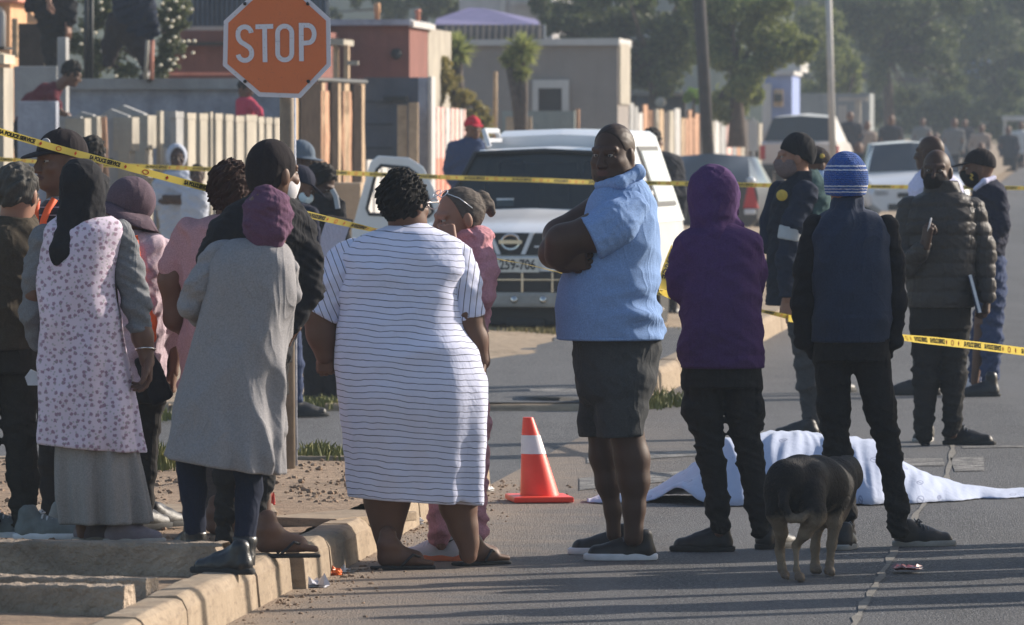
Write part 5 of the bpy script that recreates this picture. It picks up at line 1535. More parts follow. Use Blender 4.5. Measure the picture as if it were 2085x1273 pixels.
C_BADGE = M('gold_badge', (.55, .38, .06), .5, .2, 40, .2); C_REFL = M('grey_reflective_band', (.36, .37, .38), .5, .1, 9, .1); C_PATT = cloth('bandana', (.16, .12, .12), weave=90)
SH_BLACK = M('black_shoe', (.018, .017, .018), .5, .3, 20, .25, 200); SH_WHITE = M('white_shoe', (.62, .60, .62), .6, .1, 15, .2, 160); SH_GREY = M('grey_canvas_shoe', (.16, .18, .18), .85, .2, 20, .3, 260); SH_MAUV = M('mauve_shoe', (.15, .13, .15), .7, .2, 20, .3, 200)
SOLE_W = M('white_sole', (.60, .62, .66), .6, .12, 12, .15); SOLE_B = M('black_sole', (.02, .02, .02), .8, .2, 12, .2); SOLE_G = M('grey_sole', (.3, .29, .27), .8, .2, 12, .2); SOLE_O = M('orange_sole', (.75, .2, .08), .6, .1, 12, .1); BOOT_L = M('black_leather', (.013, .013, .015), .35, .3, 16, .3, 60, .006)
LACE_G = M('grey_lace', (.12, .13, .15), .8, .2, 20, 0)
def knit(name, za):
    t = NT(name); z = t.sep()[2]
    base = t.mix(t.noise(90, det=2), (.015, .06, .26), (.035, .12, .42))
    k = t.math('ADD', z, t.math('MULTIPLY_ADD', t.noise(70, det=1), .006, -.003)); m = None
    for c0, w in za:
        b_ = t.math('LESS_THAN', t.math('ABSOLUTE', t.math('SUBTRACT', k, c0)), w); m = b_ if m is None else t.math('MAXIMUM', m, b_)
    t.base(t.mix(m, base, (.58, .60, .72))); t.set(.95, 0, .15, .2)
    n1 = t.bump(t.math('SINE', t.math('MULTIPLY', z, 750)), .6, .006); t.bump(t.voro(150, t.map((1, 1, .6))), .7, .008, n1); return t.mat

def wr(seed, amp=.007, fr=(14, 10, 22)):
    a = fold(amp * 1.0, fr, seed); c = fold(amp * .5, tuple(x * 2.6 for x in fr), seed + 500)
    return lambda P: a(P) + c(P)
def rectg(f, x0, x1, y0, y1, amp=.0045, side=-1):
    """stitched outline of a pocket or panel on the side facing the camera (side -1)"""
    a = f.V(x0, y0); b_ = f.V(x1, y1); w = .0055
    def fn(P):
        x, z = P[:, 0], P[:, 2]; inx = (x > a[0] - w) & (x < b_[0] + w); inz = (z < a[2] + w) & (z > b_[2] - w)
        d = np.minimum(np.minimum(np.abs(x - a[0]), np.abs(x - b_[0])), np.minimum(np.abs(z - a[2]), np.abs(z - b_[2])))
        return np.where(inx & inz & (P[:, 1] * side > 0), amp * np.exp(-(d / w) ** 2), 0)
    return fn
def legf(f, seed, amp=.011):
    """trouser folds: shallow on the thigh, stacking towards knee and ankle"""
    a = wr(seed, amp, (13, 10, 30)); return lambda P: a(P) * np.clip(.25 + .9 * np.exp(-((P[:, 2] - .48) / .12) ** 2) + 1.1 * np.clip((.34 - P[:, 2]) / .25, 0, 1), .2, 1.2)
def vfold(amp, n, seed, z0, z1):
    """hanging folds that deepen towards the hem (z0) and fade out at z1"""
    rg = np.random.RandomState(seed); ph = rg.rand(3) * 6
    def fn(P):
        a = np.arctan2(P[:, 1] - .0, P[:, 0])
        w = np.clip((z1 - P[:, 2]) / (z1 - z0), 0, 1)
        return amp * w * (np.sin(n * a + ph[0] + 1.5 * np.sin(P[:, 2] * 3)) + .6 * np.sin(n * 1.7 * a + ph[1] + P[:, 2] * 2))
    return fn
def garment(f, name, mat, rows=None, chains=(), folds=(), vox=.0085, k=.04, n=2.3, cuts=(), caps=(), fl=1.0, parent=None, seams=()):
    S = Sdf(vox, k)
    if rows:
        lr = rows[-1]; lo = max([q[1] for c in chains for q in c] + [0])
        if lo < lr[0] - 5 and not cuts:
            cuts = [((0, lr[0], 0), (0, 0, -1))]; rows = list(rows) + [(lr[0] + .05 * f.s, *lr[1:])]
        S.prof(f.rows(rows), n)
    for c in chains: S.chain(f.seg(c), fl)
    for e in caps: S.ell(f.V(*e[0]), e[1])
    for p, d in cuts: S.half(f.V(*p), d)
    S.disp += list(folds)
    for py in seams:
        z0 = f.V(0, py)[2]; S.disp.append(lambda P, z0=z0: .0035 * np.exp(-((P[:, 2] - z0) / .005) ** 2))
    return f.add(name, S, mat, parent)
def strap_band(f, name, mat, pts, w, parent=None):
    """flat band laid along points (px,py,dy) on the body"""
    P = [f.V(*p) for p in pts]; b = MB(); V = []
    for i, p in enumerate(P):
        t = P[min(i + 1, len(P) - 1)] - P[max(i - 1, 0)]; t = t / np.linalg.norm(t); s = np.cross(t, (0, 1., 0)); s = s / np.linalg.norm(s) * w / 2
        for o in (0, .004): V += [p - s + (0, o, 0), p + s + (0, o, 0)]
    n = len(P); Fc = []
    for i in range(n - 1):
        a = 4 * i; c = a + 4; Fc += [(a, a + 1, c + 1, c), (a + 2, c + 2, c + 3, a + 3), (a, c, c + 2, a + 2), (a + 1, a + 3, c + 3, c + 1)]
    b.add(V, Fc); return b.build(name, mat, parent or f.root, True)

# ---------- woman in the long striped dress
f = Fig('broad woman in a long white striped dress and flip-flops, seen from behind', 860, 1157, skin=SK_BROWN)
f.head(824, 418, .0, yaw=38, sc=1.02, neck=(826, 474, .02), nr=.06, fat=.008)
def tuft(S):
    S.ell(f.HL(0, -.02, .10), np.array((.06, .075, .05)), f.hM); S.ell(f.HL(0, -.06, .03), np.array((.078, .07, .09)), f.hM)
f.hair(HAIR_B, (.091, .109, .105), amp=.0075, fr=150, vox=.004, cut=((0, .055, .03), (0, 1, -.35)), low=-.075, extra=tuft)
b = MB()
for x in (-.05, .05):
    b.tube([f.HL(x + .028 * math.cos(a), .125, .005 + .022 * math.sin(a)) for a in np.linspace(0, 2 * math.pi, 13)], .0022, 5)
for x in (-.082, .082): b.tube([f.HL(x, -.01, .01), f.HL(x, .12, .012)], .0028, 5)
b.build('spectacles', M('spectacle_frame', (.55, .5, .48), .3, .1, 9, 0, metal=.6), f.root, True)
f.limb([(678, 590, 0, 32), (652, 640, 0, 32), (655, 680, 0, 29), (662, 722, 0, 21)], k=1); f.limb([(938, 590, 0, 34), (946, 645, 0, 36), (962, 690, 0, 30), (978, 735, 0, 21)], k=1)
f.hand(f.V(662, 716), (.02, .1, -1), (.45, .9, 0), side=-1, curl=75, L=.165); f.hand(f.V(979, 730), (-.05, 0, -1), (-.75, -.5, 0), side=-1, curl=42, L=.17)
f.limb([(788, 960, 0, 48), (788, 1020, 0, 45), (788, 1058, 0, 33), (789, 1085, 0, 25), (789, 1132, -.01, 20)], k=1); f.limb([(930, 960, 0, 44), (933, 1030, 0, 36), (944, 1075, 0, 27), (953, 1105, 0, 19), (955, 1132, -.01, 17)], k=1)
f.torso([(480, 760, 890, .03, .08), (700, 740, 920, .03, .12), (1000, 760, 950, 0, .1)])
f.foot(f.G(768, 1160), 75); f.foot(f.G(938, 1152), 52); f.slipper(f.G(764, 1161), 75, SOLE_B, SH_BLACK); f.slipper(f.G(935, 1153), 52, SOLE_B, SH_BLACK)
dr = [(455, 800, 868, .02, .065), (463, 778, 886, .01, .09), (474, 745, 912, 0, .12), (492, 712, 936, 0, .15), (530, 692, 950, 0, .19), (600, 690, 940, .02, .23), (660, 684, 950, .03, .26), (720, 680, 978, .02, .29), (790, 688, 994, .01, .29), (880, 700, 993, 0, .25), (960, 710, 989, 0, .22), (1026, 718, 985, 0, .205)]
S = Sdf(.0085, .03); S.prof(f.rows(dr), 2.5)
S.cap(f.V(700, 800, -.27), f.V(760, 890, -.30), .010, .022, 1, .04, 's'); S.cap(f.V(760, 890, -.285), f.V(806, 1040, -.235), .022, .05, 1, .03, 's')
S.half(f.V(800, 1017, 0), (-.06, 0, -1.0), .003)
S.disp += [fold(.010, (7, 5, 16), 11, True, mask=lambda P: np.clip((P[:, 2] - .6) * 2, .3, 1)), vfold(.010, 7, 4, .25, 1.0)]
f.add('dress', S, M_STRIPE)
for nm, m, ch, cut, d in (('sleeve', M_STRIPE_L, [(712, 528, 0, 42), (692, 565, 0, 46), (640, 655, 0, 42)], (648, 640, 0), (-.5, 0, -.87)), ('sleeve', M_STRIPE_R, [(924, 526, 0, 40), (932, 568, 0, 45), (950, 675, 0, 42)], (945, 653, 0), (.28, 0, -1))):
    S = Sdf(.008, .03); S.chain(f.seg(ch)); S.half(f.V(*cut), d, .003); S.disp += [wr(6, .008)]; f.add(nm, S, m)
f.done()

# ---------- man in the light blue polo, arms folded
f = Fig('tall heavy man in a light blue polo and charcoal shorts with folded arms', 1255, 1141, skin=SK_DARK)
f.head(1249, 315, .0, yaw=-150, pitch=7, sc=1.05, neck=(1268, 392, .03), nr=.074, fat=.017, vox=.0036)
f.hair(skin('shaven_hair', (.035, .021, .016)), (.0780, .0990, .0945), (0, -.013, .0305), .0004, 160, ((0, .052, .085), (0, 1, -.33)), -.02)
S = Sdf(.0042, .02); S.ell(f.HL(0, .033, -.05), np.array((.082, .070, .083)) * 1.05, f.hM); S.ell(f.HL(0, .068, -.09), np.array((.052, .034, .028)) * 1.05, f.hM)
S.half(f.HL(0, .0, -.048), f.hM @ np.array((0, .25, 1.))); S.half(f.HL(0, .0, 0), f.hM @ np.array((0, -1., .0))); S.ell(f.HL(0, .11, -.06), np.array((.03, .03, .012)) * 1.05, f.hM, .006, 's'); S.disp.append(fold(.0015, (150, 150, 150), 2, False)); f.add('beard', S, skin('short_beard', (.026, .016, .013)))
f.limb([(1270, 440, -.1, 45), (1215, 472, -.22, 38), (1146, 492, -.24, 33), (1138, 520, -.22, 25), (1205, 535, -.12, 21)], k=1); f.limb([(1225, 430, .16, 38), (1140, 480, .10, 32), (1128, 515, -.02, 29), (1150, 534, -.18, 21)], k=1)
f.hand(f.V(1146, 533, -.235), (1, -.02, .06), (0, 1, .25), side=-1, curl=40, L=.185)
f.limb([(1220, 860, .10, 27), (1228, 930, .09, 26), (1238, 985, .09, 23), (1248, 1040, .09, 15), (1250, 1090, .09, 15)], k=1); f.limb([(1272, 860, -.08, 36), (1287, 935, -.07, 34), (1291, 980, -.07, 30), (1291, 1035, -.07, 21), (1290, 1095, -.07, 20)], k=1)
f.torso([(400, 1225, 1310, 0, .1), (600, 1180, 1320, 0, .15), (780, 1200, 1300, 0, .12)])
po = garment(f, 'polo_shirt', C_BLUE, [(356, 1248, 1300, .02, .075), (368, 1230, 1313, .01, .10), (385, 1211, 1325, 0, .14), (410, 1196, 1335, 0, .18), (450, 1187, 1342, 0, .22), (500, 1176, 1345, 0, .24), (545, 1150, 1343, 0, .25), (590, 1134, 1341, 0, .26), (640, 1130, 1348, 0, .26), (692, 1132, 1354, 0, .25)], seams=(684,),
    folds=[fold(.019, (9, 7, 20), 21, True, mask=lambda P: np.clip(1.1 - np.abs(P[:, 2] - .95) * 1.6, .25, 1) * np.clip(.55 + P[:, 0] * 3.5, .15, 1.2))], n=2.2)
S = Sdf(.008, .04); S.chain(f.seg([(1278, 432, -.12, 46), (1250, 458, -.19, 47), (1190, 492, -.26, 45)])); S.half(f.V(1199, 480, -.25), (-.80, -.1, -.40), .003); S.disp += [wr(5, .008)]; f.add('sleeve', S, C_BLUE)
S = Sdf(.0055, .015); S.chain(f.seg([(1222, 378, -.05, 12), (1262, 372, -.13, 13), (1300, 352, -.06, 13), (1300, 345, .06, 12)]), k=.02); f.add('collar', S, C_BLUE, po)
S = Sdf(.0085, .03); S.prof(f.rows([(678, 1164, 1349, 0, .20), (740, 1167, 1343, 0, .205), (800, 1174, 1328, .0, .19), (822, 1190, 1310, 0, .12)]), 2.3); S.chain(f.seg([(1272, 770, -.09, 58), (1264, 840, -.09, 51), (1262, 910, -.09, 50)])); S.chain(f.seg([(1228, 770, .10, 55), (1217, 840, .10, 39), (1215, 910, .10, 36)])); S.half(f.V(1250, 889, 0), (.05, 0, -1), .002); S.disp += [wr(31, .008, (10, 8, 14)), vfold(.005, 5, 8, .4, 1.0)]; S.disp.append(lambda P: .005 * np.exp(-((P[:, 0] - .03 + .08 * (P[:, 2] - .8)) / .006) ** 2)); f.add('shorts', S, C_SHORT)
for gx, gy, yw in ((1302, 1129, -93), (1336, 1141, -95)): f.shoe(f.G(gx, gy), yw, SH_BLACK, SOLE_W, .30, .12, 1.05, .028, lace=LACE_G)
f.done()

# ---------- woman in pink, hand at her face
f = Fig('woman in a dusty pink tracksuit with glasses pushed up, half hidden by the striped dress', 935, 1147, skin=SK_TAN)
f.head(934, 446, .12, yaw=-114, pitch=10, sc=1.04, neck=(952, 502, .16), nr=.05)
def bun(S):
    S.ell(f.HL(0, -.115, .05), np.array((.035, .04, .05)), f.hM, .012); S.ell(f.HL(0, -.145, .02), np.array((.025, .022, .04)), f.hM, .012)
f.hair(hairm('hair_brown_grey', (.085, .07, .06), (60, 60, 160)), (.083, .103, .1), (0, -.014, .03), 0.0015, 120, ((0, .028, .05), (0, 1, -.30)), -.05, extra=bun)
b = MB()
for x in (-.034, .034): b.tube([f.HL(x + .028 * math.cos(a), 0.062 - .016 * math.sin(a), .116 + .012 * math.sin(a)) for a in np.linspace(0, 2 * math.pi, 13)], .0019, 5)
for x in (-.088, .088): b.tube([f.HL(x * .75, .06, .116), f.HL(x, .02, .09), f.HL(x, -.03, .04)], .0019, 5)
b.build('spectacles', M('light_frame', (.5, .56, .62), .25, .1, 9, 0), f.root, True)
f.limb([(983, 605, 0, 14), (940, 535, -.09, 13), (918, 492, -.06, 13)], k=.95); f.hand(f.V(918, 496, -.04), (-.25, .35, 1), (-.2, 1, .1), side=1, curl=70, L=.155)
f.limb([(905, 980, .1, 30), (898, 1110, .08, 16)]); f.limb([(962, 980, .1, 30), (970, 1110, .1, 16)]); f.torso([(500, 920, 980, .15, .08), (990, 890, 975, .12, .09)])
garment(f, 'hoodie', C_HOODP, [(474, 932, 982, .15, .07), (488, 912, 992, .15, .11), (515, 902, 1004, .15, .15), (580, 896, 1004, .15, .17), (660, 892, 996, .14, .17), (720, 890, 990, .14, .16)], [[(975, 505, .08, 28), (987, 560, .02, 25), (983, 608, -.02, 21)], [(983, 608, -.02, 21), (940, 535, -.09, 21), (924, 502, -.07, 16)]], [wr(9, .010, (18, 14, 26))], caps=[((960, 478, .12), (.09, .1, .035))])
garment(f, 'trousers', C_HOODP, [(720, 892, 988, .12, .15), (860, 880, 985, .12, .14)], [[(905, 850, .12, 42), (900, 1000, .1, 28), (896, 1075, .08, 24), (897, 1096, .08, 20)], [(962, 850, .12, 40), (965, 1000, .1, 26), (972, 1080, .1, 20), (970, 1096, .1, 17)]], [wr(10, .012, (16, 14, 30))])
sh = f.shoe(f.G(940, 1143), -84, SH_WHITE, SOLE_O, .26, .12, lace=SOLE_W); f.shoe(f.G(985, 1128), -88, SH_WHITE, SOLE_O, .25, .12)
b = MB(); g0 = f.G(940, 1143); sw = [(-.10, .092), (-.092, .076), (-.075, .071), (-.05, .08), (-.028, .094), (-.05, .088), (-.07, .085), (-.085, .087)]
b.prism([(g0[0] + x, z + .002) for x, z in sw], g0[1] - .049, g0[1] - .040); b.build('tick_mark', SH_BLACK, sh)
f.done()

# ---------- purple hoodie
f = Fig('slim person in a purple hoodie with the hood up and black cargo trousers', 1480, 1125, skin=SK_BROWN)
f.head(1455, 400, .02, yaw=20, sc=1.0, neck=(1457, 460, .02), face=False)
f.limb([(1430, 760, 0, 30), (1465, 1085, 0, 14)]); f.limb([(1508, 760, 0, 30), (1548, 1085, 0, 14)]); f.torso([(470, 1400, 1520, 0, .09), (720, 1405, 1530, 0, .09)])
hd = garment(f, 'hoodie', C_PURPLE, [(452, 1422, 1500, .02, .10), (464, 1402, 1520, .01, .12), (478, 1385, 1538, 0, .14), (510, 1376, 1548, 0, .15), (580, 1388, 1550, 0, .16), (650, 1385, 1553, 0, .16), (720, 1381, 1558, 0, .155), (750, 1381, 1560, 0, .15)],
    [[(1400, 500, 0, 30), (1388, 555, -.02, 27), (1383, 588, 0, 23), (1425, 590, .17, 20)], [(1528, 500, 0, 26), (1540, 560, .04, 22), (1530, 600, .14, 20)]], [fold(.008, (8, 6, 15), 41), wr(42, .005, (20, 16, 30))], seams=(722,))
S = Sdf(.007, .04); S.ell(f.V(1452, 392, .0), (.112, .135, .125)); S.ell(f.V(1450, 435, -.01), (.098, .12, .075)); S.chain(f.seg([(1418, 468, -.02, 16), (1455, 478, -.10, 18), (1500, 462, -.02, 16)])); S.cap(f.V(1490, 400, .03), f.V(1492, 445, .05), .03, .022)
S.disp += [wr(43, .005, (16, 14, 20))]; f.add('hood', S, C_PURPLE, hd)
garment(f, 'trousers', C_BLACK2, [(738, 1387, 1550, 0, .13), (790, 1390, 1550, 0, .125)], [[(1430, 780, 0, 40), (1436, 850, 0, 36), (1450, 940, 0, 27), (1462, 1030, 0, 24), (1468, 1072, 0, 20)], [(1510, 780, 0, 40), (1516, 850, 0, 35), (1529, 940, 0, 27), (1544, 1030, 0, 25), (1548, 1078, 0, 20)]], [legf(f, 44), rectg(f, 1402, 1452, 775, 838), rectg(f, 1492, 1538, 775, 838)], caps=[((1404, 832, 0), (.035, .07, .06)), ((1543, 832, 0), (.03, .07, .06))], k=.03)
for gx, gy, yw in ((1494, 1124, -88), (1545, 1120, 38)): f.shoe(f.G(gx, gy), yw, SH_BLACK, SOLE_B, .27, .13)
f.done()

# ---------- blue knitted hat
f = Fig('man in a blue knitted hat with white bands, dark vest and black trousers, legs apart', 1770, 1116, skin=SK_TAN)
f.head(1722, 374, .0, yaw=-3, sc=1.0, neck=(1724, 425, .0), face=False)
f.limb([(1697, 740, 0, 30), (1722, 1090, 0, 14)]); f.limb([(1775, 740, 0, 30), (1832, 1080, 0, 14)]); f.torso([(440, 1665, 1790, 0, .09), (690, 1680, 1790, 0, .08)])
zz = lambda py: f.V(1722, py)[2]
f.beanie(knit('blue_knit', [(zz(338), .0035), (zz(346), .0035), (zz(379), .003), (zz(385), .0025), (zz(391), .003)]), (.098, .115, .128), (0, -.008, .015), -.05, .05, .0012)
garment(f, 'vest', C_VEST, [(399, 1694, 1760, 0, .08), (424, 1690, 1764, 0, .09), (434, 1672, 1785, 0, .105), (448, 1656, 1802, 0, .125), (480, 1650, 1812, 0, .145), (560, 1652, 1816, 0, .16), (640, 1652, 1816, 0, .16), (697, 1650, 1813, 0, .15)], seams=(470, 640), folds=[fold(.008, (9, 7, 14), 51), fold(.014, (26, 12, 12), 54, True, mask=lambda P: np.clip((P[:, 2] - 1.28) * 8, 0, 1)), lambda P: .004 * np.abs(np.sin(P[:, 2] * math.pi / .125)) - .003])
for ch in ([(1662, 462, 0, 27), (1645, 540, 0, 28), (1636, 620, 0, 25), (1640, 690, .02, 22), (1660, 715, .06, 18)], [(1804, 462, 0, 26), (1820, 540, 0, 23), (1826, 620, 0, 20), (1820, 690, .02, 18), (1805, 715, .06, 16)]):
    garment(f, 'sleeve', C_BLACK, None, [ch], [wr(52, .007, (16, 12, 30))], k=.03)
garment(f, 'trousers', C_BLACK2, [(688, 1656, 1812, 0, .13), (735, 1658, 1808, 0, .13)], [[(1696, 735, 0, 39), (1698, 830, 0, 33), (1707, 930, 0, 28), (1718, 1030, 0, 24), (1724, 1085, 0, 22)], [(1774, 735, 0, 39), (1793, 830, 0, 32), (1812, 930, 0, 25), (1827, 1030, 0, 23), (1832, 1078, 0, 21)]], [legf(f, 53), rectg(f, 1676, 1722, 728, 790), rectg(f, 1756, 1800, 728, 790)], k=.03)
for gx, gy, yw in ((1716, 1122, 8), (1822, 1114, 72)): f.shoe(f.G(gx, gy), yw, SH_BLACK, SOLE_G, .28, .11, lace=LACE_G)
f.done()

# ---------- officer in the bottle green jacket
f = Fig('man in a black beanie and dark green jacket with a grey sleeve band, in profile', 1640, 891, skin=SK_TAN)
f.head(1618, 322, .0, yaw=-97, sc=1.0, neck=(1632, 372, .02))
f.beanie(C_BLACK, (.089, .112, .12), (0, -.022, .036), .012, .5, .001); f.mask(C_PATT, -.14, 'bandana', 1.12)
f.limb([(1625, 410, -.15, 22), (1602, 505, -.19, 18), (1604, 610, -.21, 13)]); f.hand(f.V(1604, 608, -.21), (0, -.02, -1), (.4, .9, 0), side=-1, curl=85, L=.18); f.limb([(1648, 660, 0, 22), (1655, 880, 0, 12)]); f.torso([(400, 1590, 1670, 0, .1), (660, 1600, 1670, 0, .1)])
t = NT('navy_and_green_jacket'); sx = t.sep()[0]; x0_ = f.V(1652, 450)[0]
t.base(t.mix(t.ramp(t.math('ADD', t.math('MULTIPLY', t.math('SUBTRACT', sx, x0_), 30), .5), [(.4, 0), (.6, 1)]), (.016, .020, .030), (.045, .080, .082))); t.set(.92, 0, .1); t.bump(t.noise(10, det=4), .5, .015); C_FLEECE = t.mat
garment(f, 'jacket', C_FLEECE, [(346, 1618, 1662, .01, .085), (362, 1602, 1676, 0, .11), (385, 1582, 1690, 0, .16), (420, 1568, 1698, 0, .19), (480, 1562, 1698, 0, .19), (560, 1560, 1694, 0, .19), (622, 1560, 1692, 0, .19)], folds=[wr(61, .010, (11, 9, 18))])
S = Sdf(.0085, .03); S.chain(f.seg([(1640, 395, -.14, 28), (1615, 460, -.19, 25), (1602, 530, -.21, 22), (1604, 604, -.22, 18)])); S.half(f.V(1604, 606, -.2), (0, 0, -1)); S.disp += [wr(62, .008)]; sl_ = f.add('sleeve', S, C_NAVY)
S = Sdf(.0085, .01); S.chain(f.seg([(1613, 462, -.19, 26.5), (1607, 492, -.2, 25.5)])); S.half(f.V(1612, 462, -.19), (.2, 0, 1)); S.half(f.V(1608, 490, -.2), (-.2, 0, -1)); f.add('reflective_band', S, C_REFL, sl_)
S = Sdf(.008, .03); S.chain(f.seg([(1590, 392, .1, 26), (1570, 450, .08, 22), (1562, 500, .02, 18)])); f.add('sleeve', S, C_NAVY)
b = MB(); b.lathe([(.001, -.004), (.03, -.003), (.034, 0), (.03, .003)], f.V(1592, 398, -.21), 16, axis='y'); b.build('shoulder_badge', C_BADGE, f.root, True)
garment(f, 'trousers', C_GREYT, [(600, 1590, 1690, 0, .13), (680, 1606, 1686, 0, .13)], [[(1642, 680, -.02, 34), (1650, 780, -.02, 26), (1656, 882, 0, 18)], [(1664, 680, .08, 30), (1668, 780, .08, 24), (1670, 880, .08, 17)]], [wr(63, .010)])
f.shoe(f.G(1668, 892), -80, SH_BLACK, SOLE_B, .28, .1); f.shoe(f.G(1690, 884), -75, SH_BLACK, SOLE_B, .28, .1)
f.done()

# ---------- man in the grey puffer
f = Fig('bald man in a grey puffer jacket and black mask facing us, pen raised', 1925, 908, skin=SK_DARK)
f.head(1907, 350, .0, yaw=-168, sc=1.06, neck=(1908, 405, .02), nr=.065)
f.mask(C_BLMASK, -.16, k=1.06)
f.limb([(1850, 440, 0, 24), (1845, 530, -.08, 20), (1882, 496, -.27, 13)]); f.hand(f.V(1885, 496, -.28), (.15, -.1, 1), (.75, .5, .1), side=1, curl=78, L=.185)
f.limb([(1985, 440, 0, 24), (2010, 608, -.02, 13)]); f.hand(f.V(2010, 604, -.02), (.0, 0, -1), (-.95, .2, 0), side=1, curl=58, L=.185)
f.limb([(1885, 640, 0, 26), (1882, 890, 0, 13)]); f.limb([(1940, 640, 0, 26), (1940, 885, 0, 13)]); f.torso([(420, 1860, 1960, 0, .1), (660, 1860, 1965, 0, .1)])
quilt = lambda P: .010 * (1 - np.abs(np.sin((P[:, 2] + .25 * np.abs(P[:, 0]) * .1) * math.pi / .082))) ** 2 - .003
garment(f, 'puffer_jacket', C_PUFF, [(368, 1884, 1950, 0, .10), (388, 1880, 1958, 0, .11), (400, 1862, 1972, 0, .13), (418, 1844, 1988, 0, .155), (460, 1836, 1992, 0, .18), (540, 1842, 1988, 0, .18), (626, 1846, 1986, 0, .17)], folds=[quilt, wr(71, .006)])
garment(f, 'sleeve', C_PUFF, None, [[(1856, 430, 0, 31), (1840, 500, -.02, 28), (1846, 540, -.10, 25), (1880, 506, -.25, 17)]], [quilt, wr(72, .006)]); garment(f, 'sleeve', C_PUFF, None, [[(1978, 430, 0, 30), (2000, 510, 0, 27), (2009, 600, -.02, 20)]], [quilt, wr(73, .006)])
garment(f, 'trousers', C_BLACK2, [(612, 1850, 1980, 0, .14), (670, 1854, 1974, 0, .13)], [[(1886, 670, 0, 33), (1886, 770, 0, 27), (1882, 860, 0, 20), (1882, 888, 0, 19)], [(1944, 670, 0, 32), (1942, 770, 0, 26), (1940, 850, 0, 19), (1938, 874, 0, 18)]], [legf(f, 74)], k=.03)
f.shoe(f.G(1893, 898), -162, SH_BLACK, SOLE_G, .29, .1, lace=LACE_G); f.shoe(f.G(1922, 906), 100, SH_BLACK, SOLE_B, .3, .11, lace=LACE_G)
nb = W(0, 0, 1); root = f; f.done()
c1, c2 = W(1974, 560, f.Y - .12), W(1994, 636, f.Y - .12)
o = thing('notebook', 'white edged notebook held at the side of the man in the puffer jacket', 'notebook', (c1 + c2) / 2)
d = (c2 - c1); Ln = np.linalg.norm(d); d /= Ln; ang = math.atan2(d[0], -d[2])
for nm, x0, x1, m in (('cover', -.012, -.008, C_POLB), ('page_block', -.008, .008, SOLE_W), ('cover', .008, .012, C_POLB)):
    b = MB(); b.box(x0, x1, -.08, .08, -Ln / 2, Ln / 2); q = b.build(nm, m, o); q.rotation_euler = (0, -ang, 0)
b = MB(); b.tube([W(1888, 478, f.Y - .30), W(1896, 444, f.Y - .33)], [.0055, .005], 8); tag(b.build('pen', M('pen_white', (.6, .58, .6), .4, .1, 9, 0), None, True), 'pale pen held up by the man in the puffer jacket', 'pen')

# ---------- officer at the right
f = Fig('police officer in a navy cap, navy jacket and blue trousers turned left, at the right', 2008, 806, skin=SK_BROWN)
f.head(1992, 345, .0, yaw=-92, sc=1.05, neck=(2004, 385, .03))
f.cap(C_CAP, C_CAP, low=.03, tilt=.2, bl=.08); mk = f.mask(C_BLMASK, -.125, k=1.05)
b = MB(); put_text(b, 'S', .06, f.HL(.074, .05, -.055), (0, 0, 0), (0, 0, 1)) if False else b.tube([f.HL(-.078, .06, -.03), f.HL(-.078, .045, -.04), f.HL(-.078, .06, -.055), f.HL(-.078, .045, -.07)], .006, 6); b.build('mask_mark', C_BADGE, mk, True)
f.limb([(2000, 640, 0, 20), (1985, 780, 0, 11)]); f.torso([(400, 1990, 2040, 0, .1), (660, 1990, 2040, 0, .1)])
garment(f, 'jacket', C_POLJ, [(366, 1992, 2030, .02, .08), (380, 1984, 2044, 0, .13), (410, 1974, 2053, 0, .17), (450, 1970, 2056, 0, .18), (500, 1980, 2050, 0, .17), (525, 1984, 2044, 0, .15)], [[(2032, 400, -.14, 18), (2040, 460, -.17, 16), (2018, 500, -.2, 13)]], [wr(81, .012)])
S = Sdf(.006, .02); S.chain(f.seg([(1986, 385, -.08, 5), (2004, 370, -.1, 6), (2024, 362, -.02, 5)])); f.add('shirt_collar', S, C_LAV)
garment(f, 'trousers', C_POLB, [(518, 1984, 2046, 0, .15), (570, 1984, 2051, 0, .16), (620, 1986, 2048, 0, .15)], [[(2004, 620, .06, 19), (1990, 700, .06, 17), (1984, 772, .06, 13)], [(2022, 620, -.06, 24), (2020, 700, -.06, 22), (2016, 768, -.06, 19)]], [wr(82, .012)])
f.shoe(f.G(2036, 808), -92, BOOT_L, SOLE_B, .30, .16); f.shoe(f.G(2004, 795), -92, SH_WHITE, SOLE_W, .28, .12); f.done()

# ---------- bald man in lavender shirt
f = Fig('bald man in a pale lavender shirt, mostly behind the man in the puffer jacket', 1890, 800, skin=SK_DARK)
f.head(1893, 313, .0, yaw=-55, sc=1.03, neck=(1895, 352, .02)); f.limb([(1880, 560, 0, 20), (1872, 795, 0, 11)]); f.limb([(1912, 560, 0, 20), (1905, 795, 0, 11)]); f.torso([(380, 1870, 1940, 0, .1), (560, 1870, 1930, 0, .1)])
garment(f, 'shirt', C_LAV, [(344, 1876, 1918, 0, .08), (356, 1862, 1940, 0, .12), (385, 1854, 1955, 0, .15), (450, 1856, 1950, 0, .16), (560, 1858, 1940, 0, .15)], [[(1866, 380, 0, 15), (1860, 460, 0, 13), (1866, 540, 0, 10)], [(1945, 380, 0, 15), (1950, 460, 0, 13), (1948, 540, 0, 10)]], [wr(91)])
garment(f, 'trousers', C_BLACK, [(540, 1858, 1940, 0, .14), (600, 1860, 1938, 0, .14)], [[(1880, 600, 0, 20), (1872, 785, 0, 13)], [(1915, 600, 0, 20), (1908, 785, 0, 13)]], [wr(92)])
f.shoe(f.G(1880, 805), -100, SH_BLACK, SOLE_B, .29, .1); f.shoe(f.G(1915, 805), -90, SH_BLACK, SOLE_B, .29, .1); f.done()

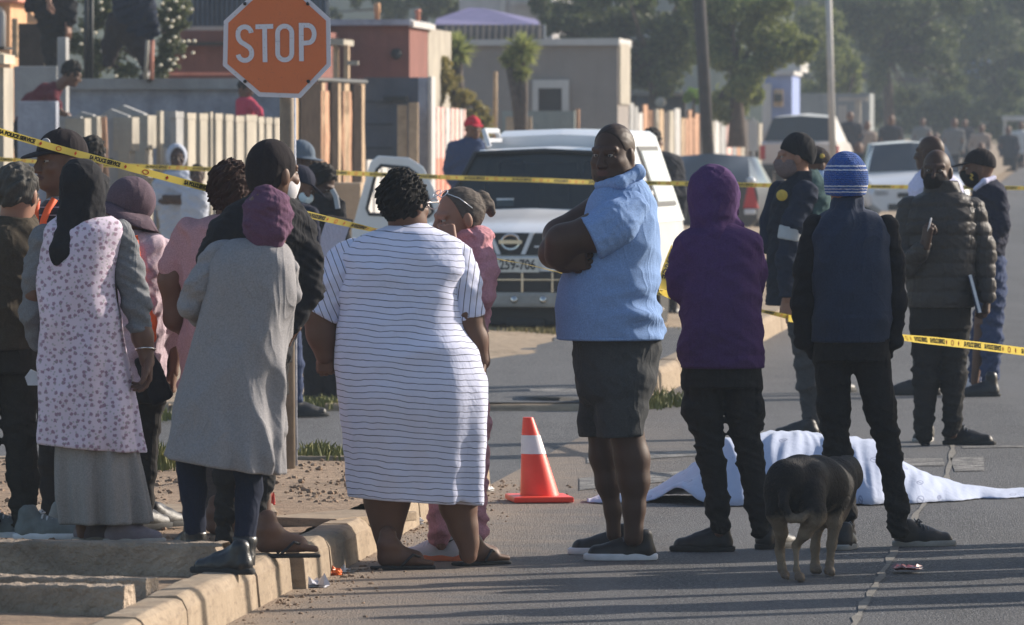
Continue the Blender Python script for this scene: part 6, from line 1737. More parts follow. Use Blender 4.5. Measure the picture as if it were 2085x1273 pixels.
# ---------- police cap behind the green jacket
f = Fig('officer in a black cap with a gold badge, mostly hidden behind the blue knitted hat', 1690, 800, skin=SK_BROWN)
f.head(1664, 338, .0, yaw=60, sc=1.0, neck=(1668, 372, .0)); f.cap(C_CAP, C_CAP, low=.02, bl=.06); b = MB(); b.lathe([(.001, -.006), (.014, -.004), (.017, 0), (.014, .004)], f.V(1674, 318, -.09), 10, axis='y'); b.build('cap_badge', C_BADGE, f.root, True)
f.limb([(1672, 560, 0, 20), (1672, 790, 0, 11)]); f.torso([(400, 1645, 1695, 0, .1), (560, 1645, 1695, 0, .1)])
garment(f, 'shirt', cloth('sky_blue_shirt', (.32, .42, .58)), [(346, 1652, 1690, 0, .08), (360, 1638, 1704, 0, .12), (390, 1634, 1708, 0, .14), (560, 1636, 1706, 0, .14)], folds=[wr(95)]); garment(f, 'trousers', C_POLB, [(545, 1636, 1706, 0, .14), (600, 1640, 1704, 0, .14)], [[(1660, 600, 0, 18), (1662, 790, 0, 12)], [(1690, 600, 0, 18), (1692, 790, 0, 12)]]); f.shoe(f.G(1664, 800), 40, SH_BLACK, SOLE_B); f.shoe(f.G(1690, 800), 40, SH_BLACK, SOLE_B); f.done()

# ================================================================ the group on the pavement
PZ = .13
# ---------- grey cardigan
f = Fig('woman in a long grey cardigan, plum head wrap and black boots on the kerb', 470, 1150, .15, skin=SK_BROWN)
f.head(545, 448, .0, yaw=28, sc=.97, neck=(530, 505, .0), face=False)
S = Sdf(.006, .03); S.ell(f.V(545, 438, 0), (.098, .118, .114)); S.ell(f.V(545, 458, 0), (.086, .105, .085)); S.ell(f.V(540, 472, -.05), (.078, .07, .06)); S.ell(f.V(532, 496, -.06), (.05, .045, .035)); S.ell(f.V(556, 500, -.05), (.04, .045, .026)); S.cap(f.V(500, 455, -.10), f.V(575, 478, -.10), .006, .006, 1, .03); S.disp += [fold(.009, (12, 12, 40), 3), wr(4, .004, (24, 24, 60))]
f.add('head_wrap', S, C_WRAP)
f.limb([(390, 950, 0, 26), (397, 1090, 0, 17)]); f.limb([(505, 950, 0, 26), (497, 1100, -.1, 17)]); f.torso([(520, 450, 580, 0, .08), (940, 400, 540, 0, .1)]); f.limb([(440, 520, 0, 26), (395, 620, 0, 20), (430, 640, .2, 16)])
cg = garment(f, 'cardigan', C_GREY, [(487, 470, 566, 0, .075), (496, 448, 582, 0, .10), (512, 432, 594, 0, .13), (540, 420, 604, 0, .155), (580, 414, 606, 0, .165), (640, 402, 596, 0, .165), (700, 392, 584, 0, .17), (780, 370, 580, 0, .185), (870, 349, 578, 0, .21), (940, 336, 575, 0, .225), (966, 334, 574, 0, .225)],
    cuts=[((450, 950, 0), (-.16, 0, -1))], folds=[fold(.010, (10, 8, 7), 101), vfold(.016, 8, 6, .2, .95), fold(.022, (16, 12, 7), 103, True, mask=lambda P: np.clip(P[:, 0] * 8 - .1, 0, 1) * np.clip((1.15 - P[:, 2]) * 4, 0, 1))])
garment(f, 'sleeve', C_GREY, None, [[(448, 522, 0, 36), (412, 580, -.02, 31), (388, 622, .0, 24), (410, 640, .12, 22), (450, 620, .22, 18)]], [wr(104, .008)]); garment(f, 'sleeve', C_GREY, None, [[(582, 545, .02, 26), (588, 600, .06, 22), (560, 640, .18, 19)]], [wr(105, .008)])
garment(f, 'leggings', C_LEG, [(880, 360, 545, 0, .14), (930, 362, 542, 0, .14)], [[(388, 930, 0, 33), (392, 1000, 0, 27), (398, 1085, 0, 22)], [(505, 930, 0, 35), (506, 1000, -.03, 27), (498, 1095, -.1, 23)]], [wr(106, .004)], k=.02)
for pts, g, yw in ([[(397, 1078, 0, 24), (397, 1118, 0, 23)], f.G(400, 1128), -20], [[(497, 1088, -.1, 26), (496, 1140, -.12, 25)], f.G(512, 1172), -60]):
    o = f.shoe(g, yw, BOOT_L, SOLE_B, .26, .12); S = Sdf(.007, .03); S.chain(f.seg(pts)); S.half(f.V(pts[0][0], pts[0][1] + 4, pts[0][2]), (0, 0, 1)); S.disp += [wr(107, .004)]; f.add('boot_shaft', S, BOOT_L, o)
f.done()

# ---------- black hoodie man
f = Fig('tall man in black jacket and skull cap, standing right behind the plum head wrap', 545, 1132, .15, skin=SK_BROWN)
f.head(557, 356, .06, yaw=48, sc=1.02, neck=(546, 420, .08), nr=.062)
S = Sdf(.0055, .02); S.ell(f.HL(0, -.014, .036), np.array((.084, .106, .103)) * 1.02, f.hM); S.ell(f.HL(0, -.05, -.01), np.array((.076, .06, .08)) * 1.02, f.hM); S.half(f.HL(0, .02, -.035), f.hM @ np.array((0, .5, -1.))); f.add('skull_cap', S, C_CAP)
f.mask(SH_WHITE, -.12)
f.limb([(478, 920, .05, 26), (470, 1120, .05, 14)]); f.limb([(535, 920, .05, 26), (540, 1120, 0, 14)]); f.torso([(450, 450, 620, .1, .1), (930, 450, 560, .1, .1)]); f.limb([(620, 460, .1, 24), (636, 570, .05, 20), (600, 660, -.02, 15)]); f.hand(f.V(592, 668, -.02), (-.7, .1, -.6), (-.3, .9, 0), side=1, curl=60)
garment(f, 'jacket', C_BLACK, [(392, 520, 590, .1, .10), (406, 490, 606, .1, .13), (425, 456, 618, .1, .16), (460, 425, 630, .1, .19), (520, 402, 634, .1, .20), (600, 405, 628, .1, .20), (700, 430, 600, .1, .19), (740, 435, 595, .1, .18)], [[(612, 455, .08, 28), (632, 540, .04, 27), (628, 600, .02, 24), (598, 662, -.02, 17)]], [wr(111, .012, (14, 11, 22))])
garment(f, 'trousers', C_BLACK2, [(700, 440, 592, .1, .15), (800, 440, 585, .08, .15)], [[(475, 800, .05, 38), (462, 960, .05, 26), (458, 1106, .05, 22)], [(535, 800, .05, 38), (532, 960, .02, 27), (515, 1075, 0, 22)]], [wr(112, .010)])
f.foot(f.G(520, 1136), 78, .25, .02); f.slipper(f.G(516, 1137), 78, SOLE_B, BOOT_L, .26); f.foot(f.G(440, 1112), 60, .25, .02); f.slipper(f.G(436, 1113), 60, SOLE_B, BOOT_L, .26); f.done()
sb = [o for o in f.root.children if o.name.startswith('trousers')][0]
o = thing('shoulder_bag', 'dark soft bag hanging in front of the sign pole beside the grey cardigan', 'bag', W(562, 760, f.Y + .02))
S = Sdf(.008, .03); S.ell((0, 0, 0), (.045, .06, .13)); S.disp += [wr(113, .006)]; v, q = S.mesh(); b = MB(); b.addq(v, q); b.build('pouch', C_BLACK, o, True)
b = MB(); b.tube([(0, 0, .1), (.03, -.02, .2), (.05, .0, .28)], .006, 6); b.build('strap', C_BLACK, o, True)

# ---------- pink top, curly hair
f = Fig('woman with reddish curly hair and a dusty pink top, behind the grey cardigan', 440, 1084, PZ, skin=SK_BROWN)
f.head(472, 392, .02, yaw=12, sc=.98, neck=(468, 450, .02), face=False)
f.hair(HAIR_R, (.097, .117, .117), (0, -.016, .02), .0085, 140, None, -.11, vox=.0042)
f.limb([(385, 480, 0, 32), (350, 570, 0, 28), (356, 650, .02, 22), (400, 690, .15, 18)], k=.95); f.limb([(430, 920, 0, 26), (428, 1075, 0, 14)]); f.limb([(490, 920, 0, 26), (480, 1075, 0, 14)]); f.torso([(470, 400, 520, 0, .09), (900, 400, 510, 0, .1)])
garment(f, 'top', C_PINK, [(432, 440, 505, 0, .08), (446, 408, 528, 0, .12), (470, 380, 542, 0, .15), (530, 366, 545, 0, .18), (620, 372, 540, 0, .18), (720, 366, 540, 0, .19), (900, 362, 530, 0, .19)], [[(388, 475, 0, 34), (352, 540, 0, 33)]], [wr(121, .012, (9, 8, 12)), vfold(.01, 6, 2, .4, 1.1)], cuts=[])
garment(f, 'trousers', cloth('brown_grey_trousers', (.10, .085, .08)), [(860, 372, 524, 0, .14), (920, 376, 520, 0, .14)], [[(425, 920, 0, 32), (432, 1060, 0, 22)], [(490, 920, 0, 30), (486, 1060, 0, 20)]], [wr(122)])
f.foot(f.G(432, 1090), 20, .24, .0); f.foot(f.G(484, 1088), 20, .24, .0); f.done()

# ---------- floral tunic
f = Fig('woman in a black headscarf, lavender floral tunic and long grey skirt, seen from behind', 200, 1107, PZ, skin=SK_BROWN)
f.head(166, 388, .0, yaw=15, sc=.98, neck=(168, 445, .0), face=False)
S = Sdf(.0065, .035); S.ell(f.V(167, 380, 0), (.097, .115, .118)); S.ell(f.V(165, 425, -.02), (.088, .10, .08)); S.cap(f.V(150, 450, -.07), f.V(121, 515, -.15), .075, .045, .7); S.cap(f.V(121, 515, -.15), f.V(114, 536, -.16), .04, .01, .6); S.cap(f.V(190, 440, -.02), f.V(195, 460, -.06), .05, .035); S.disp += [fold(.007, (14, 14, 18), 7), wr(8, .003, (30, 26, 30))]
f.add('headscarf', S, C_BLACK)
f.limb([(272, 600, 0, 20), (290, 685, -.02, 20), (300, 738, -.03, 15)], k=1); f.hand(f.V(300, 730, -.03), (-.04, -.05, -1), (-.8, -.35, 0), side=-1, curl=42, L=.18)
f.limb([(82, 490, 0, 26), (68, 600, 0, 20), (75, 700, .08, 15)]); f.limb([(165, 900, 0, 30), (165, 1090, 0, 15)]); f.limb([(235, 900, 0, 30), (232, 1090, 0, 15)]); f.torso([(470, 100, 230, 0, .1), (900, 110, 260, 0, .12)])
b = MB(); b.tube([f.V(296 + 20 * math.cos(a), 712 + 4 * math.sin(a), -.03 + .04 * math.sin(a)) for a in np.linspace(0, 2 * math.pi, 14)], .004, 6); b.build('bangle', CHROME, f.root, True)
garment(f, 'tunic', M_FLORAL, [(442, 118, 228, 0, .09), (452, 100, 246, 0, .12), (470, 86, 254, 0, .15), (510, 80, 246, 0, .17), (570, 75, 238, 0, .18), (650, 76, 246, 0, .185), (750, 76, 262, 0, .195), (850, 76, 279, 0, .21), (928, 76, 292, 0, .215)], cuts=[((180, 912, 0), (-.09, 0, -1))], folds=[fold(.010, (9, 8, 7), 131), vfold(.012, 7, 3, .35, 1.1)])
garment(f, 'sleeve', C_GREYD, None, [[(242, 478, 0, 33), (262, 550, 0, 31), (276, 620, -.01, 27), (288, 672, -.02, 24)]], [wr(132, .010, (14, 12, 26))], cuts=[((288, 676, -.02), (.2, 0, -1))]); garment(f, 'sleeve', C_GREYD, None, [[(92, 485, 0, 31), (72, 560, 0, 26), (64, 640, .02, 22), (74, 700, .08, 18)]], [wr(133, .010)])
garment(f, 'skirt', C_SKIRT, [(880, 116, 270, 0, .165), (930, 113, 280, 0, .18), (1000, 116, 292, 0, .2), (1066, 126, 300, 0, .2)], folds=[vfold(.022, 9, 5, .0, .6)])
for gx, gy, yw in ((150, 1107, 60), (212, 1110, 75)): f.shoe(f.G(gx, gy), yw, SH_MAUV, SOLE_G, .25, .10)
f.done()

# ---------- bucket hat
f = Fig('woman in a mauve sun hat and pale pink long sleeves with an orange lanyard', 300, 1078, PZ, skin=SK_BROWN)
f.head(262, 432, .0, yaw=40, pitch=16, roll=-14, sc=.98, neck=(272, 490, .0), face=False)
S = Sdf(.006, .02); S.ell(f.HL(0, -.01, .05), (.095, .115, .105), f.hM); S.half(f.HL(0, 0, .0), -f.hM[:, 2]); ha = f.add('hat', S, C_HAT)
b = MB(); V = []; n = 40
for r, z in ((.09, .012), (.12, -.008), (.155, -.042), (.152, -.046), (.118, -.014), (.088, .004)):
    for k in range(n):
        a = 2 * math.pi * k / n; V.append(f.HL(r * math.cos(a), r * 1.1 * math.sin(a) - .01, z + .006 * math.sin(3 * a)))
b.add(V, [(i * n + k, i * n + (k + 1) % n, ((i + 1) % 6) * n + (k + 1) % n, ((i + 1) % 6) * n + k) for i in range(6) for k in range(n)]); b.build('brim', C_HAT, ha, True)
f.limb([(330, 520, 0, 22), (346, 620, 0, 18), (352, 720, 0, 15), (352, 760, -.01, 12)], k=.95); f.hand(f.V(352, 756, 0), (-.05, 0, -1), (-.9, .1, 0), side=-1, curl=45, L=.17); f.limb([(290, 800, 0, 24), (290, 1070, 0, 13)]); f.torso([(500, 240, 320, 0, .09), (800, 240, 320, 0, .1)])
garment(f, 'top', C_PALEP, [(468, 245, 305, 0, .08), (480, 232, 330, 0, .11), (505, 222, 346, 0, .14), (580, 222, 345, 0, .16), (700, 225, 344, 0, .17), (780, 228, 342, 0, .17)], [[(330, 508, 0, 26), (345, 590, 0, 25), (350, 690, 0, 23)]], [wr(141, .010)], cuts=[])
garment(f, 'trousers', C_BLACK2, [(760, 230, 340, 0, .15), (820, 232, 338, 0, .15)], [[(262, 820, 0, 28), (262, 1065, 0, 20)], [(306, 820, 0, 26), (290, 1065, 0, 19)]], [wr(142)])
f.shoe(f.G(262, 1080), 40, SH_BLACK, SOLE_B, .25); f.shoe(f.G(295, 1076), 40, SH_BLACK, SOLE_B, .25)
strap_band(f, 'lanyard', C_ORVEST, [(272, 480, -.16), (278, 520, -.175), (284, 600, -.19), (300, 650, -.2), (304, 700, -.21)], .035); f.done()
o = thing('handbag', 'black soft handbag hanging behind the floral tunic', 'bag', W(312, 770, f.Y - .15)); S = Sdf(.008, .03); S.bx((0, 0, 0), (.05, .04, .11), frame(0, 0, 25), .02); S.disp += [wr(143, .006)]; v, q = S.mesh(); b = MB(); b.addq(v, q); b.build('bag_body', C_BLACK, o, True)
b = MB(); b.tube([(-.03, 0, .09), (-.05, 0, .2), (-.04, 0, .3)], .006, 6); b.build('handle', C_BLACK, o, True)
b = MB(); S = Sdf(.007, .03); S.ell((0, 0, 0), (.03, .03, .085)); S.disp += [wr(144, .008, (30, 20, 30))]; v, q = S.mesh(); b.addq(v, q); o = b.build('orange_bag', C_ORVEST, None, True); o.location = W(306, 668, f.Y - .22); tag(o, 'crumpled orange bag held beside the floral tunic', 'bag')

# ---------- olive jacket at the left edge
f = Fig('grey-haired person in an olive jacket with green canvas shoes at the left edge', 30, 1097, PZ, skin=SK_TAN)
f.head(36, 396, .0, yaw=22, sc=1.0, neck=(28, 456, .0)); f.hair(HAIR_G, (.086, .107, .103), (0, -.014, .03), .006, 90, ((0, .05, .03), (0, 1, -.45)), -.075)
f.limb([(40, 720, 0, 28), (50, 1080, 0, 14)]); f.limb([(-35, 720, 0, 28), (-30, 1080, 0, 14)]); f.torso([(470, -50, 70, 0, .1), (720, -50, 60, 0, .1)])
garment(f, 'jacket', C_OLIVE, [(440, -8, 68, 0, .085), (452, -22, 74, 0, .10), (466, -56, 80, 0, .13), (490, -82, 84, 0, .155), (540, -92, 84, 0, .17), (620, -92, 76, 0, .18), (712, -88, 72, 0, .17)], [[(66, 490, 0, 20), (66, 580, -.02, 21), (60, 680, .0, 20)]], [wr(151, .012, (10, 9, 16))])
garment(f, 'trousers', C_OLIVET, [(700, -86, 74, 0, .15), (760, -82, 76, 0, .15)], [[(36, 760, 0, 40), (40, 880, 0, 35), (46, 980, 0, 31), (48, 1062, 0, 27)], [(-42, 760, 0, 38), (-36, 900, 0, 33), (-30, 1060, 0, 27)]], [legf(f, 152)], k=.025)
for gx, gy, yw in ((28, 1098, 96), (-62, 1095, 94)): f.shoe(f.G(gx, gy), yw, SH_GREY, SOLE_W, .30, .13, lace=SOLE_W)
f.done()
b = MB(); Yp = f.Y - .2; V = [W(50, 768, Yp), W(62, 752, Yp), W(80, 760, Yp), (W(78, 785, Yp)), W(56, 785, Yp)]; b.add(V + [v + np.array((0, .003, 0)) for v in V], [tuple(range(5)), tuple(range(5, 10))[::-1]] + [(i, i + 5, (i + 1) % 5 + 5, (i + 1) % 5) for i in range(5)]); tag(b.build('folded_paper', SOLE_W), 'folded white paper showing beside the floral tunic', 'paper')

# ---------- cap and orange vest
f = Fig('man in a black cap with round badge and orange straps, behind the black headscarf', 110, 1060, PZ, skin=SK_BROWN)
f.head(122, 332, .0, yaw=-122, sc=1.04, neck=(128, 405, .03), nr=.062); cp_ = f.cap(C_CAP, C_CAP, low=.032, r=(.092, .114, .104), bl=.075, tilt=.1)
b = MB(); b.lathe([(.001, -.004), (.017, -.003), (.02, 0), (.017, .003)], f.HL(-.05, .093, .085), 14, axis='y'); b.build('round_badge', C_REFL, cp_, True)
f.limb([(100, 760, 0, 26), (100, 1050, 0, 13)]); f.limb([(150, 760, 0, 26), (140, 1050, 0, 13)]); f.torso([(430, 85, 180, 0, .1), (760, 85, 180, 0, .1)])
garment(f, 'shirt', striped('striped_navy_knit', (.025, .022, .032), (.3, .28, .32), (0, 0, 1), .034, .12, .003), [(398, 105, 160, 0, .08), (410, 88, 178, 0, .12), (430, 72, 195, 0, .14), (500, 68, 200, 0, .16), (740, 72, 195, 0, .16)], folds=[wr(161)])
strap_band(f, 'hi_vis_strap', C_ORVEST, [(112, 405, -.11), (98, 425, -.165), (88, 450, -.175), (84, 520, -.18)], .03); strap_band(f, 'hi_vis_strap', C_ORVEST, [(76, 405, -.10), (72, 430, -.15), (72, 480, -.165)], .03)
garment(f, 'trousers', C_BLACK2, [(720, 72, 192, 0, .15), (790, 75, 190, 0, .15)], [[(100, 790, 0, 30), (104, 1045, 0, 22)], [(155, 790, 0, 30), (140, 1045, 0, 22)]], [wr(162)]); f.shoe(f.G(96, 1075), 80, SH_GREY, SOLE_W, .28); f.shoe(f.G(150, 1068), 60, SH_GREY, SOLE_W, .28); f.done()
# ------------------------------------------------------------------ people further back
def simple(label, x0, Y, gz, skin_, head, shirt, rows, pants=None, legs=None, arms=(), hairm_=HAIR_B, yaw=0, pitch=0, hands=(), sc=1.0, group=PEOPLE, capm=None, face=True, vox=.010, lo=-.05, seed=1):
    f = Fig(label, x0, 0, gz, Y, group, skin_)
    px, py, nx, ny = head
    f.head(px, py, .0, yaw=yaw, pitch=pitch, sc=sc, neck=(nx, ny, .02), face=face, vox=.006)
    if capm: f.cap(capm, capm, low=.03, tilt=.15)
    elif hairm_: f.hair(hairm_, (.084, .106, .102), amp=.006, fr=80, low=lo, vox=.007)
    xm = (rows[-1][1] + rows[-1][2]) / 2
    f.torso([(r[0], r[1] + 4, r[2] - 4, r[3], r[4] * .6) for r in (rows[1], rows[-1])])
    garment(f, 'shirt', shirt, rows, [a for a in arms], [wr(seed, .010)], vox=vox)
    for h in hands: f.limb(h)
    if pants and legs:
        garment(f, 'trousers', pants, None, legs, [wr(seed + 1, .008)], vox=vox, k=.05)
        for lg in legs: f.limb([(p[0], p[1], p[2], p[3] * .6) for p in lg])
        for lg in legs: f.shoe(f.V(lg[-1][0], 0, lg[-1][2]) * (1, 1, 0) - np.array((math.sin(R(yaw)), math.cos(R(yaw)), 0)) * .08, yaw, SH_BLACK, SOLE_B)
    return f.done()
def legs_for(xm, w, y0, Y, gz, r0=.095, r1=.06):
    s = F / Y; yg = YH + (H - gz) * s
    return [[(xm - w, y0, 0, r0 * s), (xm - w, (y0 + yg) / 2, 0, r0 * .8 * s), (xm - w * 1.1, yg - .07 * s, 0, r1 * s)], [(xm + w, y0, 0, r0 * s), (xm + w, (y0 + yg) / 2, 0, r0 * .8 * s), (xm + w * 1.1, yg - .07 * s, 0, r1 * s)]]
# three officers writing by the sign pole
Y = 45.5
f = simple('officer in navy cap and blue surgical mask looking down, beside the sign pole', 600, Y, .0, SK_BROWN, (607, 380, 606, 420), C_POLJ, [(412, 585, 625, 0, .09), (425, 570, 642, 0, .14), (470, 565, 650, 0, .16), (640, 568, 640, 0, .16)], C_POLB, [[(590, 640, 0, 22), (598, 740, 0, 18), (604, 812, 0, 14)], [(570, 640, .1, 22), (566, 740, .1, 18), (566, 812, .1, 14)]], [[(632, 435, -.1, 17), (640, 520, -.1, 15), (625, 580, -.16, 12)]], yaw=78, pitch=26, capm=C_POLJ, sc=1.0, seed=201)
f.mask(C_SURG, -.12)
f = simple('person in a blue-grey brimmed hat standing behind the masked officer', 612, 53, .05, SK_DARK, (612, 328, 612, 360), C_POLJ, [(352, 595, 630, 0, .08), (364, 582, 650, 0, .14), (420, 578, 655, 0, .15), (520, 580, 650, 0, .15)], C_BLACK, legs_for(615, 18, 520, 53, .05), yaw=95, pitch=8, hairm_=None, seed=205)
S = Sdf(.006, .015); S.ell(f.HL(0, -.01, .045), (.096, .115, .115), f.hM); S.half(f.HL(0, 0, .02), -f.hM[:, 2]); S.ell(f.HL(0, .02, .025), (.115, .155, .014), f.hM, .02); f.add('hat', S, C_BLUEG)
f = simple('dark-clothed person bending over a clipboard by the sandy wall', 655, 47.5, .0, SK_DARK, (652, 372, 655, 402), C_BLACK, [(392, 640, 676, 0, .09), (404, 626, 692, 0, .14), (450, 622, 696, 0, .16), (600, 626, 690, 0, .16)], C_BLACK, legs_for(656, 18, 600, 47.5, 0), [[(688, 420, -.1, 16), (700, 490, -.15, 14), (672, 500, -.24, 11)]], yaw=115, pitch=40, hands=[[(690, 498, -.2, 9), (668, 492, -.28, 8)]], seed=210)
strap_band(f, 'reflective_stripe', C_REFL, [(676, 385, -.13), (684, 400, -.16), (688, 425, -.18)], .035)
cb = thing('clipboard', 'clipboard with white paper held by the bending dark-clothed person', 'clipboard', W(678, 488, 47.1)); M3 = frame(0, 0, 0)
b = MB(); V = [np.array(((x * 1.0 + z * .35), -z * .45, z)) for x, z in ((-.09, -.14), (.09, -.17), (.09, .13), (-.09, .16))]; quad(b, V, (0, .012, .006)); b.build('board', M_WOODD, cb)
b = MB(); quad(b, [v * .94 + np.array((-.004, -.004, 0)) for v in V], (0, .002, .001)); b.build('paper', C_LAV, cb)
# bystanders on the verge
f = simple('woman in a white hooded top with folded arms before the palisade', 358, 69, .12, SK_DARK, (360, 322, 362, 352), C_WHITEB, [(345, 345, 380, 0, .08), (356, 326, 394, 0, .13), (390, 318, 398, 0, .16), (470, 326, 394, 0, .16), (520, 330, 392, 0, .16)], cloth('dark_skirt', (.03, .03, .035)), legs_for(360, 15, 500, 69, .12), [[(324, 375, 0, 14), (322, 415, -.05, 12)], [(394, 375, 0, 14), (398, 410, -.05, 12)]], yaw=172, hands=[[(322, 412, -.06, 11), (355, 408, -.2, 9), (385, 415, -.22, 8)], [(398, 410, -.06, 11), (370, 405, -.24, 9), (335, 402, -.22, 8)]], hairm_=None, seed=220)
S = Sdf(.007, .02); S.ell(f.HL(0, -.02, .02), (.105, .12, .125), f.hM); S.ell(f.HL(0, .09, -.005), (.072, .09, .115), f.hM, .01, 's'); f.add('hood', S, C_WHITEB)
simple('small child beside the woman in the white hooded top', 404, 68.5, .12, SK_DARK, (402, 358, 402, 382), C_WHITEB, [(378, 390, 414, 0, .07), (386, 376, 424, 0, .1), (420, 372, 426, 0, .12), (480, 376, 422, 0, .12)], C_BLACK, legs_for(400, 10, 475, 68.5, .12, .07, .045), [[(380, 395, 0, 9), (376, 440, -.05, 8)]], yaw=165, sc=.85, seed=224)
simple('bystander in a red cap and navy tee behind the open pickup door', 952, 76, .3, SK_BROWN, (963, 262, 955, 286), C_SHIRTN, [(280, 944, 972, 0, .07), (289, 926, 986, 0, .12), (320, 916, 988, 0, .15), (390, 920, 984, 0, .15)], cloth('denim', (.06, .08, .14)), legs_for(950, 15, 390, 76, .3), [[(922, 300, 0, 13), (914, 345, 0, 12), (918, 370, 0, 9)]], yaw=155, capm=C_REDCAP, seed=228)
simple('bystander in a dark grey top at the rear corner of the white pickup', 1345, 67.5, .1, SK_BROWN, (1330, 288, 1338, 318), cloth('charcoal_top', (.035, .036, .042)), [(308, 1322, 1360, 0, .08), (320, 1310, 1382, 0, .13), (350, 1312, 1388, 0, .15), (460, 1318, 1384, 0, .15), (500, 1318, 1384, 0, .15)], C_BLACK, legs_for(1350, 15, 500, 67.5, .1), [[(1380, 335, 0, 14), (1388, 400, 0, 12), (1386, 450, 0, 10)]], yaw=35, seed=232)
simple('dark-haired head showing above the near tape between cap and palisade', 188, 45, .05, SK_DARK, (188, 318, 188, 350), C_BLACK, [(348, 172, 204, 0, .08), (362, 155, 222, 0, .13), (430, 150, 226, 0, .15), (560, 154, 222, 0, .15)], C_BLACK, legs_for(188, 18, 560, 45, .05), yaw=10, face=False, seed=236)
# people on and behind the yard walls
f = Fig('person in a maroon shirt leaning far over the grey yard wall', 95, 0, .1, 76.5, PEOPLE, SK_BROWN)
f.head(146, 152, .0, yaw=78, pitch=24, sc=1.0, neck=(112, 182, .05), nr=.056); f.hair(HAIR_B, (.086, .108, .112), (0, -.02, .045), .008, 80, ((0, .06, .03), (0, 1, -.5)), -.03, vox=.007)
garment(f, 'shirt', C_MAROON, None, [[(112, 182, .05, 17), (95, 195, .05, 24), (70, 215, .1, 26), (55, 260, .1, 26)], [(108, 195, -.15, 13), (118, 225, -.2, 11)]], [wr(241, .010)], vox=.011, k=.06)
f.limb([(108, 200, -.15, 8), (122, 228, -.22, 8), (140, 236, -.25, 7)]); f.hand(f.V(140, 236, -.26), (.5, -.2, -.8), (-.6, .5, -.4), side=-1, curl=40); f.limb([(60, 230, .1, 18), (55, 440, .1, 12)])
garment(f, 'trousers', C_BLACK, None, [[(50, 260, .1, 25), (50, 340, .1, 20), (50, 405, .1, 14)], [(66, 260, .15, 24), (66, 340, .15, 20), (66, 405, .15, 14)]], vox=.012); f.done()
f = Fig('child in a red top hanging an arm over the palisade under the stop sign', 505, 0, .2, 79.5, PEOPLE, SK_BROWN)
f.head(500, 180, .0, yaw=120, pitch=25, sc=.9, neck=(500, 202, .02)); f.hair(HAIR_B, vox=.007); garment(f, 'shirt', C_RED, [(198, 488, 512, 0, .07), (206, 480, 520, 0, .11), (235, 480, 522, 0, .12), (300, 482, 520, 0, .12)], [[(514, 212, -.08, 9), (526, 226, -.2, 8), (530, 234, -.24, 7)]], vox=.01)
f.limb([(528, 228, -.22, 6), (532, 245, -.26, 5)]); f.limb([(490, 300, 0, 10), (490, 410, 0, 7)]); f.limb([(512, 300, 0, 10), (512, 410, 0, 7)]); f.done()
f = Fig('person in dark clothes astride the yard wall, upper body out of view', 265, 0, 2.0, 83.9, PEOPLE, SK_BROWN)
garment(f, 'jacket', C_NAVY, None, [[(262, -40, 0, 42), (275, 20, 0, 42), (282, 60, 0, 36)], [(302, 0, -.1, 13), (308, 40, -.12, 12), (318, 66, -.12, 9)]], [wr(251, .02)], vox=.012, k=.06)
garment(f, 'trousers', cloth('brown_black_trousers', (.028, .022, .024)), None, [[(262, 60, 0, 34), (285, 95, -.1, 20), (298, 125, -.12, 14), (306, 158, -.12, 9)], [(245, 50, .1, 30), (228, 90, .1, 20), (222, 125, .1, 14)]], [wr(252, .016)], vox=.012, k=.05)
f.limb([(262, -40, 0, 20), (275, 40, 0, 20), (300, 125, -.1, 8), (306, 158, -.1, 6)]); f.limb([(245, 60, .1, 14), (224, 130, .1, 7)]); f.shoe(f.V(306, 162, -.18), -160, SH_BLACK, SOLE_B); f.done()
f = Fig('person in black by the tall grey pillar, head out of view, upper left', 112, 0, 1.9, 81.5, PEOPLE, SK_TAN)
garment(f, 'jacket', C_BLACK, None, [[(90, -40, 0, 40), (110, 10, 0, 42), (112, 45, 0, 36)], [(70, -10, -.05, 16), (62, 15, -.1, 13)], [(140, 0, -.1, 15), (144, 35, -.12, 13), (140, 52, -.12, 9)]], [wr(255, .02)], vox=.012, k=.06)
garment(f, 'trousers', C_BLACK2, None, [[(108, 45, 0, 30), (106, 90, 0, 22), (106, 135, 0, 14)], [(128, 50, .1, 22), (128, 100, .1, 15)]], [wr(256, .015)], vox=.012, k=.05)
f.hand(f.V(100, 2, -.45), (0, 0, -1), (.8, .3, 0), side=1, curl=40, L=.19); f.hand(f.V(138, 52, -.16), (.2, -.1, -1), (-.6, .5, 0), side=1, curl=30, L=.19); f.limb([(98, -10, -.3, 12), (100, 2, -.42, 7)]); f.limb([(140, 30, -.12, 8), (138, 54, -.15, 6)]); f.done()

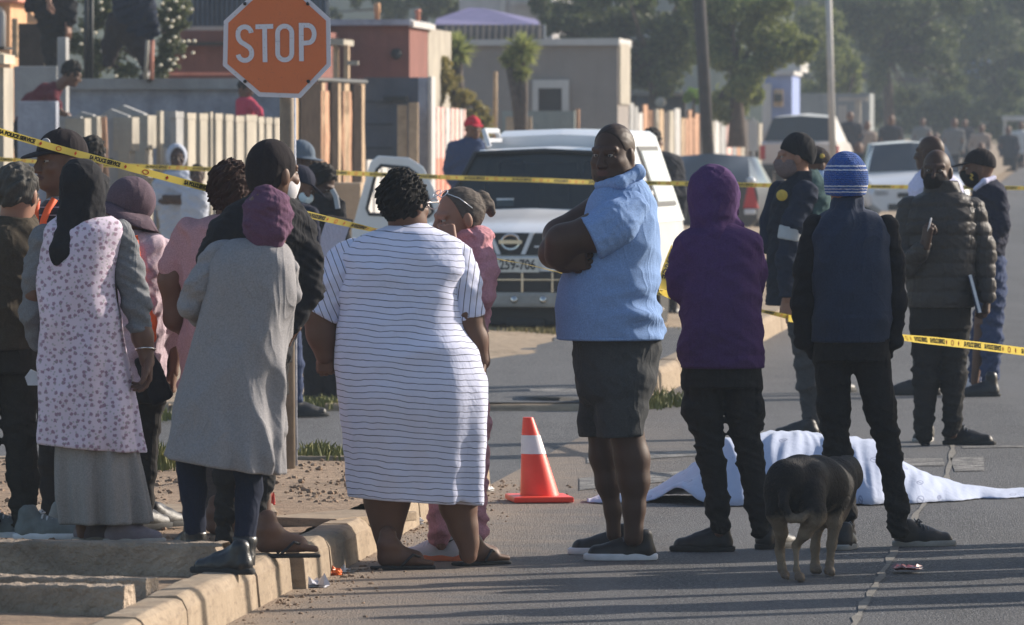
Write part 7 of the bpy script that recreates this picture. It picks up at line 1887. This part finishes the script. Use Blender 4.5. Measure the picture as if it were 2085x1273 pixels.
# far crowd up the street: each a figure of their own
FARG = 'people far up the street in the haze'
def far(label, px, py, Y, shirt, pants=C_BLACK, yaw=0, gz=.05, hgt=1.7, stoop=0, skin_=SK_BROWN):
    """py: top of the head in the photo"""
    s = F / Y; x = (px - CX) / s; zt = H - (py - YH) / s; base = zt - hgt
    o = thing('person', label, 'person', (x, Y, base), FARG)
    k = hgt / 1.7; rg = random.Random(int(px * 7 + py)); px = int(px)
    S = Sdf(.018, .05); dx = stoop
    S.ell((dx, 0, 1.58 * k), (.085, .1, .12)); S.cap((dx * .9, 0, 1.48 * k), (dx * .7, 0, 1.3 * k), .055, .06); S.cap((dx * .8, 0, 1.3 * k), (0, 0, .9 * k), .1, .1)
    for sd in (-1, 1): S.cap((sd * .1, 0, .85 * k), (sd * .12, rg.uniform(-.08, .08), .04), .08, .05); S.cap((sd * .2 + dx * .7, 0, 1.35 * k), (sd * .25 + dx * .4, -.05, .85 * k), .05, .035)
    v, q = S.mesh(); b = MB(); b.addq(v, q); b.build('body', skin_, o, True)
    S = Sdf(.018, .06); S.prof([(.80 * k, -.20, .20, 0, .14), (1.1 * k, -.19 + dx * .3, .19 + dx * .3, 0, .14), (1.36 * k, -.22 + dx * .7, .22 + dx * .7, 0, .13), (1.46 * k, -.09 + dx * .85, .09 + dx * .85, 0, .07)])
    for sd in (-1, 1): S.chain([(np.array((sd * .2 + dx * .7, 0, 1.36 * k)), .07), (np.array((sd * .26 + dx * .5, .02, 1.1 * k)), .06), (np.array((sd * .22 + dx * .4, -.1, .9 * k)), .05)])
    S.disp += [wr(px, .012)]; v, q = S.mesh(); b = MB(); b.addq(v, q); b.build('shirt', shirt, o, True)
    S = Sdf(.018, .05)
    for sd in (-1, 1): S.chain([(np.array((sd * .09, 0, .85 * k)), .11), (np.array((sd * .11, 0, .45 * k)), .085), (np.array((sd * .12, 0, .1)), .065)])
    v, q = S.mesh(); b = MB(); b.addq(v, q); b.build('trousers', pants, o, True)
C_FG = cloth('far_grey', (.16, .16, .16)); C_FB = cloth('far_beige', (.3, .24, .2)); C_FD = cloth('far_dark', (.04, .04, .05)); C_FW = cloth('far_white', (.5, .5, .5))
for lab, px, py, Y, sh, hg, st in (
    ('far dark figure standing under the tall hazy tree', 1812, 232, 165, C_FD, 1.85, .02), ('far bystander left of the timber gateway in a dark top', 1734, 226, 170, C_FD, 1.75, -.04),
    ('far bystander in beige beside the gateway, head bowed', 1754, 246, 172, C_FB, 1.6, .14), ('far stooping figure in dark blue near the lamp post', 1722, 292, 140, C_NAVY, 1.3, .25),
    ('far person in grey, leftmost of the group above the white hatchback', 1876, 240, 205, C_FG, 1.7, .03), ('far child in a pale top, second from left above the white hatchback', 1892, 268, 200, C_FW, 1.3, 0),
    ('far child in beige, third from left above the white hatchback', 1909, 272, 196, C_FB, 1.25, -.04), ('far person in a light grey jacket, tallest above the white hatchback', 1938, 240, 178, C_FG, 1.75, .06),
    ('far person in black, right of the light grey jacket', 1966, 242, 210, C_FD, 1.75, -.03), ('far person in brown, rightmost above the white hatchback', 1992, 252, 186, C_FB, 1.65, .08),
    ('far person in dark clothes bending beside the rightmost brown one', 1976, 292, 150, C_FD, 1.4, .22),
    ('far person in a pale shirt under the bus shelter', 2072, 247, 200, C_FW, 1.75, .1), ('far dark person beside the shelter post', 2056, 256, 196, C_FD, 1.7, -.05)):
    far(lab, px, py, Y, sh, hgt=hg, stoop=st)

# onlookers on the right-hand side of the road, just out of the picture; their long shadows cross the foreground
for lab, x, Y, sh, hg in (('onlooker in a grey top at the right, just outside the picture', 2.75, 31.4, C_FG, 1.75), ('onlooker in beige at the right, beside the grey one', 3.3, 31.3, C_FB, 1.7), ('onlooker in dark clothes at the right, nearest the dog', 2.7, 29.9, C_FD, 1.72),
        ('onlooker in white at the right, behind the dark one', 3.45, 29.75, C_FW, 1.8), ('onlooker in navy at the right, nearest the camera', 2.75, 28.15, C_NAVY, 1.68), ('tall onlooker in grey at the right, farthest back', 4.1, 31.0, C_FG, 1.85), ('onlooker in maroon at the right, behind the navy one', 3.5, 28.4, C_MAROON, 1.78)):
    s_ = F / Y; far(lab, CX + x * s_, YH - (hg - H) * s_, Y, sh, hgt=hg)
    for o_ in bpy.data.objects:
        if o_.get('label') == lab: o_['group'] = PEOPLE

for lab, x, Y, h in (('slim timber post at the right, nearest the road', 4.8, 29.9, 3.6), ('slim timber post at the right, second from the road', 5.6, 31.2, 4.0), ('slim timber post at the right, third from the road', 6.4, 32.5, 4.4), ('slim timber post at the right, closest to the camera', 5.2, 28.9, 3.8), ('slim timber post at the right, farthest from the road', 7.4, 34.0, 5.0)):  # unseen posts, added to throw long shadow streaks over the foreground
    b = MB(); b.tube([(0, 0, -.3), (.01, 0, h * .5), (0, .02, h)], [.075, .065, .055], 10); o_ = b.build('shadow_post', M_BARK, None, True); o_.location = (x, Y, 0); tag(o_, lab + ', unseen, added for its shadow', 'post', 'timber posts added out of view for their shadows')

# ------------------------------------------------------------------ the dog
DY = Yg(1181)
dog = Fig('', 1645, 1181, 0, DY, None, SK_DARK, 'dog', 'dog'); tag(dog.root, 'black and tan dog standing on the tarmac with its rump towards us', 'dog')
if 'group' in dog.root: del dog.root['group']
t = NT('dog_coat'); z = t.sep()
zf = t.math('ADD', z[2], t.math('MULTIPLY_ADD', t.noise(9, det=5, rough=.7), .16, -.08))
c = t.mix(t.ramp(zf, [(.10, 0), (.225, 0), (.285, 1)]), (.20, .155, .11), (.009, .008, .008))
c = t.mix(t.ramp(zf, [(.0, .75), (.04, .2), (.075, 0)]), c, (.10, .07, .05))
c = t.mix(t.ramp(t.noise(1, t.map((70, 40, 70)), det=4), [(.55, 0), (.8, .35)]), c, (.07, .05, .036))
t.base(c); t.set(.7, 0, .15, 0); n1 = t.bump(t.noise(1, t.map((160, 60, 90)), det=3), .9, .006); t.bump(t.noise(40, det=4), .4, .01, n1); M_DOG = t.mat
S = Sdf(.006, .05); V = dog.V
S.chain(dog.seg([(1606, 985, -.06, 44), (1632, 982, .06, 48), (1665, 985, .22, 52), (1694, 990, .38, 52)]), k=.06)
S.ell(V(1600, 1000, -.05), (.085, .09, .12)); S.ell(V(1655, 1010, -.02), (.06, .08, .12)); S.ell(V(1692, 1020, .36), (.085, .1, .12))
S.chain(dog.seg([(1700, 970, .42, 40), (1716, 968, .54, 30), (1728, 975, .64, 27)]))
S.ell(V(1724, 958, .62), (.058, .07, .06)); S.chain(dog.seg([(1730, 965, .66, 20), (1742, 975, .74, 13), (1745, 978, .78, 11)]), k=.03)
for x, d in ((1716, .58), (1737, .60)): S.ell(V(x, 950, d), (.022, .012, .04), frame(0, 0, 15 if x > 1725 else -20), .015)
for pts in ([(1584, 1000, -.06, 30), (1582, 1045, -.11, 23), (1592, 1085, -.05, 14), (1588, 1120, .03, 10), (1594, 1160, .0, 9.5), (1600, 1172, -.03, 11), (1604, 1178, -.10, 9)],
            [(1650, 1005, -.08, 33), (1658, 1050, -.15, 26), (1640, 1088, -.12, 14), (1622, 1112, -.06, 9.5), (1622, 1160, -.10, 9.5), (1628, 1176, -.14, 11), (1632, 1183, -.20, 9)],
            [(1668, 1030, .36, 26), (1664, 1075, .34, 17), (1660, 1115, .34, 12), (1660, 1152, .33, 9), (1662, 1160, .3, 11), (1668, 1164, .24, 8.5)],
            [(1704, 1020, .30, 26), (1700, 1065, .28, 17), (1694, 1110, .28, 12), (1690, 1150, .27, 9.5), (1690, 1164, .24, 11.5), (1694, 1170, .18, 9)]):
    S.chain(dog.seg([(a_, b__, c_, d_ * (.95 if d_ > 20 else .84)) for a_, b__, c_, d_ in pts]), k=.018)
S.chain(dog.seg([(1598, 1000, -.14, 13), (1596, 1030, -.19, 11), (1610, 1056, -.22, 9), (1630, 1056, -.22, 8), (1648, 1042, -.20, 5)]), k=.015)
S.half((0, 0, .004), (0, 0, -1)); S.disp += [fold(.003, (18, 14, 18), 5, False)]
v, q = S.mesh(); dog.bm.addq(v, q, 0); dog.mats = [M_DOG]; dog.core.p = []; dog.done()

# ------------------------------------------------------------------ the sheet on the road
t = NT('printed_sheet'); uv = t.tc.outputs['UV']
vor = t.N.new('ShaderNodeTexVoronoi'); vor.inputs['Scale'].default_value = 10.5; vor.inputs['Randomness'].default_value = .45; t.l(uv, vor.inputs['Vector'])
d = vor.outputs['Distance']; ring = t.ramp(d, [(.14, 0), (.16, 1), (.19, 1), (.21, 0)])
loc_ = t.N.new('ShaderNodeVectorMath'); loc_.operation = 'SUBTRACT'; sc8 = t.N.new('ShaderNodeVectorMath'); sc8.operation = 'SCALE'; sc8.inputs['Scale'].default_value = 10.5; t.l(uv, sc8.inputs[0])
t.l(uv, loc_.inputs[0]); t.l(vor.outputs['Position'], loc_.inputs[1])
dl = t.math('ABSOLUTE', t.dot((.5, .87, 0), loc_.outputs[0])); bar = t.math('MULTIPLY', t.math('LESS_THAN', dl, .0032), t.math('LESS_THAN', d, .17))
m = t.math('MULTIPLY', t.math('MAXIMUM', ring, bar), .6)
t.base(t.mix(m, t.mix(t.noise(3), (.33, .385, .53), (.40, .455, .59)), (.09, .11, .22))); t.set(.85, 0, .2, .2); t.bump(t.noise(14, det=4, dist=.8), .35, .015); M_SHEET = t.mat
sheet_o = thing('bedsheet', 'white printed bedsheet spread over a low shape on the tarmac', 'sheet', W(1600, 1030, Yg(1030)))
so_ = np.array(sheet_o.location)
YF = lambda px: np.interp(px, (1195, 1260, 1330, 1450, 1600, 1800, 1900, 2000, 2140), (Yg(1026), Yg(1027), Yg(1024), Yg(1033), Yg(1031), Yg(1030), Yg(1026), Yg(1018), Yg(1014)))
ridge = lambda px: np.interp(px, (1195, 1225, 1262, 1290, 1340, 1400, 1440, 1480, 1530, 1570, 1620, 1680, 1740, 1780, 1810, 1850, 1900, 1960, 2040, 2140), (1022, 1008, 1008, 1018, 992, 958, 930, 897, 891, 882, 880, 889, 894, 902, 925, 950, 970, 990, 999, 996))
nu, nv = 230, 64; P = np.zeros((nu, nv, 3)); rg = np.random.RandomState(3)
for i, px in enumerate(np.linspace(1196, 2140, nu)):
    yf = YF(px); dep = np.interp(px, (1196, 1300, 1450, 1620, 1800, 1900, 2000, 2140), (.25, .5, 1.2, 1.35, 1.2, .9, .55, .5))
    Yr = yf + dep * .5; zr = max(.012, H - (ridge(px) - YH) * Yr / F)
    for j, t_ in enumerate(np.linspace(0, 1, nv)):
        Yq = yf + dep * t_; a = 1 - abs(t_ - .5) * 2
        prof = math.sin(math.pi / 2 * min(1, a * 1.08)) ** .72
        u = px / 100.
        fd = .020 * math.sin(u * 6.3 + 5 * t_ + 1.5 * math.sin(u * 2.1)) + .013 * math.sin(u * 13 - 9 * t_ + 2 * math.sin(u * 4)) + .018 * abs(math.sin(u * 3.1 - 4 * t_)) + .008 * math.sin(u * 29 + 11 * t_)
        fd *= .45; z = .006 + zr * prof + fd * min(1, zr * 4) * (a * (1 - a) * 3 + .12) + .002 * abs(math.sin(u * 17)) * (1 - a)
        x = (px - CX) * Yq / F + .02 * math.sin(t_ * 9 + u * 3) * zr * 3
        P[i, j] = (x, Yq + .03 * math.sin(u * 7) * (1 - a), max(z, .005))
# lifted hem on the left front
for i, px in enumerate(np.linspace(1196, 2140, nu)):
    lift = .075 * math.exp(-((px - 1385) / 40) ** 2)
    for j in range(12): P[i, j, 2] += lift * (1 - j / 12)
b = MB(); b.add((P - so_).reshape(-1, 3), [(i * nv + j, (i + 1) * nv + j, (i + 1) * nv + j + 1, i * nv + j + 1) for i in range(nu - 1) for j in range(nv - 1)])
o = b.build('cloth', M_SHEET, sheet_o, True)
du = np.concatenate(([0], np.cumsum(np.linalg.norm(np.diff(P[:, nv // 2], axis=0) * (1, 0, 0), axis=1))))
UVc = np.zeros((nu, nv, 2))
for i in range(nu): UVc[i, :, 0] = du[i]; UVc[i, :, 1] = .6 * np.concatenate(([0], np.cumsum(np.linalg.norm(np.diff(P[i], axis=0), axis=1))))
UVc = UVc.reshape(-1, 2); ul = o.data.uv_layers.new(name='uv'); li = np.zeros(len(o.data.loops), np.int32); o.data.loops.foreach_get('vertex_index', li); ul.data.foreach_set('uv', UVc[li].astype(np.float32).ravel())
md = o.modifiers.new('thickness', 'SOLIDIFY'); md.thickness = .004

# ------------------------------------------------------------------ police tape
t = NT('tape_yellow'); t.base(t.mix(t.noise(9, det=4), (.58, .46, .09), (.68, .56, .16))); t.set(.35, 0, .5)
tr = t.N.new('ShaderNodeBsdfTranslucent'); tr.inputs[0].default_value = (.8, .6, .1, 1); mx = t.N.new('ShaderNodeMixShader'); mx.inputs[0].default_value = .35
t.l(t.b.outputs[0], mx.inputs[1]); t.l(tr.outputs[0], mx.inputs[2]); t.l(mx.outputs[0], t.N['Material Output'].inputs[0]); M_TAPE = t.mat
M_INK = M('tape_ink', (.012, .012, .014), .5, .1, 9, 0); M_TRED = M('tape_red', (.55, .07, .02), .5, .1, 9, 0)
def tape(label, pts, width, items, seed=1, name='police_tape'):
    """pts: (px,py,Y,twist degrees); items: list of (kind, text) repeated along it"""
    K = np.array(pts, float); pos = np.array([W(a, b_, c_) for a, b_, c_, _ in pts]); N = 400
    ss = np.concatenate(([0], np.cumsum(np.linalg.norm(np.diff(pos, axis=0), axis=1)))); Lt = ss[-1]
    q = np.linspace(0, Lt, N); C = np.stack([pch(q, ss, pos[:, i]) for i in range(3)], 1); tw = np.radians(np.interp(q, ss, K[:, 3]))
    T = np.gradient(C, axis=0); T /= np.linalg.norm(T, axis=1)[:, None]
    up = np.cross(T, np.array((0, 1., 0))); up /= np.linalg.norm(up, axis=1)[:, None]; up *= np.sign(up[:, 2:3]); nn = np.cross(T, up); nn *= np.where(nn[:, 1:2] > 0, -1, 1)
    U = up * np.cos(tw)[:, None] + nn * np.sin(tw)[:, None]; Nr = -up * np.sin(tw)[:, None] + nn * np.cos(tw)[:, None]
    def at(s, w, off):
        s = np.clip(s, 0, Lt); f = lambda A: np.stack([np.interp(s, q, A[:, i]) for i in range(3)], -1)
        return f(C) + f(U) * np.asarray(w)[..., None] + f(Nr) * off
    o = thing(name, label, 'police tape', C[N // 2]); c0 = np.array(o.location)
    b = MB(); rows = []
    for w in (-width / 2, -width / 4, 0, width / 4, width / 2): rows.append(at(q, np.full(N, w) + .0, .006 * np.sin(q * 5 + w * 30)[:, None] if False else 0.0))
    V = np.stack(rows, 1).reshape(-1, 3) - c0
    b.add(V, [(i * 5 + j, (i + 1) * 5 + j, (i + 1) * 5 + j + 1, i * 5 + j + 1) for i in range(N - 1) for j in range(4)]); b.build('strip', M_TAPE, o, True)
    ink = MB(); red = MB(); s = items[0]; k = 0; seq = items[1]
    while s < Lt - .1:
        kd, tx = seq[k % len(seq)]; k += 1
        if kd == 'text':
            v, fcs = text_mesh(tx, width * .80, .0014, .80); wd = v[:, 0].max() - v[:, 0].min(); 
            for off in (.0015, -.0015): ink.add(at(s + wd / 2 + (v[:, 0] if off > 0 else v[:, 0]), v[:, 1], off) - c0, fcs)
            s += wd + .05
        else:
            r = width * .36; n = 20
            for off in (.0015, -.0015):
                a = np.linspace(0, 2 * math.pi, n, endpoint=False)
                A = at(s + .06 + r * 1.3 * np.cos(a), r * np.sin(a), off) - c0; B = at(s + .06 + r * .9 * np.cos(a), r * .65 * np.sin(a), off) - c0
                red.add(np.concatenate([A, B]), [(i, (i + 1) % n, (i + 1) % n + n, i + n) for i in range(n)])
                for dx in (-.085, .085):
                    dm = np.array(((0, 1), (.7, 0), (0, -1), (-.7, 0))) * width * .33; red.add(at(s + .06 + dx + dm[:, 0], dm[:, 1], off) - c0, [(0, 1, 2, 3)])
            s += .22
    if ink.f: ink.build('tape_lettering', M_INK, o)
    if red.f: red.build('tape_emblem', M_TRED, o)
    return o
SEQ = (.03, [('emb', ''), ('text', 'SA POLICE SERVICE'), ('emb', ''), ('text', 'SA POLICE SERVICE')])
tape('nearest yellow police tape, sloping down from the left edge across the black cap', [(-120, 235, 29.4, 20), (0, 268, 29.4, 15), (120, 303, 29.5, 5), (250, 338, 29.7, 0), (400, 378, 29.8, 5), (500, 402, 30.3, 0), (600, 430, 30.8, 0), (690, 452, 31.2, 20), (750, 466, 31.5, 45), (880, 495, 32.5, 60), (1015, 528, 33.5, 80), (1070, 538, 34.0, 84), (1140, 555, 34.8, 76), (1250, 577, 36.5, 60), (1340, 597, 38, 40), (1420, 610, 39.5, 50), (1555, 634, 41.8, 45), (1604, 645, 42.15, 20)], .029, SEQ)
tape('yellow police tape running right from the hand of the man in the green jacket', [(1604, 648, 42.15, 0), (1660, 655, 41.2, 10), (1750, 672, 39.8, 20), (1835, 687, 38.6, 35), (1900, 694, 38, 5), (1990, 704, 37.4, 0), (2085, 716, 36.8, 5), (2240, 735, 36, 10)], .042, (.24, [('text', 'SA POLICE SERVICE'), ('emb', ''), ('text', 'SA POLICE SERVICE')]))
tape('far level yellow police tape crossing the whole scene in front of the white pickup', [(-40, 322, 54, 30), (130, 332, 54.5, 30), (340, 341, 55, 20), (470, 346, 55.5, 30), (640, 350, 56, 10), (760, 355, 56.5, 10), (930, 362, 57, 0), (1100, 367, 57.5, 10), (1200, 371, 58, 0), (1400, 374, 58.5, 10), (1600, 378, 59, 20), (1780, 380, 59.5, 30), (1960, 382, 60, 20), (2200, 384, 61, 20)], .036, (.1, [('text', 'SA POLICE SERVICE'), ('emb', '')]))
tape('short slack end of yellow tape hanging beside the left arm of the purple hoodie', [(1372, 505, 30.75, 60), (1362, 535, 30.72, 50), (1354, 565, 30.7, 40), (1350, 590, 30.7, 55), (1358, 606, 30.72, 70)], .06, (.01, [('text', 'SERVICE')]))

# ------------------------------------------------------------------ smoky air
mh = bpy.data.materials.new('hazy_air'); mh.use_nodes = True; nt = mh.node_tree
for n in list(nt.nodes): nt.nodes.remove(n)
pv = nt.nodes.new('ShaderNodeVolumePrincipled'); mo = nt.nodes.new('ShaderNodeOutputMaterial'); nt.links.new(pv.outputs[0], mo.inputs['Volume'])
pv.inputs['Color'].default_value = (.62, .74, .88, 1); pv.inputs['Density'].default_value = .0006; pv.inputs['Anisotropy'].default_value = 0
b = MB(); b.box(-145, 145, -25, 705, -1.2, 24); hz = b.build('haze', mh); hz['kind'] = 'stuff'; hz['label'] = 'thin smoky haze hanging over the whole street'
